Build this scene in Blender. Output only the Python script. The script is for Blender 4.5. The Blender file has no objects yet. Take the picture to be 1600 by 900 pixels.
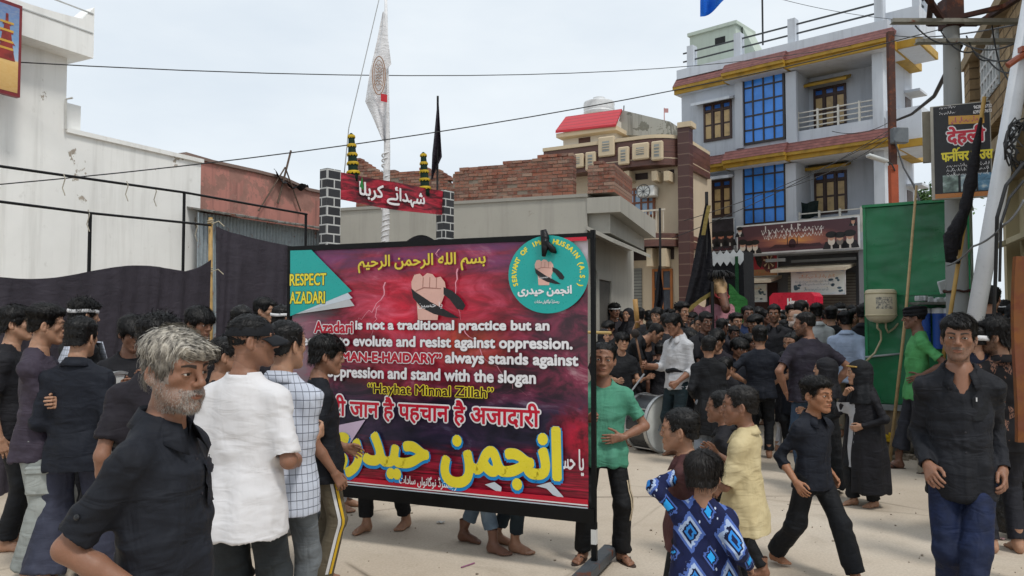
import bpy, math, random
import numpy as np
from mathutils import Vector, Matrix, Euler
random.seed(7); np.random.seed(7)
S = bpy.context.scene
COL = S.collection
R = math.radians
F_PX, CX, CY, HOR, EYE = 1208.0, 800.0, 450.0, 500.0, 1.57
PITCH = math.atan((HOR - CY) / F_PX)
cam_d = bpy.data.cameras.new('camera'); cam_d.sensor_width = 36.0
cam_d.lens = 36.0 * F_PX / 1600.0
cam_d.clip_start = 0.05; cam_d.clip_end = 2000
cam = bpy.data.objects.new('camera', cam_d); COL.objects.link(cam)
cam.location = (0, 0, EYE); cam.rotation_euler = (R(90) + PITCH, 0, 0)
S.camera = cam
SUN_EL, SUN_AZ = R(58), R(-35)           # azimuth from +Y towards +X; the bright part of the cloud is behind the camera
world = bpy.data.worlds.new('World'); S.world = world; world.use_nodes = True
nt = world.node_tree; nt.nodes.clear()
def nd(t, typ, **kw):
    n = t.nodes.new(typ)
    for k, v in kw.items(): setattr(n, k, v)
    return n
out = nd(nt, 'ShaderNodeOutputWorld'); bg = nd(nt, 'ShaderNodeBackground')
sky = nd(nt, 'ShaderNodeTexSky', sky_type='NISHITA', sun_disc=False, sun_elevation=SUN_EL, sun_rotation=R(180) + SUN_AZ)
sky.air_density = 1.0; sky.dust_density = 3.0
tc = nd(nt, 'ShaderNodeTexCoord'); mp = nd(nt, 'ShaderNodeMapping'); mp.inputs['Scale'].default_value = (1, 1, 2.6)
nz = nd(nt, 'ShaderNodeTexNoise'); nz.inputs['Scale'].default_value = 2.3; nz.inputs['Detail'].default_value = 5; nz.inputs['Roughness'].default_value = 0.55
cr = nd(nt, 'ShaderNodeValToRGB')
cr.color_ramp.elements[0].position = 0.32; cr.color_ramp.elements[0].color = (5.9, 6.55, 7.2, 1)
cr.color_ramp.elements[1].position = 0.66; cr.color_ramp.elements[1].color = (7.05, 7.55, 7.95, 1)
mx = nd(nt, 'ShaderNodeMixRGB'); mx.inputs['Fac'].default_value = 0.93
nt.links.new(tc.outputs['Generated'], mp.inputs['Vector']); nt.links.new(mp.outputs['Vector'], nz.inputs['Vector'])
nt.links.new(nz.outputs['Fac'], cr.inputs['Fac']); nt.links.new(sky.outputs['Color'], mx.inputs['Color1'])
nt.links.new(cr.outputs['Color'], mx.inputs['Color2']); nt.links.new(mx.outputs['Color'], bg.inputs['Color'])
bg.inputs['Strength'].default_value = 0.1
nt.links.new(bg.outputs['Background'], out.inputs['Surface'])
sun_d = bpy.data.lights.new('sun', 'SUN'); sun_d.energy = 1.5; sun_d.angle = R(10); sun_d.color = (1.0, 0.96, 0.9)
sun = bpy.data.objects.new('sun', sun_d); COL.objects.link(sun)
_sd = Vector((math.sin(R(180) + SUN_AZ) * math.cos(SUN_EL), math.cos(R(180) + SUN_AZ) * math.cos(SUN_EL), math.sin(SUN_EL)))
sun.rotation_euler = _sd.to_track_quat('Z', 'Y').to_euler(); sun.location = (0, -5, 20)
S.view_settings.view_transform = 'Standard'; S.view_settings.look = 'None'; S.view_settings.gamma = 1.0
S.view_settings.exposure = 0.36
S.render.engine = 'CYCLES'
S.cycles.max_bounces = 6; S.cycles.diffuse_bounces = 3; S.cycles.glossy_bounces = 2; S.cycles.transmission_bounces = 3
S.cycles.use_adaptive_sampling = True; S.cycles.adaptive_threshold = 0.015
_cp, _sp = math.cos(PITCH), math.sin(PITCH)
def ray(px, py):
    x = (px - CX) / F_PX; y = (CY - py) / F_PX
    v = Vector((x, _cp - y * _sp, _sp + y * _cp))
    return v
def at(px, py, d):
    v = ray(px, py); return Vector((0, 0, EYE)) + v * (d / v.y)
def on_ground(px, py, z=0.0):
    v = ray(px, py); return Vector((0, 0, EYE)) + v * ((z - EYE) / v.z)
def tag(o, label=None, cat=None, group=None, kind=None):
    if label: o['label'] = label
    if cat: o['category'] = cat
    if group: o['group'] = group
    if kind: o['kind'] = kind
    return o
def empty(name, loc=(0, 0, 0), rz=0.0, label=None, cat=None, group=None):
    o = bpy.data.objects.new(name, None); o.empty_display_size = 0.2; COL.objects.link(o)
    o.location = loc; o.rotation_euler = (0, 0, rz)
    return tag(o, label, cat, group)
_mats = {}
def lin(c):
    if isinstance(c, str):
        c = c.lstrip('#'); c = [int(c[i:i + 2], 16) / 255 for i in (0, 2, 4)]
        return tuple(((v / 12.92) if v <= 0.04045 else ((v + 0.055) / 1.055) ** 2.4) for v in c)
    return tuple(c)
class NT:
    """tiny node-tree writer"""
    def __init__(s, name):
        s.m = bpy.data.materials.new(name); s.m.use_nodes = True; s.t = s.m.node_tree; s.t.nodes.clear()
        s.out = s.t.nodes.new('ShaderNodeOutputMaterial'); s.b = s.t.nodes.new('ShaderNodeBsdfPrincipled')
        s.t.links.new(s.b.outputs[0], s.out.inputs[0]); s._tc = None
    def n(s, typ, **kw):
        x = s.t.nodes.new(typ)
        for k, v in kw.items(): setattr(x, k, v)
        return x
    def l(s, a, b): s.t.links.new(a, b)
    def put(s, sock, v):
        if v is None: return
        if isinstance(v, (int, float)): sock.default_value = v
        elif isinstance(v, (tuple, list)):
            sock.default_value = tuple(v) if len(sock.default_value) == len(v) else tuple(v) + (1,)
        else: s.l(v, sock)
    def co(s, which='Object'):
        if s._tc is None: s._tc = s.n('ShaderNodeTexCoord')
        return s._tc.outputs[which]
    def map(s, vec, scale=(1, 1, 1), rot=(0, 0, 0), loc=(0, 0, 0)):
        m = s.n('ShaderNodeMapping'); s.l(vec, m.inputs['Vector'])
        m.inputs['Scale'].default_value = scale; m.inputs['Rotation'].default_value = rot; m.inputs['Location'].default_value = loc
        return m.outputs[0]
    def noise(s, vec, scale=5, detail=3, rough=0.5, dist=0.0):
        x = s.n('ShaderNodeTexNoise'); s.l(vec, x.inputs['Vector'])
        x.inputs['Scale'].default_value = scale; x.inputs['Detail'].default_value = detail
        x.inputs['Roughness'].default_value = rough; x.inputs['Distortion'].default_value = dist
        return x.outputs['Fac']
    def vor(s, vec, scale=5, feature='F1', out='Distance', rnd=1.0):
        x = s.n('ShaderNodeTexVoronoi', feature=feature); s.l(vec, x.inputs['Vector']); x.inputs['Scale'].default_value = scale
        x.inputs['Randomness'].default_value = rnd
        return x.outputs[out]
    def ramp(s, fac, stops, interp='LINEAR'):
        x = s.n('ShaderNodeValToRGB'); s.l(fac, x.inputs[0]); e = x.color_ramp; e.interpolation = interp
        while len(e.elements) < len(stops): e.elements.new(0.5)
        for q, (p, c) in zip(e.elements, stops):
            q.position = p; c = (c, c, c) if isinstance(c, (int, float)) else lin(c); q.color = tuple(c) + (1,) if len(c) == 3 else c
        return x.outputs['Color']
    def mix(s, fac, a, b, mode='MIX'):
        x = s.n('ShaderNodeMixRGB', blend_type=mode); s.put(x.inputs[0], fac)
        s.put(x.inputs[1], lin(a) if isinstance(a, (str, tuple)) else a); s.put(x.inputs[2], lin(b) if isinstance(b, (str, tuple)) else b)
        return x.outputs[0]
    def math(s, op, a, b=0.0, c=None, clamp=False):
        x = s.n('ShaderNodeMath', operation=op, use_clamp=clamp); s.put(x.inputs[0], a); s.put(x.inputs[1], b)
        if c is not None: s.put(x.inputs[2], c)
        return x.outputs[0]
    def sep(s, vec):
        x = s.n('ShaderNodeSeparateXYZ'); s.l(vec, x.inputs[0]); return x.outputs
    def comb(s, a, b, c):
        x = s.n('ShaderNodeCombineXYZ'); s.put(x.inputs[0], a); s.put(x.inputs[1], b); s.put(x.inputs[2], c); return x.outputs[0]
    def bump(s, h, strength=0.3, dist=0.01, prev=None):
        x = s.n('ShaderNodeBump'); s.l(h, x.inputs['Height']); x.inputs['Strength'].default_value = strength; x.inputs['Distance'].default_value = dist
        if prev is not None: s.l(prev, x.inputs['Normal'])
        return x.outputs[0]
    def attr(s, name):
        x = s.n('ShaderNodeAttribute', attribute_name=name); return x
    def set(s, color=None, rough=None, metal=None, normal=None, spec=None, sheen=None, coat=None):
        b = s.b.inputs
        if color is not None: s.put(b['Base Color'], lin(color) if isinstance(color, (str, tuple)) else color)
        s.put(b['Roughness'], rough); s.put(b['Metallic'], metal); s.put(b['Specular IOR Level'], spec)
        if normal is not None: s.l(normal, b['Normal'])
        if sheen: b['Sheen Weight'].default_value = sheen; b['Sheen Roughness'].default_value = 0.6
        if coat: b['Coat Weight'].default_value = coat
        return s.m
def cached(f):
    def g(*a, **k):
        key = (f.__name__,) + a + tuple(sorted(k.items()))
        if key not in _mats: _mats[key] = f(*a, **k)
        return _mats[key]
    return g
@cached
def paint(color, rough=0.5, metal=0.0, dirt=0.25, scale=3.0, bump=0.05, spec=0.5):
    """painted / plain surface with uneven tone and a little grime"""
    n = NT('paint'); v = n.co()
    a = n.noise(v, scale, 5, 0.6); b = n.noise(v, scale * 9, 3, 0.6)
    c = lin(color); dk = tuple(x * (1 - dirt) for x in c); lt = tuple(min(1, x * (1 + dirt * 0.25)) for x in c)
    col = n.ramp(a, [(0.3, dk), (0.52, c), (0.75, lt)])
    rg = n.ramp(b, [(0.3, max(0.05, rough - 0.12)), (0.7, min(1, rough + 0.12))])
    return n.set(col, rg, metal, n.bump(b, bump, 0.005), spec)
@cached
def metal(color, rough=0.45, rust=0.0):
    n = NT('metal'); v = n.co()
    a = n.noise(v, 14, 5, 0.65)
    col = n.ramp(a, [(0.35, tuple(x * 0.75 for x in lin(color))), (0.6, color)])
    if rust:
        r = n.ramp(n.noise(v, 6, 6, 0.7), [(0.62 - rust * 0.3, 0.0), (0.72 - rust * 0.3, 1.0)])
        col = n.mix(r, col, '#6b3a22')
    return n.set(col, n.ramp(a, [(0.3, rough - 0.1), (0.7, rough + 0.2)]), 0.6 if not rust else 0.2, n.bump(a, 0.08, 0.004))
@cached
def cloth(color, var=0.25, rough=0.75, weave=420.0, seed=0.0, sheen=0.0, wrinkle=0.45, fade=None):
    """woven fabric: fine weave, soft creases, slightly uneven dye"""
    n = NT('cloth'); v = n.map(n.co(), loc=(seed, seed * 0.7, seed * 0.3))
    a = n.noise(v, 4.5, 4, 0.6)
    c = lin(color)
    col = n.ramp(a, [(0.3, tuple(x * (1 - var) for x in c)), (0.7, tuple(min(1, x * (1 + var * 0.5)) for x in c))])
    if fade:
        col = n.mix(n.ramp(n.noise(v, 7, 3, 0.5), [(0.45, 0.0), (0.75, 0.7)]), col, fade)
    w1 = n.noise(n.map(v, (12, 12, 4.5)), 1.0, 2, 0.5, 0.8)
    w2 = n.noise(n.map(v, (6, 6, 17), rot=(0.4, 0.5, 0)), 1.0, 2, 0.5, 0.9)
    fine = n.noise(v, weave, 1, 0.5)
    h = n.math('ADD', n.math('ADD', w1, w2), n.math('MULTIPLY', fine, 0.06))
    return n.set(col, rough, 0.0, n.bump(h, min(1, wrinkle), 0.028), 0.28, sheen)
class MB:
    """collects shapes, links them as ONE mesh object"""
    def __init__(s): s.v = []; s.f = []
    def add(s, verts, faces):
        o = len(s.v); s.v.extend([tuple(p) for p in verts]); s.f.extend([tuple(i + o for i in q) for q in faces]); return s
    def box(s, c, d, rz=0.0, rot=None, bev=0.0):
        x, y, z = d[0] / 2, d[1] / 2, d[2] / 2
        M = rot if rot is not None else Matrix.Rotation(rz, 3, 'Z')
        c = Vector(c)
        if bev <= 0:
            p = [(-x, -y, -z), (x, -y, -z), (x, y, -z), (-x, y, -z), (-x, -y, z), (x, -y, z), (x, y, z), (-x, y, z)]
            f = [(0, 3, 2, 1), (4, 5, 6, 7), (0, 1, 5, 4), (1, 2, 6, 5), (2, 3, 7, 6), (3, 0, 4, 7)]
        else:
            b = min(bev, x * .9, y * .9, z * .9); p = []; f = []
            # chamfered box: 24 verts
            idx = {}
            for sx in (-1, 1):
                for sy in (-1, 1):
                    for sz in (-1, 1):
                        for ax in range(3):
                            q = [sx * x, sy * y, sz * z]
                            for k in range(3):
                                if k != ax: q[k] -= (sx, sy, sz)[k] * b
                            idx[(sx, sy, sz, ax)] = len(p); p.append(tuple(q))
            def I(sx, sy, sz, ax): return idx[(sx, sy, sz, ax)]
            for ax in range(3):
                o1, o2 = [k for k in range(3) if k != ax]
                for s0 in (-1, 1):
                    qd = []
                    for (a1, a2) in ((-1, -1), (1, -1), (1, 1), (-1, 1)):
                        sg = [0, 0, 0]; sg[ax] = s0; sg[o1] = a1; sg[o2] = a2; qd.append(I(*sg, ax))
                    f.append(tuple(qd))
                for a1 in (-1, 1):
                    for a2 in (-1, 1):
                        sg = [0, 0, 0]; sg[o1] = a1; sg[o2] = a2
                        g1 = list(sg); g1[ax] = -1; g2 = list(sg); g2[ax] = 1
                        f.append((I(*g1, o1), I(*g2, o1), I(*g2, o2), I(*g1, o2)))
            for sx in (-1, 1):
                for sy in (-1, 1):
                    for sz in (-1, 1): f.append((I(sx, sy, sz, 0), I(sx, sy, sz, 1), I(sx, sy, sz, 2)))
        return s.add([c + M @ Vector(q) for q in p], f)
    def bar(s, a, b, w, h=None, up=(0, 0, 1)):
        a, b = Vector(a), Vector(b); d = b - a; L = d.length; d.normalize(); up = Vector(up)
        if abs(d.dot(up)) > 0.98: up = Vector((0, 1, 0))
        x = d.cross(up).normalized(); y = x.cross(d).normalized()
        M = Matrix((x, d, y)).transposed()
        return s.box((a + b) / 2, (w, L, h or w), rot=M)
    def tube(s, pts, r, n=8, cap=True, closed=False):
        P = [Vector(p) for p in pts]; rr = r if isinstance(r, (list, tuple)) else [r] * len(P)
        vs = []; fs = []; prev = None
        for i, p in enumerate(P):
            t = (P[min(i + 1, len(P) - 1)] - P[max(i - 1, 0)])
            if t.length < 1e-9: t = Vector((0, 0, 1))
            t.normalize()
            if prev is None:
                u = t.cross(Vector((0, 0, 1)) if abs(t.z) < 0.9 else Vector((1, 0, 0))).normalized()
            else:
                u = (prev - t * prev.dot(t)).normalized()
            prev = u; w = t.cross(u)
            for k in range(n):
                a = 2 * math.pi * k / n; vs.append(p + (u * math.cos(a) + w * math.sin(a)) * rr[i])
        for i in range(len(P) - 1):
            for k in range(n):
                fs.append((i * n + k, i * n + (k + 1) % n, (i + 1) * n + (k + 1) % n, (i + 1) * n + k))
        if cap:
            fs.append(tuple(range(n - 1, -1, -1))); fs.append(tuple((len(P) - 1) * n + k for k in range(n)))
        return s.add(vs, fs)
    def lathe(s, prof, c=(0, 0, 0), n=24, rot=None, sx=1.0, sy=1.0):
        c = Vector(c); vs = []; fs = []; M = rot if rot is not None else Matrix.Identity(3)
        for (r, z) in prof:
            for k in range(n):
                a = 2 * math.pi * k / n; vs.append(c + M @ Vector((r * math.cos(a) * sx, r * math.sin(a) * sy, z)))
        for i in range(len(prof) - 1):
            for k in range(n): fs.append((i * n + k, i * n + (k + 1) % n, (i + 1) * n + (k + 1) % n, (i + 1) * n + k))
        fs.append(tuple(range(n - 1, -1, -1))); fs.append(tuple((len(prof) - 1) * n + k for k in range(n)))
        return s.add(vs, fs)
    def prism(s, poly, h, origin=(0, 0, 0), ux=(1, 0, 0), uy=(0, 0, 1), un=(0, -1, 0)):
        """polygon in the plane (ux, uy), extruded by h along un"""
        o = Vector(origin); ux, uy, un = Vector(ux), Vector(uy), Vector(un); n = len(poly)
        a = [o + ux * p[0] + uy * p[1] for p in poly]; b = [p + un * h for p in a]
        f = [tuple(range(n - 1, -1, -1)), tuple(range(n, 2 * n))] + [(i, (i + 1) % n, n + (i + 1) % n, n + i) for i in range(n)]
        return s.add(a + b, f)
    def grid(s, fn, nu, nv, thick=0.0, nrm=None):
        """sheet fn(u,v) with u,v in 0..1; thick gives it a back side"""
        P = [[Vector(fn(i / nu, j / nv)) for i in range(nu + 1)] for j in range(nv + 1)]
        vs = [p for row in P for p in row]; W = nu + 1
        fs = [(j * W + i, j * W + i + 1, (j + 1) * W + i + 1, (j + 1) * W + i) for j in range(nv) for i in range(nu)]
        if thick:
            N = Vector(nrm) * thick; m = len(vs)
            b = [p + N for p in vs]; f2 = [tuple(reversed([i + m for i in q])) for q in fs]
            rim = [(i, i + 1) for i in range(nu)] + [(j * W + nu, (j + 1) * W + nu) for j in range(nv)] + \
                  [(nv * W + i + 1, nv * W + i) for i in range(nu)] + [((j + 1) * W, j * W) for j in range(nv)]
            fs = fs + f2 + [(a_, a_ + m, b_ + m, b_) for a_, b_ in rim]
            vs = vs + b
        return s.add(vs, fs)
    def mesh(s, name):
        me = bpy.data.meshes.new(name); me.from_pydata([tuple(p) for p in s.v], [], s.f); me.update()
        import bmesh
        b = bmesh.new(); b.from_mesh(me); bmesh.ops.recalc_face_normals(b, faces=b.faces); b.to_mesh(me); b.free()
        return me
    def build(s, name, mat, parent=None, smooth=None, label=None, kind=None, loc=None):
        me = s.mesh(name); me.materials.append(mat)
        if smooth is not None:
            if smooth is True: me.shade_smooth()
            else:
                me.shade_smooth(); me.set_sharp_from_angle(angle=R(smooth))
        o = bpy.data.objects.new(name, me); COL.objects.link(o)
        if parent is not None: o.parent = parent
        if loc is not None: o.location = loc
        if label: o['label'] = label
        if kind: o['kind'] = kind
        return o
def np_mesh(name, V, Q, mats=(), smooth=True, col=None):
    """mesh from arrays; Q is a list of face arrays (quads or tris)"""
    me = bpy.data.meshes.new(name); V = np.asarray(V, np.float32)
    Q = [np.asarray(q, np.int32) for q in (Q if isinstance(Q, list) else [Q]) if len(q)]
    nl = sum(q.size for q in Q); nf = sum(len(q) for q in Q)
    me.vertices.add(len(V)); me.vertices.foreach_set('co', V.ravel())
    me.loops.add(nl); me.loops.foreach_set('vertex_index', np.concatenate([q.ravel() for q in Q]))
    tot = np.concatenate([np.full(len(q), q.shape[1], np.int32) for q in Q]); st = np.concatenate([[0], np.cumsum(tot)[:-1]]).astype(np.int32)
    me.polygons.add(nf); me.polygons.foreach_set('loop_start', st); me.polygons.foreach_set('loop_total', tot)
    me.update(calc_edges=True); me.validate()
    if smooth: me.shade_smooth()
    if col is not None:
        a = me.color_attributes.new('mask', 'FLOAT_COLOR', 'POINT'); a.data.foreach_set('color', np.asarray(col, np.float32).ravel())
    for m in mats: me.materials.append(m)
    return me
def link(name, me, parent=None, mat=None, M=None):
    o = bpy.data.objects.new(name, me); COL.objects.link(o)
    if mat is not None:
        if len(me.materials) == 0: me.materials.append(mat)
        o.material_slots[0].link = 'OBJECT'; o.material_slots[0].material = mat
    if parent is not None: o.parent = parent
    if M is not None: o.matrix_basis = M
    return o
_PF = {}   # Arabic letters: isolated form, joins-left flag; the others follow at +1 final, +2 initial, +3 medial
for ch, iso, both in [('ا',0xFE8D,0),('ب',0xFE8F,1),('ت',0xFE95,1),('ج',0xFE9D,1),('ح',0xFEA1,1),('د',0xFEA9,0),('ر',0xFEAD,0),('ز',0xFEAF,0),
                      ('س',0xFEB1,1),('ش',0xFEB5,1),('ص',0xFEB9,1),('ض',0xFEBD,1),('ع',0xFEC9,1),('ل',0xFEDD,1),('م',0xFEE1,1),('ن',0xFEE5,1),('ه',0xFEE9,1),
                      ('و',0xFEED,0),('ي',0xFEF1,1),('ی',0xFBFC,1),('ک',0xFB8E,1),('گ',0xFB92,1),('ہ',0xFBA6,1),('ے',0xFBAE,0),('ں',0xFB9E,0),('ٹ',0xFB66,1),('ڈ',0xFB88,0)]:
    _PF[ch] = (iso, both)
_PF['ئ'] = (0xFE89, 1)
def arabic(t):
    """joined forms in left-to-right drawing order"""
    res = []
    for i, ch in enumerate(t):
        if ch not in _PF: res.append(ch); continue
        iso, both = _PF[ch]
        p = i > 0 and t[i - 1] in _PF and _PF[t[i - 1]][1]
        q = both and i + 1 < len(t) and t[i + 1] in _PF
        res.append(chr(iso + (3 if p and q else 1 if p else 2 if q else 0)))
    return ''.join(reversed(res))
_tcache = {}
def text_poly(s, spacing=1.0):
    key = (s, spacing)
    if key in _tcache: return _tcache[key]
    c = bpy.data.curves.new('lettering', 'FONT'); c.body = s; c.size = 1.0; c.resolution_u = 4; c.space_character = spacing
    o = bpy.data.objects.new('lettering', c); COL.objects.link(o)
    dg = bpy.context.evaluated_depsgraph_get(); me = bpy.data.meshes.new_from_object(o.evaluated_get(dg))
    V = [tuple(v.co) for v in me.vertices]; Fc = [tuple(p.vertices) for p in me.polygons]
    bpy.data.objects.remove(o); bpy.data.curves.remove(c); bpy.data.meshes.remove(me)
    xs = [v[0] for v in V]; ys = [v[1] for v in V]
    _tcache[key] = (V, Fc, min(xs), max(xs), min(ys), max(ys)); return _tcache[key]
def letter(mb, s, x0, x1, y0, y1, z, bold=0.0, sp=1.0, n=10, skew=0.0):
    """writes s into mb (in its x,y plane, at height z) stretched to the box; bold spreads the strokes by that many metres"""
    V, Fc, a, b, c, d = text_poly(s, sp)
    fx = (x1 - x0) / (b - a); fy = (y1 - y0) / (d - c)
    offs = [(0, 0)] + ([(bold * math.cos(2 * math.pi * k / n), bold * math.sin(2 * math.pi * k / n)) for k in range(n)] if bold > 0 else [])
    for i, (ox, oy) in enumerate(offs):
        mb.add([(x0 + (v[0] - a) * fx + ox + skew * (v[1] - c) * fy, y0 + (v[1] - c) * fy + oy, z - i * 0.00004) for v in V], Fc)
    return mb
# ================================================================ people: bodies grown from smooth distance fields
_lat = np.random.RandomState(3).rand(32, 32, 32).astype(np.float32) * 2 - 1
def noise3(P, sc=(1, 1, 1), off=0.0):
    q = P * np.asarray(sc, np.float32) + np.float32(off); i = np.floor(q).astype(np.int64); f = (q - i).astype(np.float32); f = f * f * (3 - 2 * f)
    i0 = i & 31; i1 = (i + 1) & 31
    x0, y0, z0 = i0.T; x1, y1, z1 = i1.T; fx, fy, fz = f.T
    a = _lat[x0, y0, z0] * (1 - fx) + _lat[x1, y0, z0] * fx; b = _lat[x0, y1, z0] * (1 - fx) + _lat[x1, y1, z0] * fx
    c = _lat[x0, y0, z1] * (1 - fx) + _lat[x1, y0, z1] * fx; d = _lat[x0, y1, z1] * (1 - fx) + _lat[x1, y1, z1] * fx
    return (a * (1 - fy) + b * fy) * (1 - fz) + (c * (1 - fy) + d * fy) * fz
def sstep(a, b, x):
    t = np.clip((x - a) / (b - a), 0, 1); return t * t * (3 - 2 * t)
class Field:
    def __init__(s, lo, hi, h):
        s.lo = np.array(lo, np.float32); s.h = np.float32(h)
        s.n = np.maximum(np.ceil((np.array(hi) - s.lo) / h).astype(int) + 1, 4)
        s.D = np.full(s.n, 0.15, np.float32)
        s.ax = [s.lo[k] + s.h * np.arange(s.n[k], dtype=np.float32) for k in range(3)]
    def _sl(s, lo, hi):
        r = []
        for k in range(3):
            a = int(max(0, math.floor((lo[k] - s.lo[k]) / s.h))); b = int(min(s.n[k], math.ceil((hi[k] - s.lo[k]) / s.h) + 1))
            if b <= a: return None
            r.append(slice(a, b))
        return tuple(r)
    def op(s, f, lo, hi, k=0.0, mode='add'):
        pad = 2.5 * s.h + k
        sl = s._sl(np.array(lo) - pad, np.array(hi) + pad)
        if sl is None: return s
        X = s.ax[0][sl[0]][:, None, None]; Y = s.ax[1][sl[1]][None, :, None]; Z = s.ax[2][sl[2]][None, None, :]
        d = f(X, Y, Z).astype(np.float32); o = s.D[sl]
        if mode == 'sub':
            d = -d
            if k > 0:
                hh = np.maximum(k - np.abs(o - d), 0) / k; s.D[sl] = np.maximum(o, d) + hh * hh * k * 0.25
            else: s.D[sl] = np.maximum(o, d)
        else:
            if k > 0:
                hh = np.maximum(k - np.abs(o - d), 0) / k; s.D[sl] = np.minimum(o, d) - hh * hh * k * 0.25
            else: s.D[sl] = np.minimum(o, d)
        return s
    def cone(s, a, b, r1, r2, k=0.0, mode='add', cut=(0, 0)):
        """round cone; cut=(1,0) flat at a, (0,1) flat at b"""
        a = np.asarray(a, np.float32); b = np.asarray(b, np.float32); ba = b - a; L2 = float(ba @ ba) + 1e-12; L = math.sqrt(L2); r = max(r1, r2)
        def f(X, Y, Z):
            px, py, pz = X - a[0], Y - a[1], Z - a[2]
            t0 = (px * ba[0] + py * ba[1] + pz * ba[2]) / L2; t = np.clip(t0, 0, 1)
            d = np.sqrt((px - t * ba[0]) ** 2 + (py - t * ba[1]) ** 2 + (pz - t * ba[2]) ** 2) - (r1 + (r2 - r1) * t)
            if cut[0]: d = np.maximum(d, -t0 * L)
            if cut[1]: d = np.maximum(d, (t0 - 1) * L)
            return d
        return s.op(f, np.minimum(a, b) - r, np.maximum(a, b) + r, k, mode)
    def ell(s, c, r, k=0.0, mode='add', M=None):
        c = np.asarray(c, np.float32); r = np.asarray(r, np.float32); rm = float(r.min()); R_ = float(r.max())
        def f(X, Y, Z):
            x, y, z = X - c[0], Y - c[1], Z - c[2]
            if M is not None:
                x, y, z = (M[0][0] * x + M[1][0] * y + M[2][0] * z, M[0][1] * x + M[1][1] * y + M[2][1] * z, M[0][2] * x + M[1][2] * y + M[2][2] * z)
            q = np.sqrt((x / r[0]) ** 2 + (y / r[1]) ** 2 + (z / r[2]) ** 2)
            g = np.sqrt((x / r[0] ** 2) ** 2 + (y / r[1] ** 2) ** 2 + (z / r[2] ** 2) ** 2) + 1e-9
            return np.where(q < 0.3, (q - 1) * rm, q * (q - 1) / g)
        b = np.array([R_] * 3) if M is not None else r
        return s.op(f, c - b, c + b, k, mode)
    def loft(s, O, Rt, keys, k=0.0, mode='add', flat=(1, 1), grow=0.0):
        """stack of ellipses: keys (z, half width, front depth, back depth, x offset, y offset) in the frame Rt at O"""
        K = np.array([tuple(q) + (0.0,) * (6 - len(q)) for q in keys], np.float32); K = K[np.argsort(K[:, 0])]
        z0, z1 = float(K[0, 0]), float(K[-1, 0]); N = 160; zz = np.linspace(z0, z1, N)
        T = np.stack([np.interp(zz, K[:, 0], K[:, c]) for c in range(1, 6)], 1)
        ker = np.array([1, 2, 3, 2, 1]) / 9.0
        for _ in range(3):
            Tp = np.pad(T, ((2, 2), (0, 0)), 'edge'); T = sum(ker[i] * Tp[i:i + N] for i in range(5))
        T = T.astype(np.float32); T[:, :3] += grow
        O = np.asarray(O, np.float32); Rm = np.asarray(Rt, np.float32); rad = float(K[:, 1:4].max()) + abs(float(K[:, 4:].max())) + 0.03 + grow
        ends = [O + Rm @ np.array([0, 0, z]) for z in (z0, z1)]
        def f(X, Y, Z):
            px, py, pz = X - O[0], Y - O[1], Z - O[2]
            x = Rm[0, 0] * px + Rm[1, 0] * py + Rm[2, 0] * pz; y = Rm[0, 1] * px + Rm[1, 1] * py + Rm[2, 1] * pz; z = Rm[0, 2] * px + Rm[1, 2] * py + Rm[2, 2] * pz
            ti = np.clip((z - z0) / (z1 - z0) * (N - 1), 0, N - 1.001); i = ti.astype(np.int32); fr = (ti - i).astype(np.float32)
            G = lambda c: T[i, c] * (1 - fr) + T[i + 1, c] * fr
            w, a, b = G(0), G(1), G(2); x = x - G(3); y = y - G(4); dp = np.where(y < 0, a, b)
            e = np.where(z < z0, z0 - z, np.where(z > z1, z - z1, 0))
            q = np.sqrt((x / w) ** 2 + (y / dp) ** 2); m = np.sqrt((x / w ** 2) ** 2 + (y / dp ** 2) ** 2) + 1e-6
            d = np.where(q < 0.4, (q - 1) * np.minimum(w, dp), q * (q - 1) / m)
            if flat[0]: d = np.maximum(d, z0 - z)
            if flat[1]: d = np.maximum(d, z - z1)
            return np.where(e > 0, np.sqrt(np.maximum(d, 0) ** 2 + e ** 2) if not (flat[0] and flat[1]) else d, d)
        return s.op(f, np.minimum(*ends) - rad, np.maximum(*ends) + rad, k, mode)
    def mesh(s):
        D = s.D; Sg = D < 0; nx, ny, nz = s.n
        cnt = np.zeros((nx - 1, ny - 1, nz - 1), np.int8)
        for a in (0, 1):
            for b in (0, 1):
                for c in (0, 1): cnt += Sg[a:nx - 1 + a, b:ny - 1 + b, c:nz - 1 + c]
        act = (cnt > 0) & (cnt < 8); I = np.argwhere(act)
        idx = np.full(act.shape, -1, np.int32); idx[act] = np.arange(len(I))
        ci, cj, ck = I.T; val = {}
        for a in (0, 1):
            for b in (0, 1):
                for c in (0, 1): val[(a, b, c)] = D[ci + a, cj + b, ck + c]
        acc = np.zeros((len(I), 3), np.float32); num = np.zeros(len(I), np.float32)
        for p in val:
            for ax in range(3):
                if p[ax] == 0:
                    q = list(p); q[ax] = 1; q = tuple(q); va, vb = val[p], val[q]; m = (va < 0) != (vb < 0)
                    t = np.where(m, va / np.where(m, va - vb, 1), 0)
                    base = np.array(p, np.float32)
                    pos = np.repeat(base[None], len(I), 0); pos[:, ax] += t
                    acc += pos * m[:, None]; num += m
        V = s.lo + s.h * (I + acc / num[:, None]); Q = []
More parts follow.
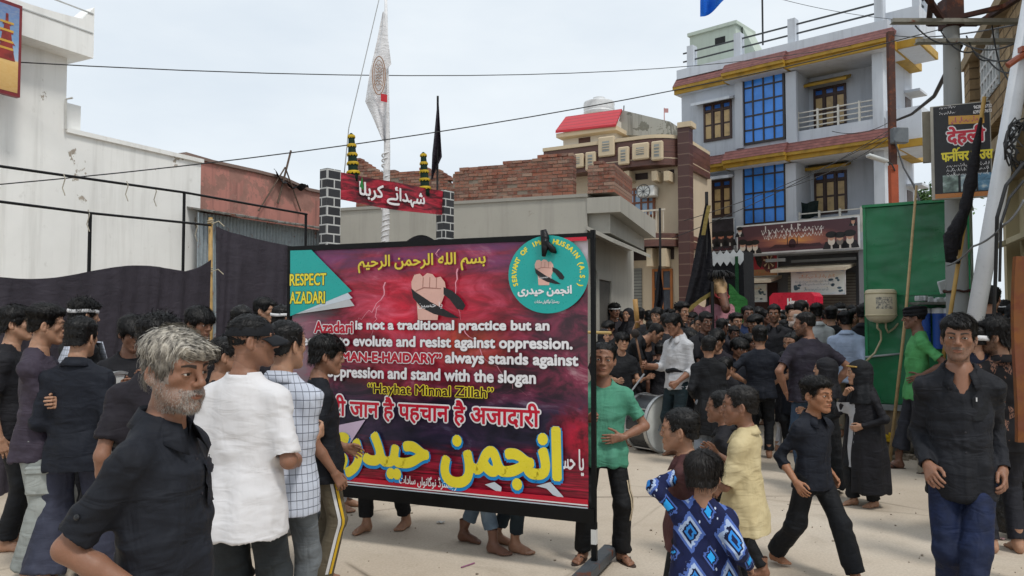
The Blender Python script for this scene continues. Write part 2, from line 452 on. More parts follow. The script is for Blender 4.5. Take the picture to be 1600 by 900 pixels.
        for ax in range(3):
            o1, o2 = [(1, 2), (2, 0), (0, 1)][ax]
            sl_a = [slice(None)] * 3; sl_b = [slice(None)] * 3; sl_a[ax] = slice(0, -1); sl_b[ax] = slice(1, None)
            A = Sg[tuple(sl_a)]; B = Sg[tuple(sl_b)]; ch = A != B
            m = np.zeros_like(ch); ss = [slice(None)] * 3; ss[o1] = slice(1, -1); ss[o2] = slice(1, -1); m[tuple(ss)] = ch[tuple(ss)]
            E = np.argwhere(m); ins = A[m]
            def cell(d1, d2):
                e = E.copy(); e[:, o1] += d1; e[:, o2] += d2; return idx[e[:, 0], e[:, 1], e[:, 2]]
            q = np.stack([cell(-1, -1), cell(0, -1), cell(0, 0), cell(-1, 0)], 1)
            q[~ins] = q[~ins][:, ::-1]; Q.append(q)
        Q = np.concatenate(Q); Q = Q[(Q >= 0).all(1)]
        return V.astype(np.float32), Q
def vnormals(V, Q):
    a = V[Q[:, 2]] - V[Q[:, 0]]; b = V[Q[:, 3]] - V[Q[:, 1]]; n = np.cross(a, b); N = np.zeros_like(V)
    for k in range(3):
        for c in range(3): N[:, c] += np.bincount(Q[:, k], n[:, c], len(V))
    for c in range(3): N[:, c] += np.bincount(Q[:, 3], n[:, c], len(V))
    return N / (np.linalg.norm(N, axis=1, keepdims=True) + 1e-9)
def relax(V, Q, it=1, w=0.5):
    e = np.concatenate([Q[:, [0, 1]], Q[:, [1, 2]], Q[:, [2, 3]], Q[:, [3, 0]]]); e = np.concatenate([e, e[:, ::-1]])
    deg = np.bincount(e[:, 0], minlength=len(V))[:, None] + 1e-9
    for _ in range(it):
        A = np.stack([np.bincount(e[:, 0], V[e[:, 1], c], len(V)) for c in range(3)], 1) / deg; V = V + (A - V) * w
    return V.astype(np.float32)
EYE_C = (0.0315, -0.0755, 0.006)
def head_field(h, kind):
    f = Field((-.1, -.135, -.185), (.1, .125, .13), h)
    child = kind in ('boy', 'girl'); old = kind == 'old'
    jw = {'boy': .043, 'girl': .041, 'lean': .047, 'old': .05, 'man': .05}[kind]; lean = kind == 'lean'
    f.ell((0, .016, .032), (.0745, .093, .083))
    f.ell((0, -.043, .046), (.056, .044, .046), .03)
    f.ell((0, -.028, -.028), (.0585 + (0.002 if child else 0), .06, .082), .03)
    for s in (-1, 1):
        f.cone((s * (jw + .004), .004, -.045), (s * .016, -.066, -.098), .021 if child else .019, .017, .03)
        f.ell((s * .043, -.052, -.02 if child else -.014), (.02, .024, .02 if not child else .026), .02)
        f.cone((s * .012, -.084, .027), (s * .046, -.066, .03), .0095 if child else .012, .009, .018)
    f.ell((0, -.078, -.097), (.02, .016, .015), .022)                              # chin
    for s in (-1, 1): f.ell((s * EYE_C[0], -.0975, .005), (.017, .0145, .0105), .014, 'sub')
    if lean or old:
        for s in (-1, 1): f.ell((s * .05, -.08, -.05), (.011, .014, .026), .025, 'sub')
    if old:
        for s in (-1, 1): f.cone((s * .02, -.1, -.03), (s * .036, -.088, -.068), .0028, .0035, .006, 'sub'); f.cone((s * .02, -.094, -.012), (s * .042, -.084, -.009), .002, .002, .005, 'sub'); f.ell((s * .04, -.05, -.07), (.02, .025, .025), .02)
        f.cone((-.04, -.1, .058), (.04, -.1, .058), .0022, .0022, .004, 'sub')
    nl = .0 if child else .009
    f.cone((0, -.087, .026), (0, -.1035 - nl * .6, -.019), .0078, .0098 if not child else .0086, .014)         # nose
    f.ell((0, (-.1015 if child else -.1045) - nl * .6, -.0225), (.0115 if child else .0125, .0115, .0105), .008)
    for s in (-1, 1):
        f.ell((s * .0135, -.0945 - nl * .3, -.0265), (.0085, .0105, .0078), .008)
        f.ell((s * .0068, -.1005 - nl * .5, -.0345), (.0038, .0048, .0042), .003, 'sub')
    f.ell((0, -.078, -.058), (.028, .018, .024), .016)                              # muzzle
    f.ell((0, -.0935, -.0565), (.0225, .0085, .0058), .006); f.ell((0, -.092, -.0665), (.0195, .0085, .0068), .006)
    f.cone((-.022, -.098, -.0615), (.022, -.098, -.0615), .0026, .0026, .003, 'sub'); f.ell((0, -.106, -.0612), (.016, .008, .0022), .002, 'sub')
    f.cone((0, -.1045, -.037), (0, -.101, -.05), .0028, .0028, .004, 'sub')
    for s in (-1, 1):
        c = (s * EYE_C[0], EYE_C[1], EYE_C[2])
        f.ell(c, (.0158, .0146, .0146), .004)                                    # lids
        ap = (c[0], c[1] - .012, c[2] - .0005)
        f.ell(ap, (.0135, .014, .0028 if old else .003 if lean else .0042), .0015, 'sub')
        f.ell(c, (.0128, .0128, .0128), 0, 'sub')
    for s in (-1, 1):                                                            # ears
        M = np.array(Matrix.Rotation(s * -.42, 3, 'Z') @ Matrix.Rotation(.2, 3, 'X'))
        f.ell((s * .079, .018, -.004), (.0075, .0185, .031), .006, M=M)
        f.ell((s * .0775, .012, -.028), (.007, .011, .012), .008, M=M)
        f.ell((s * .0855, .012, .001), (.005, .0095, .018), .004, 'sub', M=M)
    f.cone((0, .022, -.07), (0, .038, -.2), .051 if not child else .043, .055 if not child else .045, .03)
    if not child: f.ell((0, -.018, -.135), (.012, .012, .016), .02)
    return f
def head_lib(h, kind):
    f = head_field(h, kind); V, Q = f.mesh()
    if h < .003: V = relax(V, Q, 3, .42)
    X, Y, Z = V.T; AX = np.abs(X); col = np.zeros((len(V), 4), np.float32)
    lip = np.maximum(1 - np.maximum(np.abs(X) / .0225, 0) ** 2, 0)
    col[:, 0] = ((np.abs(Z + .0613) < .0105 * np.sqrt(lip)) & (Y < -.084)).astype(np.float32)
    by = .0265 + .0045 * np.sin(np.clip((AX - .012) / .038, 0, 1) * math.pi * .8); bw = np.where((AX > .011) & (AX < .051), .0052 - .0028 * np.clip((AX - .011) / .04, 0, 1), 0)
    thick = {'boy': .85, 'girl': .7, 'lean': 1.1, 'old': 1.2, 'man': 1.15}[kind]
    col[:, 1] = np.clip((bw * thick - np.abs(Z - by)) / .0016 + .5, 0, 1) * (Y < -.03) * (bw > 0)
    lash = (np.abs(((AX - EYE_C[0]) / .0142) ** 2 + ((Z - .0055) / .0058) ** 2 - 1) < .33) & (Y < -.075) & (Z > .0045)
    col[:, 1] = np.maximum(col[:, 1], lash * .6)
    chk = np.where(Y < -.03, -.034 - .012 * sstep(.03, .06, AX) * 0 - .01 * sstep(-.05, -.09, Y), .005)
    full = sstep(.004, -.01, Z - chk) * sstep(.034, .01, Y) * (Z > -.16) * (AX > .0)
    full *= 1 - ((np.abs(Z + .0613) < .0115 * np.sqrt(lip)) & (Y < -.08))
    full *= sstep(-.142, -.115, Z)
    mou = (np.abs(Z + .0485 + .10 * AX) < .0065) & (AX < .029) & (Y < -.07)
    col[:, 2] = full * .5; col[:, 3] = 0
    mo = np.zeros(len(V), np.float32); mo[mou] = 1
    sid = ((Y > -.045) & (Y < -.008) & (Z > -.028) & (Z < .04) & (AX > .055)).astype(np.float32)
    # eyeballs: little spheres facing forward with a round iris
    Vs, Qs, Cs = [V], [Q], [np.concatenate([col, mo[:, None], sid[:, None]], 1)]; n0 = len(V)
    for s in (-1, 1):
        c = np.array((s * EYE_C[0], EYE_C[1], EYE_C[2])); nr, nc = 9, 14; P = []; cc = []
        for i in range(nr):
            a = math.radians([0, 10, 20, 30, 31.5, 45, 70, 100, 140][i])
            for k in range(nc):
                t = 2 * math.pi * k / nc; P.append(c + .0126 * np.array((math.sin(a) * math.cos(t), -math.cos(a), math.sin(a) * math.sin(t))))
                cc.append((0, 0, 0, 1.0 if i <= 3 else .5, 0, 0))
        q = [(i * nc + k, i * nc + (k + 1) % nc, (i + 1) * nc + (k + 1) % nc, (i + 1) * nc + k) for i in range(nr - 1) for k in range(nc)]
        Vs.append(np.array(P, np.float32)); Qs.append(np.array(q)[:, ::-1] + n0); Cs.append(np.array(cc, np.float32)); n0 += len(P)
    return np.concatenate(Vs), np.concatenate(Qs), np.concatenate(Cs)
def hand_lib(h, pose):
    f = Field((-.06, -.1, -.21), (.1, .07, .035), h)
    curl = {'relax': (18, 28, 20), 'flat': (4, 8, 6), 'grip': (62, 82, 55), 'half': (38, 48, 30), 'fist': (78, 95, 60)}[pose]
    f.cone((0, 0, .03), (0, 0, -.012), .026, .026)
    def slab(a, b, wa, wb, ta, tb):
        for i in range(4):
            y0 = -wa + 2 * wa * (i + .5) / 4; y1 = -wb + 2 * wb * (i + .5) / 4
            f.cone((a[0], a[1] + y0, a[2]), (b[0], b[1] + y1, b[2]), ta, tb, .014)
    slab((0, 0, -.01), (0, .002, -.088), .02, .036, .0155, .0115)
    f.ell((.012, -.018, -.034), (.014, .017, .028), .012)
    tips = []
    for i, (y, L, r, spread) in enumerate([(-.029, .072, .0088, -.07), (-.0095, .079, .009, -.015), (.0115, .073, .0086, .03), (.031, .058, .0076, .085)]):
        p = np.array((0.0, y, -.088 + (.006 if i == 3 else 0) + (.003 if i == 0 else 0))); a = 0.0
        for j, (fr, c) in enumerate(zip((.46, .31, .23), curl)):
            a += math.radians(c * (1 + .08 * i if pose in ('relax', 'half') else 1)); sp = spread if pose != 'grip' and pose != 'fist' else spread * .3
            d = np.array((math.sin(a), sp * max(0, math.cos(a)), -math.cos(a))); d /= np.linalg.norm(d)
            q = p + d * L * fr; rr = r * (1 - .07 * j)
            f.cone(p, q, rr, rr * .93, .003 if j else .008); p = q
        tips.append(p)
    if pose in ('grip', 'fist'): T = [(.014, -.026, -.03), (.032, -.045, -.058), (.046, -.034, -.082), (.05, -.014, -.094)]
    elif pose == 'flat': T = [(.006, -.024, -.024), (.012, -.052, -.05), (.014, -.07, -.078), (.014, -.08, -.1)]
    else: T = [(.01, -.024, -.024), (.024, -.046, -.054), (.03, -.052, -.084), (.032, -.05, -.107)]
    for j, r in enumerate((.0125, .0105, .0092)): f.cone(T[j], T[j + 1], r, r * .9, .01 if j == 0 else .003)
    V, Q = f.mesh(); V = relax(V, Q, 1, .3); col = np.zeros((len(V), 6), np.float32)
    return V, Q, col
def foot_lib(h):
    """bare foot: ankle joint at 0, sole at z = -.075, toes towards -Y; right foot (big toe towards +X)"""
    f = Field((-.07, -.2, -.085), (.07, .075, .1), h)
    f.cone((0, .008, .1), (0, .008, 0), .036, .034); f.ell((0, .028, -.043), (.03, .034, .034), .02)
    f.cone((0, .01, -.02), (.004, -.085, -.05), .034, .026, .03); f.cone((-.008, .02, -.05), (-.014, -.085, -.057), .026, .02, .02)
    f.cone((.006, -.07, -.053), (.014, -.105, -.057), .024, .02, .015); f.cone((-.022, -.07, -.06), (-.02, -.1, -.061), .017, .014, .015)
    f.ell((.032, .0, -.002), (.01, .013, .013), .012); f.ell((-.032, .006, -.006), (.01, .013, .013), .012)
    for x, y, L, r in [(.024, -.118, .038, .0135), (.006, -.122, .032, .0095), (-.009, -.118, .028, .009), (-.022, -.11, .025, .0085), (-.034, -.1, .022, .0085)]:
        f.cone((x - .001, y, -.06), (x, y - L * .55, -.0635), r, r * .95, .004); f.ell((x, y - L * .6, -.064), (r, r * 1.1, r * .9), .003)
    def g(X, Y, Z): return (Z + .0745) * -1 + 0 * X + 0 * Y
    f.op(g, (-.07, -.2, -.085), (.07, .075, -.06), 0, 'sub') if False else None
    sl = f.ax[2] < -.0745; f.D[:, :, sl] = np.maximum(f.D[:, :, sl], .004)
    V, Q = f.mesh(); return relax(V, Q, 1, .3), Q, np.zeros((len(V), 6), np.float32)
_lib = {}
def lib(kind, *a):
    k = (kind,) + a
    if k not in _lib: _lib[k] = {'head': head_lib, 'hand': hand_lib, 'foot': foot_lib}[kind](*a)
    return _lib[k]
HAIR = {   # front hairline z, side thickness, top thickness, nape z, extra lumps (centre, radii), strip flow
    'crop':   dict(front=.062, side=.006, top=.016, nape=-.045, flow='fwd', n=1100, L=.022),
    'short':  dict(front=.058, side=.009, top=.024, nape=-.055, flow='fwd', n=1300, L=.032),
    'fringe': dict(front=.05, side=.013, top=.03, nape=-.06, flow='down', n=1700, L=.045, lumps=[((0, -.06, .066), (.062, .044, .03)), ((.02, -.078, .05), (.045, .022, .024))]),
    'bowl':   dict(front=.042, side=.02, top=.028, nape=-.055, flow='down', n=1800, L=.05, lumps=[((0, -.062, .056), (.07, .045, .034)), ((0, -.086, .036), (.052, .016, .022))]),
    'swept':  dict(front=.058, side=.008, top=.022, nape=-.05, flow='side', n=2600, L=.05, lumps=[((.005, -.06, .078), (.06, .05, .03)), ((.03, -.074, .066), (.042, .036, .024))]),
    'wavy':   dict(front=.056, side=.014, top=.032, nape=-.065, flow='wave', n=1900, L=.04, lumps=[((0, -.055, .085), (.06, .05, .03))]),
    'quiff':  dict(front=.06, side=.005, top=.03, nape=-.045, flow='back', n=1500, L=.04, lumps=[((0, -.06, .09), (.055, .038, .026))]),
    'part':   dict(front=.058, side=.01, top=.022, nape=-.06, flow='side', n=1700, L=.04, lumps=[((.012, -.068, .076), (.055, .036, .022))]),
    'fade':   dict(front=.062, side=.0035, top=.02, nape=-.02, flow='fwd', n=1100, L=.022),
    'bald':   dict(front=.2, side=.005, top=.004, nape=-.05, flow='down', n=500, L=.02),
    'long':   dict(front=.06, side=.02, top=.022, nape=-.13, flow='down', n=1900, L=.06, lumps=[((0, .07, -.05), (.07, .04, .08))]),
}
def hair_lib(h, style, strips=True):
    c = HAIR[style]; f = Field((-.125, -.15, -.19), (.125, .16, .17), h)
    yk = [-.14, -.085, -.062, -.05, -.038, -.022, -.008, .03, .046, .075, .13]
    zf = c['front']; zk = [zf + .004, zf, zf - .012, .022, -.004, -.012, .012, .018, c['nape'] * .6, c['nape'], c['nape']]
    if style == 'bald': zk = [.2, .2, .2, .2, .05, .0, .012, .018, -.03, -.05, -.05]
    def shell(X, Y, Z):
        r = np.array((.0745, .093, .083)); x, y, z = X, Y - .016, Z - .032
        q = np.sqrt((x / r[0]) ** 2 + (y / r[1]) ** 2 + (z / r[2]) ** 2); g = np.sqrt((x / r[0] ** 2) ** 2 + (y / r[1] ** 2) ** 2 + (z / r[2] ** 2) ** 2) + 1e-6
        d = q * (q - 1) / g
        # below the skull's equator the scalp runs straight down to the nape
        dn = np.sqrt((x / .068) ** 2 + (y / .083) ** 2) * .075 - .075
        d = np.where(Z < .0, np.minimum(d, np.maximum(dn, -.2 + 0 * Z)), d)
        t = c['side'] + (c['top'] - c['side']) * sstep(.035, .085, Z + .25 * (Y + .02) * (Y < 0))
        if style == 'bald': t = c['side'] + 0 * Z
        line = np.interp(Y, yk, zk)
        dd = np.maximum(d - t, (line - Z) * .8 + 0 * X)
        if style == 'bald': dd = np.maximum(dd, (Z - .06))
        return dd
    f.op(shell, (-.12, -.14, -.18), (.12, .15, .16))
    for ce, ra in c.get('lumps', []): f.ell(ce, ra, .018)
    V, Q = f.mesh(); N = vnormals(V, Q)
    th = np.arctan2(V[:, 0], V[:, 1] + .02)
    cl = noise3(np.stack([V[:, 0] * 60, V[:, 1] * 60, V[:, 2] * 60], 1)) * .5 + noise3(np.stack([th * 12, V[:, 2] * 20, V[:, 1] * 20], 1)) * .8
    V = V + N * (cl * (.0045 if c['top'] > .017 else .002))[:, None]
    V = V.astype(np.float32)
    Qs = [Q]
    if True:
        nn = c['n'] if strips else c['n'] // 3; wk = 1 if strips else 2.2
        rs = np.random.RandomState(len(style) * 7 + 1); ok = np.where((N[:, 2] > -.75) & (N @ np.array((0, 0, 1)) > -.9))[0]
        pick = rs.choice(ok, nn); P = V[pick]; n = N[pick]
        cr = np.array((0, .055, .115)); fl = c['flow']
        if fl == 'fwd': d = np.stack([.15 * rs.randn(len(P)), -np.ones(len(P)), np.zeros(len(P)) - .1], 1)
        elif fl == 'back': d = np.stack([.2 * rs.randn(len(P)), np.ones(len(P)), .5 + 0 * P[:, 0]], 1)
        elif fl == 'side': d = np.stack([.8 + .25 * rs.randn(len(P)), -.55 + .2 * rs.randn(len(P)), -.35 + 0 * P[:, 0]], 1); sd = P[:, 0] < -.045; d[sd] = np.stack([0 * P[sd, 0], .25 + 0 * P[sd, 0], -1 + 0 * P[sd, 0]], 1); bk = P[:, 1] > .07; d[bk] = np.stack([0 * P[bk, 0], .2 + 0 * P[bk, 0], -1 + 0 * P[bk, 0]], 1)
        elif fl == 'wave': d = P - cr + .05 * rs.randn(len(P), 3)
        else: d = P - cr
        side = np.abs(P[:, 0]) > .06
        d[side & (P[:, 2] < .07)] += np.array((0, .1, -1.2))
        d = d / (np.linalg.norm(d, axis=1, keepdims=True) + 1e-9)
        d = d - n * np.sum(d * n, 1, keepdims=True) * .97; d /= (np.linalg.norm(d, axis=1, keepdims=True) + 1e-9)
        w = np.cross(d, n); w /= (np.linalg.norm(w, axis=1, keepdims=True) + 1e-9)
        L = c['L'] * (.55 + .8 * rs.rand(len(P)))[:, None]; wd = wk * (.0011 + .0016 * rs.rand(len(P)))[:, None]; K = 4; rows = []
        lift = (.002 + .008 * rs.rand(len(P)) ** 2 + .012 * (rs.rand(len(P)) < .06))[:, None] * (1.7 if fl in ('wave', 'back') else 1); bend = (.25 + .5 * rs.rand(len(P)))[:, None]
        for k in range(K):
            t = k / (K - 1); ctr = P + d * L * (t - .3) + n * (lift * math.sin(t * 2.4) - .002 + L * -.28 * bend * t * t * t) + w * (.006 * np.sin(t * 3 + 6 * rs.rand(len(P)))[:, None] * (1.2 if fl == 'wave' else .5))
            rows += [ctr - w * wd * (1 - t * .75), ctr + w * wd * (1 - t * .75) + n * .0006]
        SV = np.stack(rows, 1).reshape(-1, 3); b0 = len(V) + np.arange(len(P))[:, None] * 2 * K
        for k in range(K - 1): Qs.append(np.concatenate([b0 + 2 * k, b0 + 2 * k + 1, b0 + 2 * k + 3, b0 + 2 * k + 2], 1))
        V = np.concatenate([V, SV.astype(np.float32)])
    return np_mesh('hair', V, Qs)
_hairm = {}
def hair_mesh(style, near):
    k = (style, near)
    if k not in _hairm: _hairm[k] = hair_lib(.0035 if near else .007, style, near)
    return _hairm[k]
@cached
def skin(tone, beard='#15110f', beard_amt=0.0, mou=0.0, side=0.0):
    n = NT('skin'); a = n.attr('mask'); b = n.attr('mask_b'); v = n.co()
    sc = n.sep(a.outputs['Color']); sb = n.sep(b.outputs['Color'])
    t = lin(tone); big = n.noise(v, 22, 4, 0.6); fine = n.noise(v, 260, 3, 0.6)
    col = n.ramp(big, [(0.32, tuple(x * y for x, y in zip(t, (.9, .88, .87)))), (0.55, t), (0.72, tuple(min(1, x * y) for x, y in zip(t, (1.07, 1.04, 1.03))))])
    col = n.mix(n.math('MULTIPLY', sc[0], .5), col, tuple(x * y for x, y in zip(t, (.8, .5, .5))))
    st = n.ramp(n.noise(v, 420, 2, 0.7), [(0.35, 0.15), (0.6, 1.0)])
    bm = n.math('MULTIPLY', n.math('MULTIPLY', sc[2], beard_amt * 1.5, clamp=True), st, clamp=True)
    bm = n.math('MAXIMUM', bm, n.math('MULTIPLY', n.math('MULTIPLY', sb[0], mou), st)); bm = n.math('MAXIMUM', bm, n.math('MULTIPLY', sb[1], side))
    col = n.mix(bm, col, beard); col = n.mix(n.math('MULTIPLY', sc[1], .92), col, '#14100e')
    eye = a.outputs['Alpha']
    isw = n.math('GREATER_THAN', eye, .25); isi = n.math('GREATER_THAN', eye, .8)
    col = n.mix(isw, col, '#cfc6bd'); col = n.mix(isi, col, '#120a07')
    rg = n.math('SUBTRACT', n.ramp(fine, [(0.3, .42), (0.7, .6)]), n.math('MULTIPLY', isw, .35))
    m = n.set(col, rg, 0, n.bump(n.math('ADD', fine, n.math('MULTIPLY', n.noise(v, 75, 4, .65), 1.6)), .22, .0035), .38)
    n.b.inputs['Subsurface Weight'].default_value = .12; n.b.inputs['Subsurface Radius'].default_value = (.012, .005, .003); n.b.inputs['Subsurface Scale'].default_value = 1.0
    return m
@cached
def hairmat(color='#0a0808', tip=None):
    n = NT('hair'); v = n.co(); a = n.noise(n.map(v, (90, 60, 60)), 1, 3, .6)
    c = lin(color)
    col = n.ramp(a, [(0.35, tuple(x * .55 for x in c)), (0.62, c), (.8, tuple(min(1, x * 1.5) for x in c))])
    if tip: col = n.mix(n.math('MULTIPLY', n.ramp(n.noise(n.map(v, (60, 60, 30)), 1, 4, .65), [(0.36, 0.1), (.62, 1.)]), n.ramp(n.math('ADD', n.sep(v)[2], .5), [(.5, .25), (.585, 1.)])), col, tip)
    return n.set(col, .5, 0, n.bump(a, .4, .003), .3)
def rot3(ax, deg): return np.array(Matrix.Rotation(R(deg), 3, ax))
def ik(S_, T_, L1, L2, hint):
    S_, T_ = np.array(S_, float), np.array(T_, float); d = T_ - S_; D = np.linalg.norm(d); D2 = min(max(D, abs(L1 - L2) + .01), (L1 + L2) * .9995); d /= D + 1e-9; T_ = S_ + d * D2
    a = (L1 * L1 - L2 * L2 + D2 * D2) / (2 * D2); hgt = math.sqrt(max(L1 * L1 - a * a, 0)); hv = np.array(hint, float); hv = hv - d * (hv @ d); hv /= np.linalg.norm(hv) + 1e-9
    return S_ + d * a + hv * hgt, T_
def frame(f, n, left):
    f = np.array(f, float); f /= np.linalg.norm(f); n = np.array(n, float); n = n - f * (n @ f); n /= np.linalg.norm(n) + 1e-9; z = -f; y = np.cross(z, n)
    return np.stack([n, y, z], 1)
TEE = dict(hem=.455, sleeve='short', neck='crew'); SHIRT = dict(hem=.44, sleeve='long', neck='collar'); SSHIRT = dict(hem=.44, sleeve='short', neck='collar'); KURTA = dict(hem=.26, sleeve='long', neck='band')
JEANS = dict(thigh=.082, knee=.066, hem=.062, end=.05); SLIM = dict(thigh=.076, knee=.055, hem=.046, end=.06); WIDE = dict(thigh=.092, knee=.1, hem=.12, end=.03); TRACK = dict(thigh=.082, knee=.07, hem=.064, end=.045)
def person(name='person', label=None, group=None, loc=(0, 0, 0), H=1.65, yaw=0, head=(0, 0, 0), lean=0, side=0, twist=0, fat=1.0, face='man', hair='short', hairc='#0a0808', hairtip=None,
           tone='#8d6349', beard=0.0, mou=0.0, beardc='#15110f', sideburn=0.3, hh=None, aR=None, aL=None, feet=None, top=None, topm=None, low=None, lowm=None, near=True, vox=None, extras=(), seed=0,
           sandals=False, cloak=None, hipz=None, neck_len=0.0, cat='person', hairscale=(1, 1, 1)):
    near3 = near; s = H / 1.7; rs = np.random.RandomState(seed + 11)
    hh = hh or (.222 if H > 1.5 else .222 - (1.5 - H) * .06); hs = hh / .23
    child = H < 1.4
    vox = vox or .011
    yaw = yaw - (math.degrees(math.atan2(loc[0], loc[1])) if loc[1] < 50 else 0)
    root = empty(name, loc, R(yaw), label, cat, group)
    thin = 1.0 if not child else .93
    # --- skeleton (local, facing -Y, +X is the person's left)
    feet = feet or ((-.095, 0.0, -8), (.095, 0.0, 8)); feet = [(f[0] * s, f[1] * s, f[2], (f[3] * s if len(f) > 3 else 0)) for f in feet]
    ank = .078 * s; L1, L2 = .245 * H, .232 * H; hw = .052 * H
    hz = .51 * H if hipz is None else hipz * H
    for sx, f in zip((-1, 1), feet):
        dx, dy = f[0] - sx * hw, f[1]; m = math.sqrt(max((L1 + L2) ** 2 * .998 - dx * dx - dy * dy, .01)); hz = min(hz, m + ank + f[3])
    O = np.array((0, 0, hz)); Rt = rot3('Z', twist) @ rot3('Y', side) @ rot3('X', lean)
    base = .51 * H
    T = lambda p: O + Rt @ (np.array(p, float) - np.array((0, 0, base)))       # rest coordinates -> posed torso
    shz = H - hh - (.052 * H if not child else .045 * H); shw = .103 * H * (1 if not child else .97) * (1 + (fat - 1) * .4)
    nb = T((0, .012 * H, shz + .015 * H)); hc_rest = np.array((0, -.012 * H, H - hh / 2)) ; hc = T(hc_rest) if abs(lean) < 40 else T(hc_rest)
    Rh = rot3('Z', head[0]) @ rot3('X', head[1]) @ rot3('Y', head[2])
    piv = np.array((0, .03, -.09)) * hs; hc = hc + piv - Rh @ piv
    arms = []
    for sx, a in ((-1, aR), (1, aL)):
        a = dict(a or {}); Sj = T((sx * shw, .008 * H, shz - .036 * H))
        t = np.array(a.get('t', (sx * .215, .02, .80)), float) * s
        hint = a.get('h', (sx * .12, 1.0, -.1)); U, Fo = .172 * H, .15 * H
        El, Wr = ik(Sj, t, U, Fo, hint)
        fd = (Wr - El) / np.linalg.norm(Wr - El)
        f_ = np.array(a['f'], float) if 'f' in a else fd
        n_ = a.get('n', (-sx, .35, 0)); arms.append((sx, Sj, El, Wr, f_, n_, a.get('pose', 'relax')))
    legs = []
    for sx, f in zip((-1, 1), feet):
        Hp = O + rot3('Z', twist * .5) @ np.array((sx * hw, 0, -.0)); An = np.array((f[0], f[1], ank + f[3]))
        Kn, An2 = ik(Hp, An, L1, L2, (sx * .12 + math.sin(R(f[2])) * .3, -1, 0)); legs.append((sx, Hp, Kn, An, f[2]))
    pts = np.array([O, nb, hc] + [q for a in arms for q in a[1:4]] + [q for l in legs for q in l[1:4]])
    lo = pts.min(0) - .16; hi = pts.max(0) + .16
    # --- skin
    f = Field(lo, hi, vox)
    f.loft(O, Rt, [(-.05 * H, .06 * H, .04 * H, .045 * H), (.1 * H, .06 * H, .038 * H, .038 * H), (shz - base - .05 * H, .075 * H, .04 * H, .045 * H), (shz - base - .0 * H, .06 * H, .03 * H, .04 * H, 0, .008 * H), (shz - base + .03 * H, .03 * H, .03 * H, .03 * H, 0, .01 * H)], flat=(0, 0))
    rn = (.053 if not child else .045) * hs
    f.cone(T((0, .012 * H, shz - .04 * H)), hc + Rh @ (np.array((0, .034, -.118)) * hs), rn * 1.12, rn * .98, .035)
    for sx in (-1, 1): f.cone(T((sx * .02 * H, .016 * H, shz + .012 * H)), T((sx * shw * .9, .012 * H, shz - .026 * H)), (.021 if top else .026) * H * thin, (.018 if top else .022) * H * thin, .03)
    k_ = thin * (1 + (fat - 1) * .4)
    if top and top.get('open', 0) > .04: f.cone(T((0, -.016 * H, shz + .012 * H)), T((0, -.031 * H * fat, shz - .08 * H)), .026 * H, .026 * H, .03)
    for sx, Sj, El, Wr, f_, n_, pose in arms:
        ca = .72 if top and top['sleeve'] in ('long', 'rolled') else 1.0; cb = .72 if top and top['sleeve'] == 'long' else 1.0; f.cone(Sj, El, (.036 if top else .043) * s * k_, .0345 * s * k_ * ca, .02); m = El * .62 + Wr * .38; f.cone(El, m, .036 * s * k_ * ca, .037 * s * k_ * cb, .014); f.cone(m, Wr, .037 * s * k_ * cb, .0255 * s, .012)
    for sx, Hp, Kn, An, fy in legs:
        f.cone(Hp, Kn, .052 * s, .038 * s, .02); m = Kn * .65 + An * .35; cc_ = .8 if low and low['end'] < .2 else 1.1; f.cone(Kn, m, .038 * s, .042 * s * cc_, .02); f.cone(m, An + np.array((0, .006, .03)) * s, .042 * s * cc_, .033 * s, .02)
    V, Q = f.mesh(); Cm = np.zeros((len(V), 6), np.float32)
    Vs, Qs, Cs = [V], [Q], [Cm]; n0 = len(V)
    hv, hq, hcol = lib('head', .0021 if near3 else .0055, face)
    hk = np.array((1.05, .98, .95) if face in ('boy', 'girl') else (1.0, 1.0, 1.0), np.float32)
    Vs.append((hv * hk * hs) @ Rh.T + hc); Qs.append(hq + n0); Cs.append(hcol); n0 += len(hv)
    for sx, Sj, El, Wr, f_, n_, pose in arms:
        v, q, c = lib('hand', .0024 if near3 else .005, pose); v = v.copy() * s * .97
        if sx > 0: v[:, 1] *= -1; q = q[:, ::-1]
        Vs.append(v @ frame(f_, n_, sx > 0).T + Wr); Qs.append(q + n0); Cs.append(c); n0 += len(v)
    for sx, Hp, Kn, An, fy in legs:
        v, q, c = lib('foot', .0036 if near3 else .007); v = v.copy() * s
        if sx > 0: v[:, 0] *= -1; q = q[:, ::-1]
        Vs.append(v @ rot3('Z', fy).T + An); Qs.append(q + n0); Cs.append(c); n0 += len(v)
    V = np.concatenate(Vs); Q = np.concatenate(Qs); Cm = np.concatenate(Cs)
    me = np_mesh('body', V, Q, col=Cm[:, :4]); at2 = me.color_attributes.new('mask_b', 'FLOAT_COLOR', 'POINT')
    at2.data.foreach_set('color', np.concatenate([Cm[:, 4:6], np.zeros((len(V), 1), np.float32), np.ones((len(V), 1), np.float32)], 1).astype(np.float32).ravel())
    link('body', me, root, skin(tone, beardc, beard, mou, sideburn))
    HM = Matrix.Translation(hc) @ Matrix(Rh.tolist()).to_4x4() @ Matrix.Scale(hs, 4) @ Matrix.Diagonal((*[float(q) for q in hk], 1))
    info = dict(root=root, HM=HM, hs=hs, H=H, s=s, T=T, O=O, Rt=Rt, arms=arms, legs=legs, hc=hc, Rh=Rh, shz=shz, base=base, near=near3)
    if hair: link('hair', hair_mesh(hair, near3), root, hairmat(hairc, hairtip), HM @ Matrix.Diagonal((*hairscale, 1)))
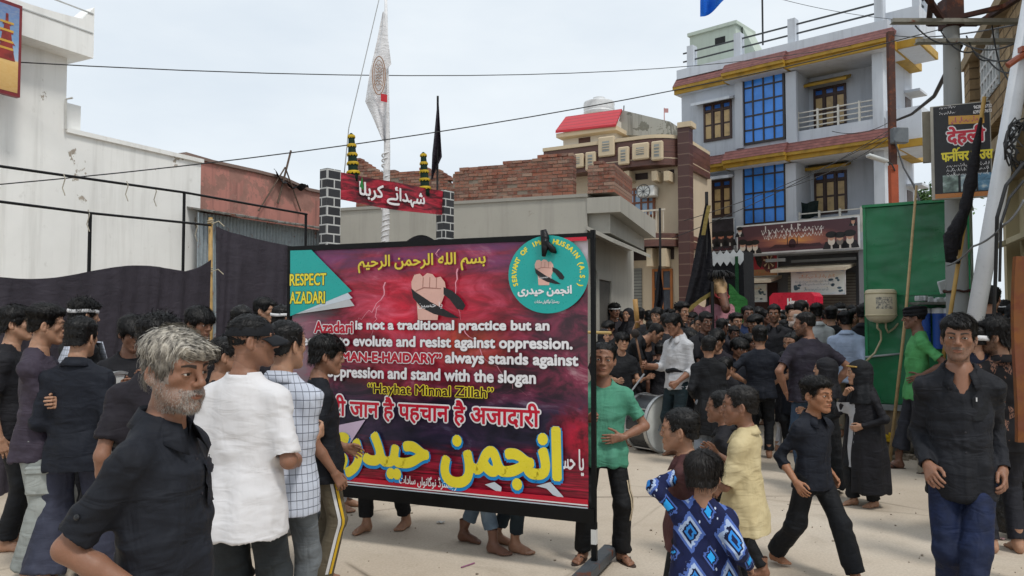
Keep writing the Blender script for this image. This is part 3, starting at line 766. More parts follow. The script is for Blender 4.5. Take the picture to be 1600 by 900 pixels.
    # --- shirt
    if top:
        t = dict(top); hem = t['hem'] * H; g = t.get('loose', 1.0); fl = t.get('flare', 1.0); bw = .1 * H * fat * (1 if not child else .97)
        b = lambda z: z * H - base
        keys = []
        if hem < .42 * H: keys += [(hem - base, bw * 1.12 * fl * g, .09 * H * fat * fl * g, .094 * H * fat * fl * g), (b(.45), bw * 1.1 * g, .082 * H * fat * g, .09 * H * fat * g)]
        else: keys += [(hem - base, bw * 1.12 * fl * g, .082 * H * fat * g, .09 * H * fat * g), (b(.5), bw * 1.08 * fl * g, .08 * H * fat * g, .086 * H * fat * g)]
        zs = shz - base
        belly = t.get('belly', 0) * H
        keys += [(b(.58), bw * .95 * g, (.066 * H) * fat * g + belly, .062 * H * fat * g), (zs - .13 * H, bw * .98 * g, .068 * H * fat * (1 + .3 * (g - 1)), .066 * H * fat), (zs - .065 * H, bw * .98, .062 * H * fat, .068 * H * fat), (zs - .03 * H, .094 * H, .05 * H, .062 * H, 0, .004 * H), (zs - .002 * H, .078 * H, .04 * H, .054 * H, 0, .008 * H), (zs + .02 * H, .056 * H, .04 * H, .046 * H, 0, .01 * H), (zs + .04 * H, .046 * H, .04 * H, .042 * H, 0, .012 * H)]
        f = Field(lo, hi, vox); f.loft(O, Rt, keys)
        for sx, Sj, El, Wr, f_, n_, pose in arms:
            f.cone(T((sx * .03 * H, .014 * H, shz + .006 * H)), Sj + np.array((0, 0, -.004)) * s, .027 * H, .029 * H, .03)
            rU, rE, rW = .05 * s * g * k_, .05 * s * g * k_, .039 * s * g; wl = max(.01, 1.75 * vox)
            sl = t['sleeve']
            if sl == 'short':
                u = t.get('slen', .74); E2 = Sj + (El - Sj) * u; f.cone(Sj, E2, rU * .94, rU * 1.12, .06, cut=(0, 1))
                ed = (El - Sj) / np.linalg.norm(El - Sj); f.cone(E2 - ed * .04, E2 + ed * .03, rU * 1.12 - wl, rU * 1.12 - wl, 0, 'sub', cut=(1, 0))
            elif sl in ('long', 'rolled'):
                W2 = Wr if sl == 'long' else El * .62 + Wr * .38; f.cone(Sj, El, rU * .94, rE, .06)
                if sl == 'rolled': rW = rE * .95
                f.cone(El, W2, rE, rW, .02, cut=(0, 1)); ed = (Wr - El) / np.linalg.norm(Wr - El); f.cone(W2 - ed * .03, W2 + ed * .03, max(rW - wl, .004), max(rW - wl, .004), 0, 'sub')
                if sl == 'rolled': f.cone(W2 - ed * .045, W2 - ed * .004, rW * 1.1, rW * 1.12, .004, cut=(1, 1)); f.cone(W2 - ed * .03, W2 + ed * .03, max(rW - wl, .004), max(rW - wl, .004), 0, 'sub')
        # hollow hem, neck opening
        wl = max(.012, 1.8 * vox); k0 = keys[0]; inner = [(k0[0] - .06,) + tuple(q - wl for q in k0[1:4]), (k0[0] + .05,) + tuple(q - wl for q in k0[1:4])]; f.loft(O, Rt, inner, 0, 'sub')
        nk = t['neck']; Ri = Rt.T
        def neck(r, zb, zf):
            def g_(X, Y, Z):
                px, py, pz = X - O[0], Y - O[1], Z - O[2]
                x = Ri[0, 0] * px + Ri[0, 1] * py + Ri[0, 2] * pz; y = Ri[1, 0] * px + Ri[1, 1] * py + Ri[1, 2] * pz; z = Ri[2, 0] * px + Ri[2, 1] * py + Ri[2, 2] * pz
                zc = zs + zb + (zf - zb) * sstep(.04 * H, -.04 * H, y)
                return np.maximum(np.sqrt(x * x + ((y - .008 * H) * .92) ** 2) - r, (zc - z) * .8)
            c = T((0, 0, shz)); f.op(g_, c - .12, c + .12, .006, 'sub')
        if nk == 'crew': neck(.043 * H, .03 * H, .004 * H)
        elif nk == 'v': neck(.044 * H, .03 * H, .0); f.cone(T((0, -.05 * H, shz + .02 * H)), T((0, -.075 * H, shz - .04 * H)), .026 * H, .006 * H, .004, 'sub')
        elif nk == 'collar' and t.get('open', .03) > .04:
            neck(.04 * H, .034 * H, .006 * H); op_ = t['open'] * H
            def vee(X, Y, Z):
                px, py, pz = X - O[0], Y - O[1], Z - O[2]; x = Ri[0, 0] * px + Ri[0, 1] * py + Ri[0, 2] * pz; y = Ri[1, 0] * px + Ri[1, 1] * py + Ri[1, 2] * pz; z = Ri[2, 0] * px + Ri[2, 1] * py + Ri[2, 2] * pz
                return np.maximum(np.maximum(np.abs(x) - .034 * H * (z - zs + op_) / op_, y + .005 * H), zs - op_ - z)
            c = T((0, 0, shz)); f.op(vee, c - .2, c + .2, .004, 'sub')
        elif nk == 'collar': neck(.04 * H, .036 * H, .01 * H); f.cone(T((0, -.045 * H, shz + .03 * H)), T((0, -.07 * H, shz - t.get('open', .03) * H)), .022 * H, .005 * H, .004, 'sub')
        elif nk == 'band': f.cone(T((0, .012 * H, shz + .02 * H)), T((0, .002 * H, shz + .05 * H)), .045 * H, .042 * H, .006, cut=(0, 1)); neck(.037 * H, .036 * H, .036 * H)
        info['shirt'] = f
        V, Q = f.mesh(); V = relax(V, Q, 1, .4); N = vnormals(V, Q)
        U_ = (V - O) @ Rt
        zrel = U_[:, 2]; arm = sstep(.0, .03, np.abs(U_[:, 0]) - bw * .97)
        A = 1.0 if near3 else .6
        w = t.get('wr', 1.0) * A
        d = noise3(V, (8, 8, 22), seed) * .006 * w * sstep(zs, zs - .12 * H, zrel) + noise3(V @ rot3('Y', 35), (20, 10, 8), seed + 3) * .006 * w
        hemf = sstep(.2 * H, -.05 * H, zrel) * (1 - arm); d += (noise3(V, (17, 17, 3), seed + 5) * .014) * hemf * w
        d += np.abs(noise3(V @ rot3('X', 30), (13, 13, 30), seed + 8)) * -.01 * w * (sstep(.06 * H, .0, np.abs(zrel - .09 * H)) * .8 + arm)
        ang = np.arctan2(U_[:, 0], -U_[:, 1]); d += .004 * hemf * np.sin(ang * 7 + seed) * w
        if nk in ('collar', 'band') and t.get('placket', True):
            pl = sstep(.018 * s, .012 * s, np.abs(U_[:, 0] - .004 * s)) * (U_[:, 1] < -.02) * (zrel < zs - .0) ; d += pl * .0035
        V = V + N * np.maximum(d, -.007 * s)[:, None]
        so = link('shirt', np_mesh('shirt', V, Q), root, topm); info['shirt_obj'] = so
        if nk == 'collar':
            rows = []; M_ = 26
            for j in range(5):
                row = []
                for i in range(M_ + 1):
                    a = R(28) + (R(360) - R(56)) * i / M_; ca, sa = math.cos(a), math.sin(a); fr = (1 + ca) / 2      # a = 0 is the throat
                    tip = max(0, 1 - min(i, M_ - i) / 5.0)
                    kx, ky = .041 * H, .041 * H; zz_ = shz + .04 * H - fr ** 1.5 * (.03 + max(0, t.get('open', .03) - .03) * .55) * H
                    o_ = [(-.6, -.03), (-.2, .002), (.35, .008), (2.2 + tip * 1.2, -.008 - tip * .004), (4.6 + tip * 3.0, -.024 - tip * .02)][j]
                    e = o_[0] * .004 * H / 1.0
                    row.append(T(((kx + e) * sa, -(ky + e) * ca - fr ** 2 * .012 * H + .012 * H, zz_ + o_[1] * H)))
                rows.append(row)
            mb = MB(); vs = [p for r in rows for p in r]; W_ = M_ + 1
            fs = [(j * W_ + i, j * W_ + i + 1, (j + 1) * W_ + i + 1, (j + 1) * W_ + i) for j in range(4) for i in range(M_)]
            co = mb.add(vs, fs).build('collar', topm, so, smooth=True)
            md = co.modifiers.new('thickness', 'SOLIDIFY'); md.thickness = .004 * s; md.offset = 1
            if near3:
                bt = MB()
                for i in range(t.get('buttons', 6)):
                    z = (zs - .045 * H) - i * .062 * H
                    p = surf(info, .004 * s, z)
                    if p is not None: bt.lathe([(.0045, 0), (.0045, .002), (.003, .0026)], p + np.array((0, -.003, 0)), 10, Matrix.Rotation(R(90), 3, 'X'))
                if bt.v: bt.build('button', paint('#23222a' if not t.get('btn') else t['btn'], .35), so, kind='stuff')
    # --- trousers
    if low:
        l = dict(low); f = Field(lo, hi, vox); Rp = rot3('Z', twist * .5)
        wst = l.get('waist', .085) * H * fat
        f.loft(O, Rp @ rot3('X', lean * .35), [(-.075 * H, .075 * H, .055 * H, .062 * H), (-.02 * H, .09 * H * min(fat, 1.1), .062 * H, .07 * H), (.05 * H, wst, .056 * H * fat, .056 * H), (.11 * H, wst * .94, .052 * H * fat, .05 * H)], flat=(0, 1))
        for sx, Hp, Kn, An, fy in legs:
            e = An + (Kn - An) / np.linalg.norm(Kn - An) * ((l['end'] * 1.7) * s - ank * .9) if l['end'] < .2 else Kn + (An - Kn) * (1 - l['end'])
            th, kn, hm = l['thigh'] * s * thin, l['knee'] * s * thin, l['hem'] * s * thin
            f.cone(Hp + np.array((sx * .004, 0, -.01)) * s, Kn, th, kn, .03); f.cone(Kn, e, kn, hm, .03, cut=(0, 1)); ed = (e - Kn) / np.linalg.norm(e - Kn)
            wl = max(.011, 1.8 * vox); f.cone(e - ed * .035, e + ed * .03, max(hm - wl, .004), max(hm - wl, .004), 0, 'sub', cut=(1, 0))
        V, Q = f.mesh(); V = relax(V, Q, 1, .4); N = vnormals(V, Q); w = l.get('wr', 1.0) * (1 if near3 else .6)
        kz = np.mean([q[2][2] for q in legs]); low_ = sstep(kz, .05 * H, V[:, 2])
        d = noise3(V, (12, 12, 4), seed + 20) * .009 * w + noise3(V @ rot3('Y', 25), (14, 14, 28), seed + 22) * .01 * w * (sstep(.08 * H, .0, np.abs(V[:, 2] - kz)) + sstep(.05 * H, 0, np.abs(V[:, 2] - .46 * H)))
        d += noise3(V @ rot3('X', 12), (11, 11, 26), seed + 27) * .009 * w * low_ * sstep(.3 * H, .04 * H, V[:, 2])
        if l['knee'] > .085: d += noise3(V, (13, 13, 1.5), seed + 31) * .014 * low_
        d = np.maximum(d, np.where(V[:, 2] < kz * .72, -.0028, -.007 * s)); d = np.where(V[:, 2] > .44 * H, np.minimum(d, .004), d)
        V = V + N * d[:, None]
        info['low_obj'] = link('trousers', np_mesh('trousers', V, Q), root, lowm)
    if sandals:
        for sx, Hp, Kn, An, fy in legs:
            r_ = Matrix.Rotation(R(fy), 3, 'Z'); pl = []
            for k in range(24):
                a = 2 * math.pi * k / 24; y = -.055 + .128 * math.cos(a) * -1; x = .043 * math.sin(a) * (1.05 if y < -.05 else .85) ; pl.append((x, y))
            mb = MB(); b = Vector(An) + Vector((0, 0, -.0775 * s - .0)); n_ = len(pl)
            top_ = [b + r_ @ Vector((x * s, y * s, .006)) for x, y in pl]; bot = [p + Vector((0, 0, -.012)) for p in top_]
            mb.add(top_ + bot, [tuple(range(n_)), tuple(range(2 * n_ - 1, n_ - 1, -1))] + [(i, (i + 1) % n_, n_ + (i + 1) % n_, n_ + i) for i in range(n_)])
            so_ = mb.build('sandal', paint('#3a2a22', .7), root)
            st = MB()
            for q in (-1, 1): st.tube([b + r_ @ Vector(p) * s for p in ((.006, -.125, .012), (q * .02 + .002, -.085, .052), (q * .038, -.03, .016))], .006 * s, 6)
            st.build('strap', paint('#2a1d18', .6), so_)
    for e in extras: e(info)
    return info
def surf(info, x, z, back=False, dz=0.0):
    """point of the shirt's front at torso coordinates x, z (posed)"""
    f = info['shirt']; O, Rt = info['O'], info['Rt']
    for y in (np.linspace(-.26, .1, 150) if not back else np.linspace(.26, -.1, 150)):
        p = O + Rt @ np.array((x, y, z)); i = np.round((p - f.lo) / f.h).astype(int)
        if (i >= 0).all() and (i < f.n).all() and f.D[tuple(i)] < 0: return O + Rt @ np.array((x, y, z))
    return None
def patch(info, name, mat, x0, x1, z0, z1, back=False, off=.005, nu=10, nv=10, parent=None, label=None):
    """print / pocket that follows the shirt"""
    P = [[surf(info, x0 + (x1 - x0) * i / nu, z0 + (z1 - z0) * j / nv, back) for i in range(nu + 1)] for j in range(nv + 1)]
    if any(p is None for r in P for p in r): return None
    A = np.array(P)
    for _ in range(3):
        B = A.copy(); B[1:-1, 1:-1] = (A[:-2, 1:-1] + A[2:, 1:-1] + A[1:-1, :-2] + A[1:-1, 2:] + A[1:-1, 1:-1]) / 5; A = B
    n = info['Rt'] @ np.array((0, 1 if back else -1, 0)); A = A + n * off
    mb = MB(); W_ = nu + 1; mb.add([tuple(p) for r in A for p in r], [(j * W_ + i, j * W_ + i + 1, (j + 1) * W_ + i + 1, (j + 1) * W_ + i) for j in range(nv) for i in range(nu)])
    return mb.build(name, mat, parent or info['shirt_obj'], smooth=True, label=label)
def whiskers(color, face, n=1500, L=.009, seed=1):
    """short beard hairs standing on the cheeks, lip and chin"""
    def go(i):
        v, q, c = lib('head', .0021, face); rs = np.random.RandomState(seed); N = vnormals(v, q)
        w = np.maximum(c[:, 2] * (.35 + .65 * (np.abs(v[:, 0]) < .045)), c[:, 4]); w[(v[:, 2] < -.125) | (c[:, 3] > .2)] = 0; w /= w.sum()
        k = rs.choice(len(v), n, p=w); P, n_ = v[k], N[k]; d = n_ * .55 + np.array((0, -.1, -.8)) + .25 * rs.randn(n, 3); d /= np.linalg.norm(d, axis=1, keepdims=True)
        s_ = np.cross(d, n_); s_ /= np.linalg.norm(s_, axis=1, keepdims=True) + 1e-9; l = L * (.4 + .8 * rs.rand(n, 1)); W_ = .0006
        V = np.stack([P - s_ * W_, P + s_ * W_, P + d * l], 1).reshape(-1, 3); o = link('beard', np_mesh('beard', V, np.arange(3 * n).reshape(-1, 3)), i['root'], hairmat(color), i['HM'])
    return go
def headband(mat, z=.045, w=.028, tails=False):
    def go(i):
        mb = MB(); n = 40; vs = []; rr = [(-.5, .0), (-.5, .006), (0, .0085), (.5, .006), (.5, 0)]
        for a_, o_ in rr:
            for k in range(n):
                t = 2 * math.pi * k / n; zz = z + a_ * w - .018 * (1 - math.cos(t)) / 2 * 1.0
                kk = 1.16 + o_ / .08; vs.append((.0745 * kk * math.sin(t), .016 - .0935 * kk * math.cos(t) * 1.0, zz + .004 * math.sin(3 * t)))
        fs = [(j * n + k, j * n + (k + 1) % n, (j + 1) * n + (k + 1) % n, (j + 1) * n + k) for j in range(4) for k in range(n)]
        mb.add(vs, fs)
        if tails:
            for q in (-1, 1): mb.tube([(q * .01, .13, z - .02), (q * .03, .15, z - .05), (q * .035, .142, z - .1)], [.008, .011, .007], 6)
        o = mb.build('headband', mat, i['root'], smooth=True); o.matrix_basis = i['HM']
    return go
def cap(mat, yawc=0):
    def go(i):
        f = Field((-.13, -.24, -.05), (.13, .15, .16), .0035)
        f.ell((0, .012, .028), (.088, .108, .096)); f.D[:, :, f.ax[2] < .022] = .05
        f.ell((0, .012, .022), (.081, .101, .088), 0, 'sub')
        V, Q = f.mesh(); N = vnormals(V, Q); th = np.arctan2(V[:, 0], V[:, 1] - .012); V = V - N * (.0016 * np.exp(-(np.sin(th * 3) / .09) ** 2) * (V[:, 2] > .05))[:, None]
        o = link('cap', np_mesh('cap', V, Q), i['root'], mat, i['HM'])
        mb = MB()
        def brim(u, v):
            a = (u - .5) * 2.3; r0 = .104; r = r0 + .082 * v * math.cos(a * .62)
            return (.083 * math.sin(a) * (1 + .12 * v), .012 - math.cos(a) * r0 - .078 * v * (math.cos(a * .75)), .03 - .028 * v * v - .018 * math.sin(a) ** 2 * 1.2 - .008 * v)
        mb.grid(brim, 18, 8); b = mb.build('brim', mat, o, smooth=True); m = b.modifiers.new('thickness', 'SOLIDIFY'); m.thickness = .004
        mb = MB(); mb.lathe([(.008, 0), (.006, .004), (.001, .006)], (0, .012, .124), 10); mb.build('cap_button', mat, o, smooth=True)
        mb = MB(); mb.tube([(.05 * math.sin(t), .012 + .098 * math.cos(t) + .012, .03) for t in np.linspace(-.5, .5, 7)], .006, 6); mb.box((0, .128, .03), (.022, .008, .017), bev=.003); mb.build('strap', mat, o, smooth=40)
    return go
def wrap(mat, h=.1):
    """cloth wound round the head"""
    def go(i):
        f = Field((-.13, -.15, -.03), (.13, .16, .18), .004)
        f.ell((0, .016, .05), (.093, .113, .085))
        for k in range(4): f.op(lambda X, Y, Z, k=k: np.sqrt((np.sqrt((X / 1.0) ** 2 + ((Y - .016) / 1.22) ** 2) - .083) ** 2 + (Z - (.045 + .018 * k) - .16 * X * (1 if k % 2 else -1) + .25 * (Y - .016) * -.3) ** 2) - .0155, (-.13, -.15, -.02), (.13, .16, .15), .01)
        f.D[:, :, f.ax[2] < .018] = .05
        V, Q = f.mesh(); N = vnormals(V, Q); V = V + N * (noise3(V, (40, 40, 90)) * .003)[:, None]
        link('head_wrap', np_mesh('head_wrap', V, Q), i['root'], mat, i['HM'])
    return go
def hijab(mat, drop=.3, band=None, cape=0.0):
    def go(i):
        s = i['s']; f = Field((-.34, -.3, -drop - .12), (.34, .34, .18), .008); hs = i['hs']
        f.ell((0, .02, .03), (.094, .115, .1)); f.ell((0, .02, -.06), (.088, .09, .1), .04)
        f.loft((0, .03, 0), np.eye(3), [(-drop, .17 + cape, .14, .13), (-.2, .15, .12, .12), (-.12, .1, .09, .09), (-.02, .085, .08, .085)], .05)
        f.ell((0, -.12, -.012), (.058, .085, .083), .01, 'sub')
        f.ell((0, -.0, -.0), (.074, .09, .1), 0, 'sub'); f.ell((0, .03, -drop - .05), (.13 + cape, .1, .07), .01, 'sub')
        V, Q = f.mesh(); V = relax(V, Q, 1, .4); N = vnormals(V, Q); th = np.arctan2(V[:, 0], V[:, 1])
        V = V + N * (noise3(V, (16, 16, 6), 4) * .008 * sstep(.05, -.1, V[:, 2]) + .005 * np.sin(th * 9 + V[:, 2] * 20) * sstep(0, -.15, V[:, 2]) + noise3(V @ rot3('X', 35), (20, 20, 45)) * .003)[:, None]
        o = link('headscarf', np_mesh('headscarf', V, Q), i['root'], mat, i['HM'])
        if band is not None:
            mb = MB()
            for zz in (0.052,):
                mb.tube([(.097 * math.sin(t), .02 - .117 * math.cos(t), zz + .02 * math.cos(t)) for t in np.linspace(-1.1, 1.1, 15)], .009, 6)
            b = mb.build('band', band, o, smooth=True)
    return go
def skirt(mat, name='gown', hem=.03, w=.16, g=1.0, top=.62, seed=3):
    """long loose gown from the chest to the ankles"""
    def go(i):
        H = i['H']; f = Field((-.42 * i['s'] - .1, -.42 * i['s'] - .1, 0), (.42 * i['s'] + .1, .42 * i['s'] + .1, H * .9), .011)
        f.loft((0, 0, 0), np.eye(3), [(hem * H, w * H * g, w * .85 * H * g, w * .8 * H * g), (.25 * H, w * .88 * H, w * .72 * H, w * .7 * H), (.5 * H, .108 * H, .082 * H, .084 * H), (top * H, .1 * H, .075 * H, .075 * H)])
        f.loft((0, 0, 0), np.eye(3), [(hem * H - .03, w * H * g - .014, w * .85 * H * g - .014, w * .8 * H * g - .014), (hem * H + .1, w * .9 * H - .014, w * .78 * H - .014, w * .74 * H - .014)], 0, 'sub')
        V, Q = f.mesh(); N = vnormals(V, Q); th = np.arctan2(V[:, 0], V[:, 1]); k = sstep(top * H, .1 * H, V[:, 2])
        V = V + N * (noise3(V, (14, 14, 2), seed) * .02 * k + .01 * k * np.sin(th * 8 + seed) + noise3(V, (9, 9, 22), seed) * .004)[:, None]
        link(name, np_mesh(name, V, Q), i['root'], mat)
    return go
# ================================================================ the place
class Plane:
    """vertical plane through P (x, y), running along dir; off is measured towards the viewer's side"""
    def __init__(s, P, Q):
        s.P = Vector((P[0], P[1], 0)); d = Vector((Q[0] - P[0], Q[1] - P[1], 0)); s.L = d.length; s.d = d.normalized()
        n = Vector((s.d.y, -s.d.x, 0)); s.n = n if n.dot(-s.P) > 0 else -n
        s.rz = math.atan2(s.d.y, s.d.x); s.M = Matrix.Rotation(s.rz, 3, 'Z')
    def uv(s, px, py, off=0.0):
        v = ray(px, py); o = Vector((0, 0, EYE)); P = s.P + s.n * off
        t = (P - o).dot(s.n) / v.dot(s.n); q = o + v * t
        return ((q - s.P).dot(s.d), q.z)
    def pt(s, u, z, off=0.0): return s.P + s.d * u + s.n * off + Vector((0, 0, z))
    def box(s, mb, u0, u1, z0, z1, o0, o1, bev=0.0):
        c = s.pt((u0 + u1) / 2, (z0 + z1) / 2, (o0 + o1) / 2)
        return mb.box(c, (abs(u1 - u0), abs(o1 - o0), abs(z1 - z0)), rot=s.M, bev=bev)
    def bpx(s, mb, x0, x1, y0, y1, o0, o1, bev=0.0):
        """box whose front face covers the pixel rectangle (measured on the plane at offset o1)"""
        ym = (y0 + y1) / 2; xm = (x0 + x1) / 2
        u0, u1 = s.uv(x0, ym, o1)[0], s.uv(x1, ym, o1)[0]; z0, z1 = s.uv(xm, y1, o1)[1], s.uv(xm, y0, o1)[1]
        s.box(mb, min(u0, u1), max(u0, u1), z0, z1, o0, o1, bev); return (min(u0, u1), max(u0, u1), z0, z1)
    def poly(s, mb, pts, o0, o1):
        """prism: polygon of (u, z), from offset o0 to o1"""
        return mb.prism(pts, o1 - o0, s.pt(0, 0, o0), s.d, (0, 0, 1), s.n)
def xy(px, d): p = at(px, HOR, d); return (p.x, p.y)
def ground_mat():
    n = NT('concrete_ground'); v = n.co()
    a = n.noise(v, .55, 5, .6, .4); b = n.noise(v, 3.2, 6, .65); c = n.noise(v, 60, 4, .7)
    col = n.ramp(a, [(.3, '#b3a594'), (.5, '#c0b3a2'), (.72, '#cabfb0')])
    col = n.mix(n.ramp(b, [(.52, 0.), (.75, .4)]), col, '#a39684')
    col = n.mix(n.ramp(c, [(.35, .35), (.6, 0.)]), col, '#8f8373')
    st = n.ramp(n.noise(v, 1.7, 7, .75, 1.2), [(.66, 0.), (.74, .7)]); col = n.mix(st, col, '#6f6252')
    w = n.mix(.12, v, n.t.nodes.new('ShaderNodeTexNoise').outputs['Color']); 
    cr = n.vor(n.map(w, (.28, .28, .0)), 1.0, 'DISTANCE_TO_EDGE'); crk = n.ramp(cr, [(.0, 1.), (.006, .0)]); crk = n.math('MULTIPLY', crk, n.ramp(n.noise(v, .8, 3, .6), [(.45, 0.), (.6, 1.)]))
    jn = n.sep(n.map(v, (1, 1, 1), rot=(0, 0, .47))); jw = n.math('MINIMUM', n.math('ABSOLUTE', n.math('SUBTRACT', n.math('FRACT', n.math('MULTIPLY', n.math('ADD', jn[0], n.math('MULTIPLY', b, .05)), .27)), .5)), n.math('ABSOLUTE', n.math('SUBTRACT', n.math('FRACT', n.math('MULTIPLY', n.math('ADD', jn[1], n.math('MULTIPLY', b, .06)), .21)), .5)))
    col = n.mix(n.math('MULTIPLY', n.ramp(jw, [(.0, .55), (.005, .0)]), n.ramp(a, [(.4, .2), (.6, 1.)])), col, '#6b5f50')
    col = n.mix(n.ramp(n.noise(n.map(v, (1, .6, 1), loc=(4, 2, 0)), .9, 8, .72, 1.5), [(.58, 0.), (.7, .35)]), col, '#7d7061')
    col = n.mix(n.math('MULTIPLY', crk, .8), col, '#4d4338')
    h = n.math('SUBTRACT', n.math('ADD', n.math('MULTIPLY', c, .35), b), n.math('MULTIPLY', crk, 1.2))
    return n.set(col, n.ramp(b, [(.3, .75), (.7, .95)]), 0, n.bump(h, .35, .012), .3)
def gz(x, y): return 0.006 * math.sin(x * 1.1 + .5) * math.sin(y * .8) * min(1, max(0, (y - 2) / 3))
mb = MB(); mb.add([(-400, -60, 0), (400, -60, 0), (400, 600, 0), (-400, 600, 0)], [(0, 1, 2, 3)])
tag(mb.build('ground', ground_mat()), kind='structure')
# dirt, chips and crumbs scattered over the concrete: nobody could count them
mb = MB(); rs = random.Random(5)
for i in range(900):
    y = 3.2 + 10 * rs.random() ** 1.4; x = (rs.random() - .42) * y * 1.2; r = .003 + .007 * rs.random() ** 3
    if rs.random() < .3: x, y = 5.1 + rs.gauss(0, .5), 8.9 + rs.gauss(0, .7); r *= 2.6
    mb.box((x, y, r * .5), (r * (1 + rs.random()), r * (1 + rs.random()), r), rs.random() * 3)
tag(mb.build('grit', paint('#8f8374', .9, dirt=.5, scale=40)), kind='stuff')
def plaster(name, color, stain='#8d8a83', patch='#8a8578', patches=.0, streak=.3, rough=.85, low=None):
    n = NT(name); v = n.co(); c = lin(color)
    a = n.noise(v, .7, 5, .6); b = n.noise(v, 6, 6, .65)
    col = n.ramp(a, [(.3, tuple(x * .9 for x in c)), (.6, c), (.8, tuple(min(1, x * 1.04) for x in c))])
    s_ = n.noise(n.map(v, (5, 5, .35)), 1.0, 4, .65); col = n.mix(n.math('MULTIPLY', n.ramp(s_, [(.5, 0.), (.75, 1.)]), streak), col, stain)
    h = b
    if patches:
        p = n.noise(v, .9, 8, .7, .3); pm = n.ramp(p, [(.66 - patches, 0.), (.675 - patches, 1.)]); col = n.mix(pm, col, n.ramp(b, [(.3, patch), (.7, tuple(x * 1.35 for x in lin(patch)))])); h = n.math('SUBTRACT', b, pm)
    col = n.mix(n.ramp(b, [(.62, 0.), (.8, .35)]), col, stain)
    return n.set(col, rough, 0, n.bump(h, .18, .01), .3)
def bricks_mat(a='#80493a', b='#98644f', mortar='#8f8378'):
    n = NT('brick'); g = n.n('ShaderNodeNewGeometry'); v = n.co()
    col = n.ramp(g.outputs['Random Per Island'], [(0., '#6d3d31'), (.3, a), (.6, '#a2604a'), (.85, b), (1., '#a98b7a')])
    col = n.mix(n.ramp(n.noise(v, 9, 6, .7), [(.4, .1), (.68, .75)]), col, mortar); f = n.noise(v, 60, 4, .7)
    return n.set(n.mix(n.ramp(f, [(.3, .4), (.6, 0.)]), col, '#55352b'), .92, 0, n.bump(f, .5, .008), .2)
BRICK = bricks_mat(); MORTAR = plaster('mortar', '#857a6e', streak=.1)
def brick_wall(P, u0, u1, z0, z1, top=None, th=.2, o=0.0, seed=1, l=.2, h=.066, parent=None, name='brick_wall'):
    """real bricks in courses, top(u) gives the ragged upper edge"""
    rs = random.Random(seed); mb = MB(); k = 0; z = z0
    while z < z0 + 1.6:
        u = u0 + (-.5 * l if k % 2 else 0)
        while u < u1:
            a, b = max(u, u0), min(u + l, u1)
            if b - a > .05 and z + h * .5 < (top((a + b) / 2) if top else z1):
                j = rs.gauss(0, .006); P.box(mb, a + .005, b - .005, z + .004 + rs.gauss(0, .002), z + h - .008 + rs.gauss(0, .002), o - th, o + j)
            u += l
        z += h; k += 1
    w = mb.build(name, BRICK, parent)
    m2 = MB(); n_ = 24
    pts = [(u0 + .01, z0)] + [(u1 - .01, z0)] + [(u1 - .01 + (u0 - u1 + .02) * i / n_, (top(u1 + (u0 - u1) * i / n_) if top else z1) - h) for i in range(n_ + 1)]
    P.poly(m2, pts, o - th + .01, o - .012); m2.build('mortar', MORTAR, w)
    return w
WHITE = plaster('white_plaster', '#eaeae7', '#98968f', '#918b82', .0, .28)
WHITEP = plaster('flaking_plaster', '#eaeae7', '#9a978f', '#958c80', .045, .3)
pw = xy(310, 14.0); a_ = R(26.5); WP = Plane((pw[0] - 9 * math.sin(a_), pw[1] - 9 * math.cos(a_)), pw)      # u runs away from the camera, u = 9 at the far end
wb = empty('white_building', WP.pt(4.5, 0), label='tall white plastered building with peeling patches and a picture on its blank side wall', cat='building')
def keep(o, p):
    o.parent = p; o.matrix_parent_inverse = p.matrix_world.inverted() if False else Matrix.Translation(-Vector(p.location)) if p.rotation_euler.z == 0 else (Matrix.Translation(p.location) @ Matrix.Rotation(p.rotation_euler.z, 4, 'Z')).inverted()
    return o
u1 = WP.L; ue = WP.uv(103, 180)[0]; zt = WP.uv(310, 252)[1]; zh = WP.uv(103, 85)[1]
mb = MB(); WP.poly(mb, [(-3, 0), (u1, 0), (u1, zt), (ue, WP.uv(103, 205)[1]), (ue, zh + .4), (-3, zh + .9)], -5, 0); keep(mb.build('wall', WHITEP), wb)
mb = MB(); up = WP.uv(146, 90, .35)[0]
def sag(u): t = (u - up + 2.6) / 2.6; return WP.uv(146, 31, .35)[1] - .12 + .1 * (2 * t - 1) ** 2 * (1 if t > .5 else 1) + (.22 if t > .93 else 0)
pts = [(-3, zh - .05), (up, zh - .05)] + [(up - i * .2, sag(up - i * .2)) for i in range(14)] + [(-3, sag(up - 2.6) + .12)]
WP.poly(mb, pts, -.0, .35); WP.box(mb, ue - .6, up, zh - .05, zh + .5, -4.9, -.002); par = keep(mb.build('parapet', WHITE), wb)
mb = MB()
for q in (.32, .62): WP.box(mb, -3, up - .02, zh + q, zh + q + .02, .35, .362)
mb.build('moulding', paint('#b5b7b6', .8), par)
mb = MB(); WP.bpx(mb, 104, 126, 163, 208, -.9, -.1); keep(mb.build('roof_box', WHITE), wb)
mb = MB(); WP.poly(mb, [(ue, WP.uv(103, 207)[1]), (u1 + .03, zt - .02), (u1 + .03, zt + .05), (ue, WP.uv(103, 207)[1] + .07)], -.4, .045); keep(mb.build('coping', WHITE), wb)
mb = MB(); q0 = WP.pt(*WP.uv(103, 202, .06), .06); q1 = WP.pt(*WP.uv(103, 155, .06), .06); mb.tube([q0, q1, q1 + Vector((.1, 0, .02))], .018, 8); keep(mb.build('drain_pipe', paint('#bcbcb8', .5)), wb)
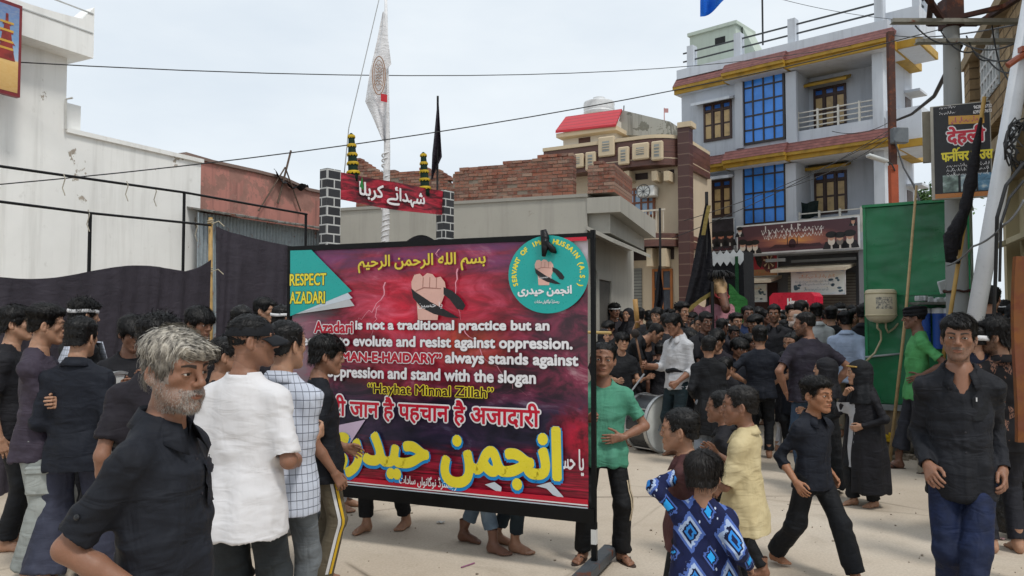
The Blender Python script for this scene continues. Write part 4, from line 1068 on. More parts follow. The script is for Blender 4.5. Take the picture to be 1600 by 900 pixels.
# framed picture of a shrine tower
def picture_mat():
    n = NT('printed_picture'); v = n.co('Generated'); s = n.sep(v)
    col = n.ramp(s[2], [(.0, '#b5873b'), (.3, '#d3a556'), (.36, '#e0b56a'), (.38, '#8fb5d6'), (.62, '#3f86c4'), (1., '#1f5fa6')])
    return n.set(n.mix(n.math('MULTIPLY', n.noise(n.map(v, (9, 9, 40)), 1, 4, .6), .35), col, '#e8d7a8'), .35)
pic = empty('framed_picture', WP.pt(*WP.uv(16, 150), .05), WP.rz, 'framed picture of a red and gold tower under blue sky on the white wall', 'picture')
f0 = WP.uv(-60, 60, .45)[0]; f1 = WP.uv(33, 90, .45)[0]; g0, g1 = WP.uv(33, 153, .45)[1], WP.uv(33, 9, .45)[1]
mb = MB(); WP.box(mb, f0, f1, g0, g1, .37, .45); keep(mb.build('frame', paint('#7a1d22', .4)), pic)
mb = MB(); WP.box(mb, f0 + .04, f1 - .04, g0 + .05, g1 - .05, .45, .454); keep(mb.build('print', picture_mat()), pic)
mb = MB(); um = WP.uv(9, 90, .45)[0]; zb = g0 + (g1 - g0) * .37
for r, z, h, c in [(.12, 0, .12, 0), (.1, .12, .1, 0), (.12, .22, .03, 0), (.075, .25, .12, 0), (.09, .37, .03, 0), (.045, .4, .08, 0), (.06, .48, .02, 0), (.02, .5, .14, 0)]:
    WP.poly(mb, [(um - r, zb + z), (um + r, zb + z), (um + r * .8, zb + z + h), (um - r * .8, zb + z + h)], .454, .458)
keep(mb.build('print', paint('#8e2a22', .4, dirt=.5, scale=9)), pic)
mb = MB()
for z in (.14, .24, .39, .5): WP.box(mb, um - .09, um + .09, zb + z, zb + z + .03, .458, .46)
keep(mb.build('print', paint('#d0a23c', .4)), pic)
# black pipe frame standing in front of it
mb = MB(); fr = empty('pipe_scaffold', at(288, 500, 9.4) * 1, label='black pipe frame of posts and rails in front of the white wall', cat='frame'); fr.location.z = 0
def pole_px(mb, px, y0, d, r, y1=None): p = at(px, y0, d); q = at(px, y1, d) if y1 else Vector((p.x, p.y, 0)); mb.tube([(p.x, p.y, p.z), (p.x, p.y, q.z)], r, 8)
BLK = metal('#17181a', .5)
A = [at(-40, 254, 7.6), at(290, 301, 9.4), at(480, 335, 10.6)]; B = [at(-40, 310, 7.0), at(142, 333, 8.2), at(330, 352, 9.3)]
keep(MB().tube(A, .015, 8).build('rail', BLK), fr); keep(MB().tube(B, .014, 8).build('rail', BLK), fr)
for px, y, d in ((288, 300, 9.4), (141, 333, 8.2), (478, 334, 10.6)):
    mb = MB(); pole_px(mb, px, y, d, .019); keep(mb.build('post', BLK), fr)
mb = MB()
for px, y, d in ((102, 277, 8.2), (200, 288, 8.8), (244, 297, 9.2), (308, 352, 9.3), (140, 333, 8.2)):
    p = at(px, y, d); mb.tube([p + Vector((0, -.03, .03)), p + Vector((.02, -.035, -.02)), p + Vector((-.01, -.03, -.12)), p + Vector((.02, -.03, -.2))], .006, 5)
keep(mb.build('rope_tie', paint('#a09a8c', .9)), fr)
PK = Plane(xy(300, 14.25), xy(500, 17.4)); PINK = plaster('pink_plaster', '#b47d72', '#64504a', '#8e6a60', .14, .75)
pk = empty('pink_house', PK.pt(1.5, 0), label='low house with faded pink plaster wall beyond the white building', cat='house')
mb = MB(); zz = [(PK.uv(px, py)[0], PK.uv(px, py)[1]) for px, py in ((288, 243), (330, 255), (400, 270), (440, 280), (480, 298), (520, 306))]
PK.poly(mb, [(zz[0][0], 0), (zz[-1][0], 0)] + zz[::-1], -3, 0); keep(mb.build('wall', PINK), pk)
mb = MB(); PK.poly(mb, [zz[0], zz[1], zz[2], zz[3], zz[4], zz[5]] + [(u, z + .06) for u, z in zz[::-1]], -3.05, .05); keep(mb.build('coping', plaster('old_coping', '#7d6a62')), pk)
SH = Plane(xy(306, 13.6), xy(500, 16.4)); sh = empty('tin_shed', SH.pt(1.5, 0), label='grey corrugated tin shed under the pink wall', cat='shed')
mb = MB(); N_ = 150; zs_ = SH.uv(380, 342)[1]
for i in range(N_):
    ua, ub = SH.L * i / N_, SH.L * (i + 1) / N_; oa, ob = .018 * math.sin(i * 1.6), .018 * math.sin((i + 1) * 1.6)
    mb.add([SH.pt(ua, 0, oa), SH.pt(ub, 0, ob), SH.pt(ub, zs_, ob), SH.pt(ua, zs_, oa)], [(0, 1, 2, 3)])
keep(mb.build('wall', metal('#8d979c', .5, .15), smooth=True), sh)
mb = MB(); rs = random.Random(2); top_ = [SH.pt(SH.L * i / 40, zs_ + .16 + .02 * rs.random(), -.6) for i in range(41)]; bot_ = [SH.pt(SH.L * i / 40, zs_ + .03 * rs.random(), .28 + .03 * math.sin(i * 2)) for i in range(41)]
mb.add(top_ + bot_, [(i, i + 1, 42 + i, 41 + i) for i in range(40)]); r_ = keep(mb.build('roof', metal('#7a7a76', .6, .3)), sh); md = r_.modifiers.new('thickness', 'SOLIDIFY'); md.thickness = .03
# sticks and rags on the pink roof
st = empty('stick_tripod', PK.pt(*PK.uv(440, 285), -.4), label='bare sticks tied up with a black rag on top of the pink wall', cat='sticks')
for a, b, r in (((430, 318), (449, 236), .022), ((400, 330), (440, 262), .016), ((466, 330), (440, 262), .016)):
    keep(MB().tube([PK.pt(*PK.uv(*a), .07), PK.pt(*PK.uv(*b), .1)], r, 6).build('stick', paint('#5b4b40', .9)), st)
mb = MB(); e0, e1 = PK.pt(*PK.uv(424, 266), .1), PK.pt(*PK.uv(474, 286), .1)
mb.grid(lambda u, v: e0.lerp(e1, u) + Vector((0, .3 * v - .1, -.22 * math.sin(u * 3.1) * (1 - .5 * v) - .1 * v + .04 * math.sin(u * 17 + v * 5))), 16, 6); keep(mb.build('rag', cloth('#17171b'), smooth=True), st)
CB = Plane(xy(918, 14.05), (xy(918, 14.05)[0] - .937 * 5.6, xy(918, 14.05)[1] + .349 * 5.6))   # u runs to the left from the right corner
CONC = plaster('raw_concrete', '#aaa79e', '#7d7a73', '#8a867d', .03, .35)
cb = empty('concrete_house', CB.pt(2.5, 0), label='unplastered grey concrete house with brick parapet behind the banner', cat='house')
zc = CB.uv(895, 309)[1]
mb = MB(); CB.box(mb, 0, 5.6, 0, zc, -4.2, 0); keep(mb.build('wall', CONC), cb)
mb = MB(); CB.box(mb, -.01, 5.6, zc, zc + .06, -4.2, .03); keep(mb.build('roof_slab', plaster('slab', '#9b9890')), cb)
ub0, ub1 = CB.uv(895, 275)[0], CB.uv(706, 285)[0]
keep(brick_wall(CB, ub0, ub1, zc + .062, 0, lambda u: zc + .86 + .02 * math.sin(u * 9) - .07 * (u - ub0), .24, -.02, 3), cb)
uc0, uc1 = CB.uv(960, 290)[0], CB.uv(917, 290)[0]
keep(brick_wall(CB, uc0, uc1, zc + .062, 0, lambda u: zc + .62 + .02 * math.sin(u * 20), 1.6, -.02, 4, name='brick_pier'), cb)
ul0, ul1 = CB.uv(706, 285, -1.5)[0], CB.uv(556, 275, -1.5)[0]
keep(brick_wall(CB, ul0 - .1, ul1, zc + .062, 0, lambda u: zc + 1.08 + .03 * math.sin(u * 8) + max(0, u - ul1 + .7) * .5 - max(0, ul0 + .3 - u) * 1.2, .22, -1.5, 5), cb)
# balcony slab and sunshade on its street side (right face)
CS = Plane(xy(918, 14.05), (CB.pt(0, 0) - CB.n * 4.2)[:2])
mb = MB(); zl = CB.uv(930, 333)[1]
CS.poly(mb, [(-.02, zc - .02), (3.6, zc - .02), (3.6, zl - .12), (-.02, zl)], 0, .62); CS.poly(mb, [(.12, zl - .002), (3.4, zl - .12), (3.4, zl - .4), (.12, zl - .36)], 0, .4); keep(mb.build('balcony_slab', CONC), cb)
mb = MB(); zw = CB.uv(935, 372)[1]
v0 = [CS.pt(-.05, zw + .16, 0), CS.pt(3.6, zw + .16, 0), CS.pt(3.6, zw - .1, .5), CS.pt(-.05, zw - .1, .5)]
mb.add(v0 + [p + Vector((0, 0, .07)) for p in v0], [(3, 2, 1, 0), (4, 5, 6, 7), (0, 1, 5, 4), (1, 2, 6, 5), (2, 3, 7, 6), (3, 0, 4, 7)]); keep(mb.build('sunshade', CONC), cb)
mb = MB(); CS.box(mb, .7, 1.7, 0, 2.35, .0, .012); keep(mb.build('doorway', paint('#55524d', .9)), cb)
mb = MB(); CS.box(mb, .55, .7, 0, 2.5, 0, .05); CS.box(mb, 1.7, 1.85, 0, 2.5, 0, .05); CS.box(mb, .55, 1.85, 2.35, 2.5, 0.001, .049); keep(mb.build('door_frame', CONC), cb)
mb = MB(); q = CB.pt(.1, 2.05, .05); 
bam = MB().tube([on_ground(905, 520) * 0 + at(905, 519, 9.6), at(955, 520, 9.4)], .018, 8).build('bamboo_pole', paint('#b59a62', .7)); tag(bam, 'pale bamboo pole held level just right of the banner', 'pole')
BH = Plane(xy(1066, 22.0), (xy(1066, 22.0)[0] - .858 * 5.2, xy(1066, 22.0)[1] + .513 * 5.2))        # u runs left
CREAM = plaster('cream_plaster', '#c3b39b', '#9c8b76', streak=.15); BSTONE = plaster('pale_stone', '#c9b89c', '#a39078', streak=.15)
def tile_mat():
    n = NT('brown_tiles'); v = n.co(); s = n.sep(v)
    ln = n.math('FRACT', n.math('MULTIPLY', s[2], 5.2)); lm = n.math('LESS_THAN', ln, .06)
    col = n.ramp(n.noise(n.map(v, (2, 2, 9)), 1, 4, .6), [(.3, '#4d322b'), (.7, '#6d473d')])
    col = n.mix(n.math('LESS_THAN', n.math('FRACT', n.math('MULTIPLY', s[2], 1.3)), .055), col, '#b9a58c')
    return n.set(n.mix(lm, col, '#2b1815'), .45, 0, None, .5)
TILE = tile_mat()
bh = empty('brown_house', BH.pt(2.6, 0), label='three storey house with brown tiled bands and pale stone window surrounds', cat='house')
def bz(px, py, o=0.0): return BH.uv(px, py, o)[1]
zb0, zb1 = bz(1000, 266), bz(1000, 226)
mb = MB(); BH.box(mb, .0, 4.1, 0, zb0 + .1, -3, 0); keep(mb.build('wall', CREAM), bh)
def rounded(mb, z0, z1, o, u_end=4.15, r=.4):
    """band with a round right-hand end"""
    sh = BH.uv(1066, 240, .2)[0] + o; P_ = [(u_end, o)] + [(sh + r - (r + o) * math.sin(t), -r + (r + o) * math.cos(t)) for t in np.linspace(0, math.pi / 2, 9)] + [(sh - o, -2.5), (u_end, -2.5)]
    b = [BH.pt(u, z0, q) for u, q in P_]; t_ = [BH.pt(u, z1, q) for u, q in P_]; n_ = len(P_)
    mb.add(b + t_, [tuple(range(n_ - 1, -1, -1)), tuple(range(n_, 2 * n_))] + [(i, (i + 1) % n_, n_ + (i + 1) % n_, n_ + i) for i in range(n_)])
mb = MB(); rounded(mb, zb0, zb1, .6); band = keep(mb.build('parapet', TILE), bh)
mb = MB(); rounded(mb, zb1, zb1 + .1, .66); keep(mb.build('coping', BSTONE), bh)
mb = MB(); rounded(mb, bz(1020, 388), bz(1020, 368), .6); keep(mb.build('balcony_slab', TILE), bh)
# roof room with red sloping eave
mb = MB(); u0, u1_, z0, z1_ = BH.bpx(mb, 880, 962, 192, 236, -3, -.5); keep(mb.build('roof_room', plaster('cream_wash', '#d3cec4', streak=.3)), bh)
RED = (lambda n: n.set(n.mix(n.math('LESS_THAN', n.math('FRACT', n.math('MULTIPLY', n.sep(n.co())[2], 7)), .14), '#b5202c', '#7d141d'), .45))(NT('red_tiles'))
mb = MB(); a0, a1 = BH.uv(868, 208, -.1), BH.uv(962, 190, -.1); b0, b1 = BH.uv(884, 186, -.9), BH.uv(972, 174, -.9)
v0 = [BH.pt(a0[0], a0[1], -.1), BH.pt(a1[0], a1[1] - .15, -.1), BH.pt(b1[0], b1[1], -.9), BH.pt(b0[0], b0[1], -.9)]
mb.add(v0 + [p + Vector((0, 0, .08)) for p in v0], [(3, 2, 1, 0), (4, 5, 6, 7), (0, 1, 5, 4), (1, 2, 6, 5), (2, 3, 7, 6), (3, 0, 4, 7)]); keep(mb.build('roof', RED), bh)
mb = MB(); BH.box(mb, a1[0], a0[0], a0[1] - .14, a0[1] - .01, -2.8, -.14); keep(mb.build('eave', BSTONE), bh)
mb = MB(); q = [BH.uv(960, 210, -.95), BH.uv(1047, 214, -.95), BH.uv(1047, 190, -.95), BH.uv(972, 172, -.95)]; BH.poly(mb, [(u, z) for u, z in q], -3, -.95); keep(mb.build('stair_wall', plaster('mouldy_plaster', '#a5a59e', '#5c5c56', '#6a6a62', .16, .8)), bh)
mb = MB(); BH.bpx(mb, 904, 922, 215, 230, -.6, -.48); w = keep(mb.build('window', paint('#4a2a22', .5)), bh)
c = BH.pt(BH.uv(936, 170, -2)[0], bz(936, 180, -2), -2); tk = MB().lathe([(.5, 0), (.52, .08), (.5, .12), (.52, .2), (.5, .26), (.52, .34), (.5, .42), (.3, .5), (.2, .52), (.2, .58), (.02, .6)], c, 24).build('water_tank', paint('#d5d6d6', .4), smooth=40); tag(tk, 'white round water tank on the roof of the brown tiled house', 'water tank')
m_ = MB().tube([BH.pt(*BH.uv(974, 182, -1), -1), BH.pt(*BH.uv(975, 165, -1), -1)], .02, 6).build('roof_mast', metal('#777777')); tag(m_, 'thin bare mast beside the roof tank of the brown house', 'mast')
sf = MB(); p0 = BH.pt(*BH.uv(1038, 190, -1), -1); sf.tube([p0, p0 + Vector((0, 0, .42))], .015, 6); sf.box(p0 + Vector((.06, 0, .34)), (.13, .01, .13)); tag(sf.build('small_flag', paint('#b98a8a', .8)), 'small reddish pennant on a stick at the brown house roof', 'flag')
# stone window surrounds in the parapet
for x0, x1, y0, y1 in ((892, 911, 240, 262), (914, 930, 237, 266), (934, 959, 213, 244), (965, 982, 229, 257), (987, 1013, 223, 249), (1017, 1035, 220, 250)):
    mb = MB(); u0, u1_, z0, z1_ = BH.bpx(mb, x0, x1, y0, y1, .6, .72, .03); f = keep(mb.build('stone_frame', BSTONE), bh)
    mb = MB(); k = .28 * min(u1_ - u0, z1_ - z0); BH.box(mb, u0 + k, u1_ - k, z0 + k, z1_ - k, 0.7, .725); g = mb.build('recess', paint('#8c8f8c', .5), None); keep(g, bh); 
    mb = MB(); n_ = 4
    for i in range(1, n_): BH.box(mb, u0 + k, u1_ - k, z0 + k + (z1_ - z0 - 2 * k) * i / n_ - .012, z0 + k + (z1_ - z0 - 2 * k) * i / n_ + .012, 0.726, .74)
    keep(mb.build('grille', BSTONE), bh)
WOODM = paint('#7a4526', .45, dirt=.4, scale=8); GLASS = paint('#8fa9c4', .12, dirt=.3, scale=2)
def window(P, x0, x1, y0, y1, o, parent, cols, rows, frame=WOODM, pane=GLASS, t=.05, arch=False, name='window', depth=.08, fw=.07):
    mb = MB(); u0, u1, z0, z1 = (lambda ym, xm: (min(P.uv(x0, ym, o)[0], P.uv(x1, ym, o)[0]), max(P.uv(x0, ym, o)[0], P.uv(x1, ym, o)[0]), P.uv(xm, y1, o)[1], P.uv(xm, y0, o)[1]))((y0 + y1) / 2, (x0 + x1) / 2)
    P.box(mb, u0, u0 + fw, z0, z1, o - depth, o); P.box(mb, u1 - fw, u1, z0, z1, o - depth, o); P.box(mb, u0 + fw, u1 - fw, z0, z0 + fw, o - depth, o - .002); P.box(mb, u0 + fw, u1 - fw, z1 - fw, z1, o - depth, o - .002)
    for i in range(1, cols): u = u0 + (u1 - u0) * i / cols; P.box(mb, u - t / 2, u + t / 2, z0 + fw, z1 - fw, o - depth, o - .006)
    for zr in rows: z = z0 + (z1 - z0) * zr; P.box(mb, u0 + fw, u1 - fw, z - t / 2, z + t / 2, o - depth, o - .01)
    w = keep(mb.build(name, frame), parent)
    mb = MB(); P.box(mb, u0 + fw * .5, u1 - fw * .5, z0 + fw * .5, z1 - fw * .5, o - depth, o - .035); mb.build('pane', pane, w)
    return (u0, u1, z0, z1, w)
window(BH, 980, 1023, 293, 340, .06, bh, 4, (.5, .78))
mb = MB(); BH.bpx(mb, 984, 1012, 271, 281, 0, .02); BH.bpx(mb, 1024, 1032, 268, 278, 0, .02); BH.bpx(mb, 1043, 1053, 265, 275, 0, .02); BH.bpx(mb, 982, 1010, 389, 407, 0, .02); BH.bpx(mb, 1042, 1053, 387, 405, 0, .02); keep(mb.build('vent', paint('#2e1d19', .6)), bh)
mb = MB()
for x in (975, 1018, 1037): BH.bpx(mb, x, x + 8, 267, 282, .0, .5)
for x in (970, 1010, 1031): BH.bpx(mb, x, x + 9, 388, 416, .0, .45)
keep(mb.build('bracket', BSTONE), bh)
ac = MB(); BH.bpx(ac, 994, 1022, 290, 307, .05, .42, .03); a0 = keep(ac.build('air_conditioner', paint('#d9d9d4', .45)), bh); a0.parent = None; a0.matrix_parent_inverse = Matrix(); tag(a0, 'boxy white air conditioner outside the upper window of the brown house', 'air conditioner')
mb = MB(); u, z = BH.uv(1005, 299, .43); mb.tube([BH.pt(u + .2 * math.cos(t), z + .2 * math.sin(t), .43) for t in np.linspace(0, 6.28, 17)], .012, 5, closed=True)
for i in range(5): mb.tube([BH.pt(u + .2 * math.cos(t + i * .63), z + .2 * math.sin(t + i * .63), .43) for t in (0, 3.14)], .006, 4)
mb.build('fan_grille', paint('#4c4f52', .5), a0)
mb = MB()
for i in range(26):
    u = .35 + i * .105; BH.box(mb, u - .012, u + .012, bz(1020, 366), bz(1020, 334), .5, .525)
BH.box(mb, .3, 3.1, bz(1020, 334), bz(1020, 334) + .05, .49, .535); keep(mb.build('railing', paint('#c9bfae', .5)), bh)
SHUT = (lambda n: n.set(n.mix(n.math('LESS_THAN', n.math('FRACT', n.math('MULTIPLY', n.sep(n.co())[2], 11)), .22), n.ramp(n.noise(n.co(), 2.5, 5, .65), [(.3, '#6e6e68'), (.7, '#8b8b84')]), '#4a4a47'), .5, .3))(NT('shutter'))
mb = MB(); BH.bpx(mb, 948, 1003, 420, 560, 0, .03); keep(mb.build('shutter', SHUT), bh)
window(BH, 1019, 1051, 420, 540, .05, bh, 2, (.3, .74), paint('#a0602a', .45), paint('#4a4f58', .2), name='door')
PILL = (lambda n: n.set(n.mix(n.math('LESS_THAN', n.math('FRACT', n.math('MULTIPLY', n.sep(n.co())[2], 3.2)), .1), '#4d302b', '#6b5449'), .5))(NT('pier_tiles'))
mb = MB(); BH.bpx(mb, 1060, 1078, 196, 560, -.1, .25); keep(mb.build('pier', PILL), bh)
mb = MB(); BH.bpx(mb, 1058, 1080, 190, 198, -.15, .3); keep(mb.build('pier_cap', BSTONE), bh)
GH = Plane(xy(1068, 27.0), xy(1387, 22.5)); GB = plaster('grey_wash', '#b6bcc5', '#7d8187', '#c8cacb', .0, .35); GBW = plaster('pale_wash', '#c4cad2', '#85888c', streak=.35)
gh = empty('grey_house', GH.pt(3, 0), label='grey three storey house with tall blue glass and yellow cornices', cat='house')
YEL = paint('#a98527', .6, dirt=.35); RT = (lambda n: n.set(n.mix(n.math('LESS_THAN', n.math('FRACT', n.math('MULTIPLY', n.sep(n.co())[2], 9)), .16), n.ramp(n.noise(n.co(), 6, 4, .6), [(.3, '#5e3532'), (.7, '#80504b')]), '#3d1f1e'), .65))(NT('roof_tiles'))
def gv(px, py, o=0.0): return GH.uv(px, py, o)
L = GH.L; zG = gv(1200, 385)[1]; z1c = gv(1100, 262)[1]; z2c = gv(1100, 130)[1]; ur = gv(1244, 200)[0]; REC = 1.1
mb = MB(); GH.box(mb, 0, ur, zG, z2c, -3, 0); GH.box(mb, ur, L, zG, z2c, -3, -REC); keep(mb.build('wall', GB), gh)
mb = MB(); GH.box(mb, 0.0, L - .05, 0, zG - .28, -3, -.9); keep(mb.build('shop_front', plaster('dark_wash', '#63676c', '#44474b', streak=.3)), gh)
mb = MB(); GH.box(mb, -.02, L + .0, zG - .28, zG, -2.9, .02); keep(mb.build('floor_slab', GB), gh)
mb = MB(); GH.bpx(mb, 1068, 1082, 385, 580, -.6, .02); GH.bpx(mb, 1343, 1386, 388, 580, -.8, .0); keep(mb.build('pier', plaster('pier_wash', '#7b7f85', streak=.4)), gh)
for x0, x1, ya, yb in ((1148, 1160, 100, 350), (1228, 1244, 90, 350)):
    for y0, y1 in ((112, 232), (255, 385)): mb = MB(); GH.bpx(mb, x0, x1, y0, y1, -.001, .14); keep(mb.build('pilaster', GB), gh)
BLUE = paint('#3f8ae6', .1, dirt=.3, scale=1.2); BFR = paint('#2b2726', .5)
window(GH, 1160, 1226, 110, 222, .07, gh, 4, (.2, .4, .6, .8), BFR, BLUE, .05, name='glass_wall'); window(GH, 1160, 1228, 250, 350, .07, gh, 4, (.25, .5, .78), BFR, BLUE, .05, name='glass_wall')
WFR = paint('#3b2620', .5); WPN = paint('#b59a6c', .4, dirt=.35, scale=5); BPN = paint('#2a5fae', .2)
def panel_window(x0, x1, y0, y1, o, leaves, name='window'):
    u0, u1, z0, z1, w = window(GH, x0, x1, y0, y1, o, gh, leaves, (.8,), WFR, WFR, .06, name=name)
    for i in range(leaves):
        a, b = u0 + (u1 - u0) * i / leaves + .07, u0 + (u1 - u0) * (i + 1) / leaves - .07
        mb = MB(); GH.box(mb, a, b, z0 + (z1 - z0) * .84, z1 - .09, o - .034, o - .024); mb.build('pane', BPN, w)
        for q0, q1 in ((.08, .4), (.45, .75)):
            mb = MB(); GH.box(mb, a, b, z0 + (z1 - z0) * q0, z0 + (z1 - z0) * q1, o - .034, o - .024); mb.build('pane', WPN, w)
panel_window(1099, 1143, 159, 219, .05, 3); panel_window(1099, 1143, 281, 340, .05, 3)
panel_window(1271, 1322, 134, 200, -REC + .05, 3, 'door'); panel_window(1272, 1323, 268, 334, -REC + .05, 3, 'door')
def shade(x0, x1, y0, y1, o, mat, out_=.45):
    mb = MB(); ym = (y0 + y1) / 2; u0, u1 = gv(x0, ym, o)[0], gv(x1, ym, o)[0]; z = gv((x0 + x1) / 2, y1, o)[1]; h = max(.09, gv((x0 + x1) / 2, y0, o)[1] - z)
    v0 = [GH.pt(u0, z + h * .6, o), GH.pt(u1, z + h * .6, o), GH.pt(u1, z, o + out_), GH.pt(u0, z, o + out_)]
    mb.add(v0 + [p + Vector((0, 0, .09)) for p in v0], [(3, 2, 1, 0), (4, 5, 6, 7), (0, 1, 5, 4), (1, 2, 6, 5), (2, 3, 7, 6), (3, 0, 4, 7)]); keep(mb.build('sunshade', mat), gh)
shade(1089, 1149, 155, 164, 0, GBW); shade(1088, 1148, 276, 284, 0, GBW); shade(1258, 1330, 121, 136, -REC, YEL); shade(1260, 1330, 257, 267, -REC, YEL)
def cornice(zc_, o):
    segs = [(-.15, gv(1140, 120)[0], o), (gv(1140, 120)[0], gv(1236, 120)[0], o + .28), (gv(1236, 120)[0], L + .35, o + .0 + .12)]
    for a, b, q in segs:
        mb = MB(); GH.box(mb, a, b, zc_ - .14, zc_ + .0, -2.8, q); GH.box(mb, a, b, zc_, zc_ + .1, -2.8, q + .1); keep(mb.build('cornice', YEL), gh); mb = MB(); GH.box(mb, a + .05, b - .05, zc_ - .155, zc_ - .142, -1.2, q - .05); keep(mb.build('soffit', GBW), gh)
        mb = MB(); v0 = [GH.pt(a, zc_ + .1, q + .12), GH.pt(b, zc_ + .1, q + .12), GH.pt(b, zc_ + .44, q - .16), GH.pt(a, zc_ + .44, q - .16)]; v1 = [p - GH.n * .4 for p in v0]
        mb.add(v0 + v1, [(0, 1, 2, 3), (7, 6, 5, 4), (0, 4, 5, 1), (1, 5, 6, 2), (2, 6, 7, 3), (3, 7, 4, 0)]); keep(mb.build('tile_band', RT), gh)
cornice(z1c - .1, .25); cornice(z2c - .12, .25)
mb = MB(); GH.box(mb, -.1, L + .2, z2c + .3, z2c + .62, -.35, .15); GH.box(mb, L - .05, L + .2, z2c + .3, z2c + .62, -2.9, -.352); GH.box(mb, -.1, L + .2, z2c - .001, z2c + .12, -2.95, -.1); keep(mb.build('parapet', GBW), gh)
mb = MB(); GH.box(mb, ur + .02, L, z1c - .05, z1c + .72, -.2, -.02); GH.box(mb, ur, L, z1c - .2, z1c - .04, -REC, -.03); GH.box(mb, ur, L, zG - .1, zG + .25, -.2, -.02); keep(mb.build('balcony_wall', GBW), gh)
RAIL = paint('#c9c6bd', .45)
for zb_, a, h_ in ((z1c + .72, ur, .62), (zG + .25, ur, .75)):
    mb = MB()
    for k in range(4): GH.box(mb, a, L - .1, zb_ + h_ * (k + .7) / 4, zb_ + h_ * (k + .7) / 4 + .035, -.12, -.085)
    for k in range(5): u = a + .02 + (L - a - .1) * k / 4; GH.box(mb, u - .03, u + .03, zb_, zb_ + h_ + .02, -.13, -.07)
    keep(mb.build('railing', RAIL), gh)
for px in (1078, 1152, 1237, 1374): mb = MB(); u = gv(px, 100)[0]; GH.box(mb, u - .12, u + .12, z2c + .6, z2c + 1.45, -.3, .0); keep(mb.build('roof_post', GBW), gh)
mb = MB()
for dz in (.95, 1.25): GH.box(mb, 0, L, z2c + dz, z2c + dz + .045, -.17, -.125)
keep(mb.build('roof_rail', metal('#4b4e50', .5)), gh)
# stair head on the roof
SG = plaster('pale_green_wash', '#b4bfb4', '#8a9088', streak=.3)
mb = MB(); u0, u1_, z0, z1_ = GH.bpx(mb, 1078, 1150, 48, 118, -2.9, -1.5); GH.box(mb, u0 - .05, u1_ + .08, z1_, z1_ + .12, -2.95, -1.4); sh_ = keep(mb.build('stair_head', SG), gh)
mb = MB(); GH.bpx(mb, 1117, 1133, 58, 68, -1.56, -1.49); mb.build('vent', paint('#1d1e20', .8), sh_)
mb = MB(); GH.poly(mb, [(u1_ + .08, z1_), (u1_ + .08, z2c + .1), (u1_ + 1.2, z2c + .1), (u1_ + .9, z2c + .6)], -2.8, -1.9); mb.build('stair_slope', SG, sh_)
# side wall with corner balconies
GS = Plane(GH.pt(L, 0)[:2], (GH.pt(L, 0) - GH.n * 6)[:2])
mb = MB(); GS.box(mb, 0, 3.0, zG, z2c, -.3, .0); keep(mb.build('side_wall', GBW), gh)
for zb_ in (z1c, z2c):
    mb = MB(); GS.box(mb, .25, 2.0, zb_ - .0, zb_ + .95, .0, .95); k = keep(mb.build('corner_balcony', GBW), gh)
    mb = MB(); GS.box(mb, .2, 2.05, zb_ - .22, zb_ - .002, .0, 1.0); mb.build('cornice', YEL, k); mb = MB(); GS.box(mb, .26, 1.99, zb_ - .235, zb_ - .222, .0, .94); mb.build('soffit', GBW, k)
for u in (.4, 1.2, 1.9): mb = MB(); GS.box(mb, u - .1, u + .1, z2c + .95, z2c + 1.5, .75, .95); keep(mb.build('roof_post', GBW), gh)
mb = MB(); GS.box(mb, .3, 2.0, z2c + 1.15, z2c + 1.19, .83, .87); GS.box(mb, .3, 2.0, z2c + 1.35, z2c + 1.39, .83, .87); keep(mb.build('roof_rail', metal('#4b4e50', .5)), gh)
for z in (z1c + .6, zG + .5):
    mb = MB(); GS.box(mb, 2.2, 2.75, z, z + 1.2, -.02, .02); w = keep(mb.build('window', WFR), gh)
    mb = MB(); GS.box(mb, 2.1, 2.95, z + 1.3, z + 1.37, 0, .45); keep(mb.build('sunshade', GBW), gh)
# shops below
mb = MB(); GH.bpx(mb, 1232, 1338, 428, 580, -1.0, -.86); keep(mb.build('shutter', SHUT), gh)
mb = MB(); GH.bpx(mb, 1158, 1215, 442, 580, -1.0, -.86); keep(mb.build('shutter', paint('#3a1d1e', .5)), gh)
AWN = paint('#b5ab98', .7)
for nm, x0, x1, y0, y1 in (('a', 1157, 1222, 430, 444), ('b', 1222, 1338, 412, 426)):
    shade(x0, x1, y0, y1, -.5, AWN, .9)
mb = MB(); GH.bpx(mb, 1236, 1338, 404, 408, -.5, -.44); GH.bpx(mb, 1196, 1226, 404, 409, .0, .1); keep(mb.build('pipe', paint('#8f9294', .5)), gh)
# antenna
p = GH.pt(*gv(1192, 70, -1), -1); an = MB(); an.tube([p, at(1191, -6, 24.5)], .03, 6); tag(an.build('antenna_mast', metal('#474a4c')), 'tall thin steel mast on the roof of the grey house', 'mast')
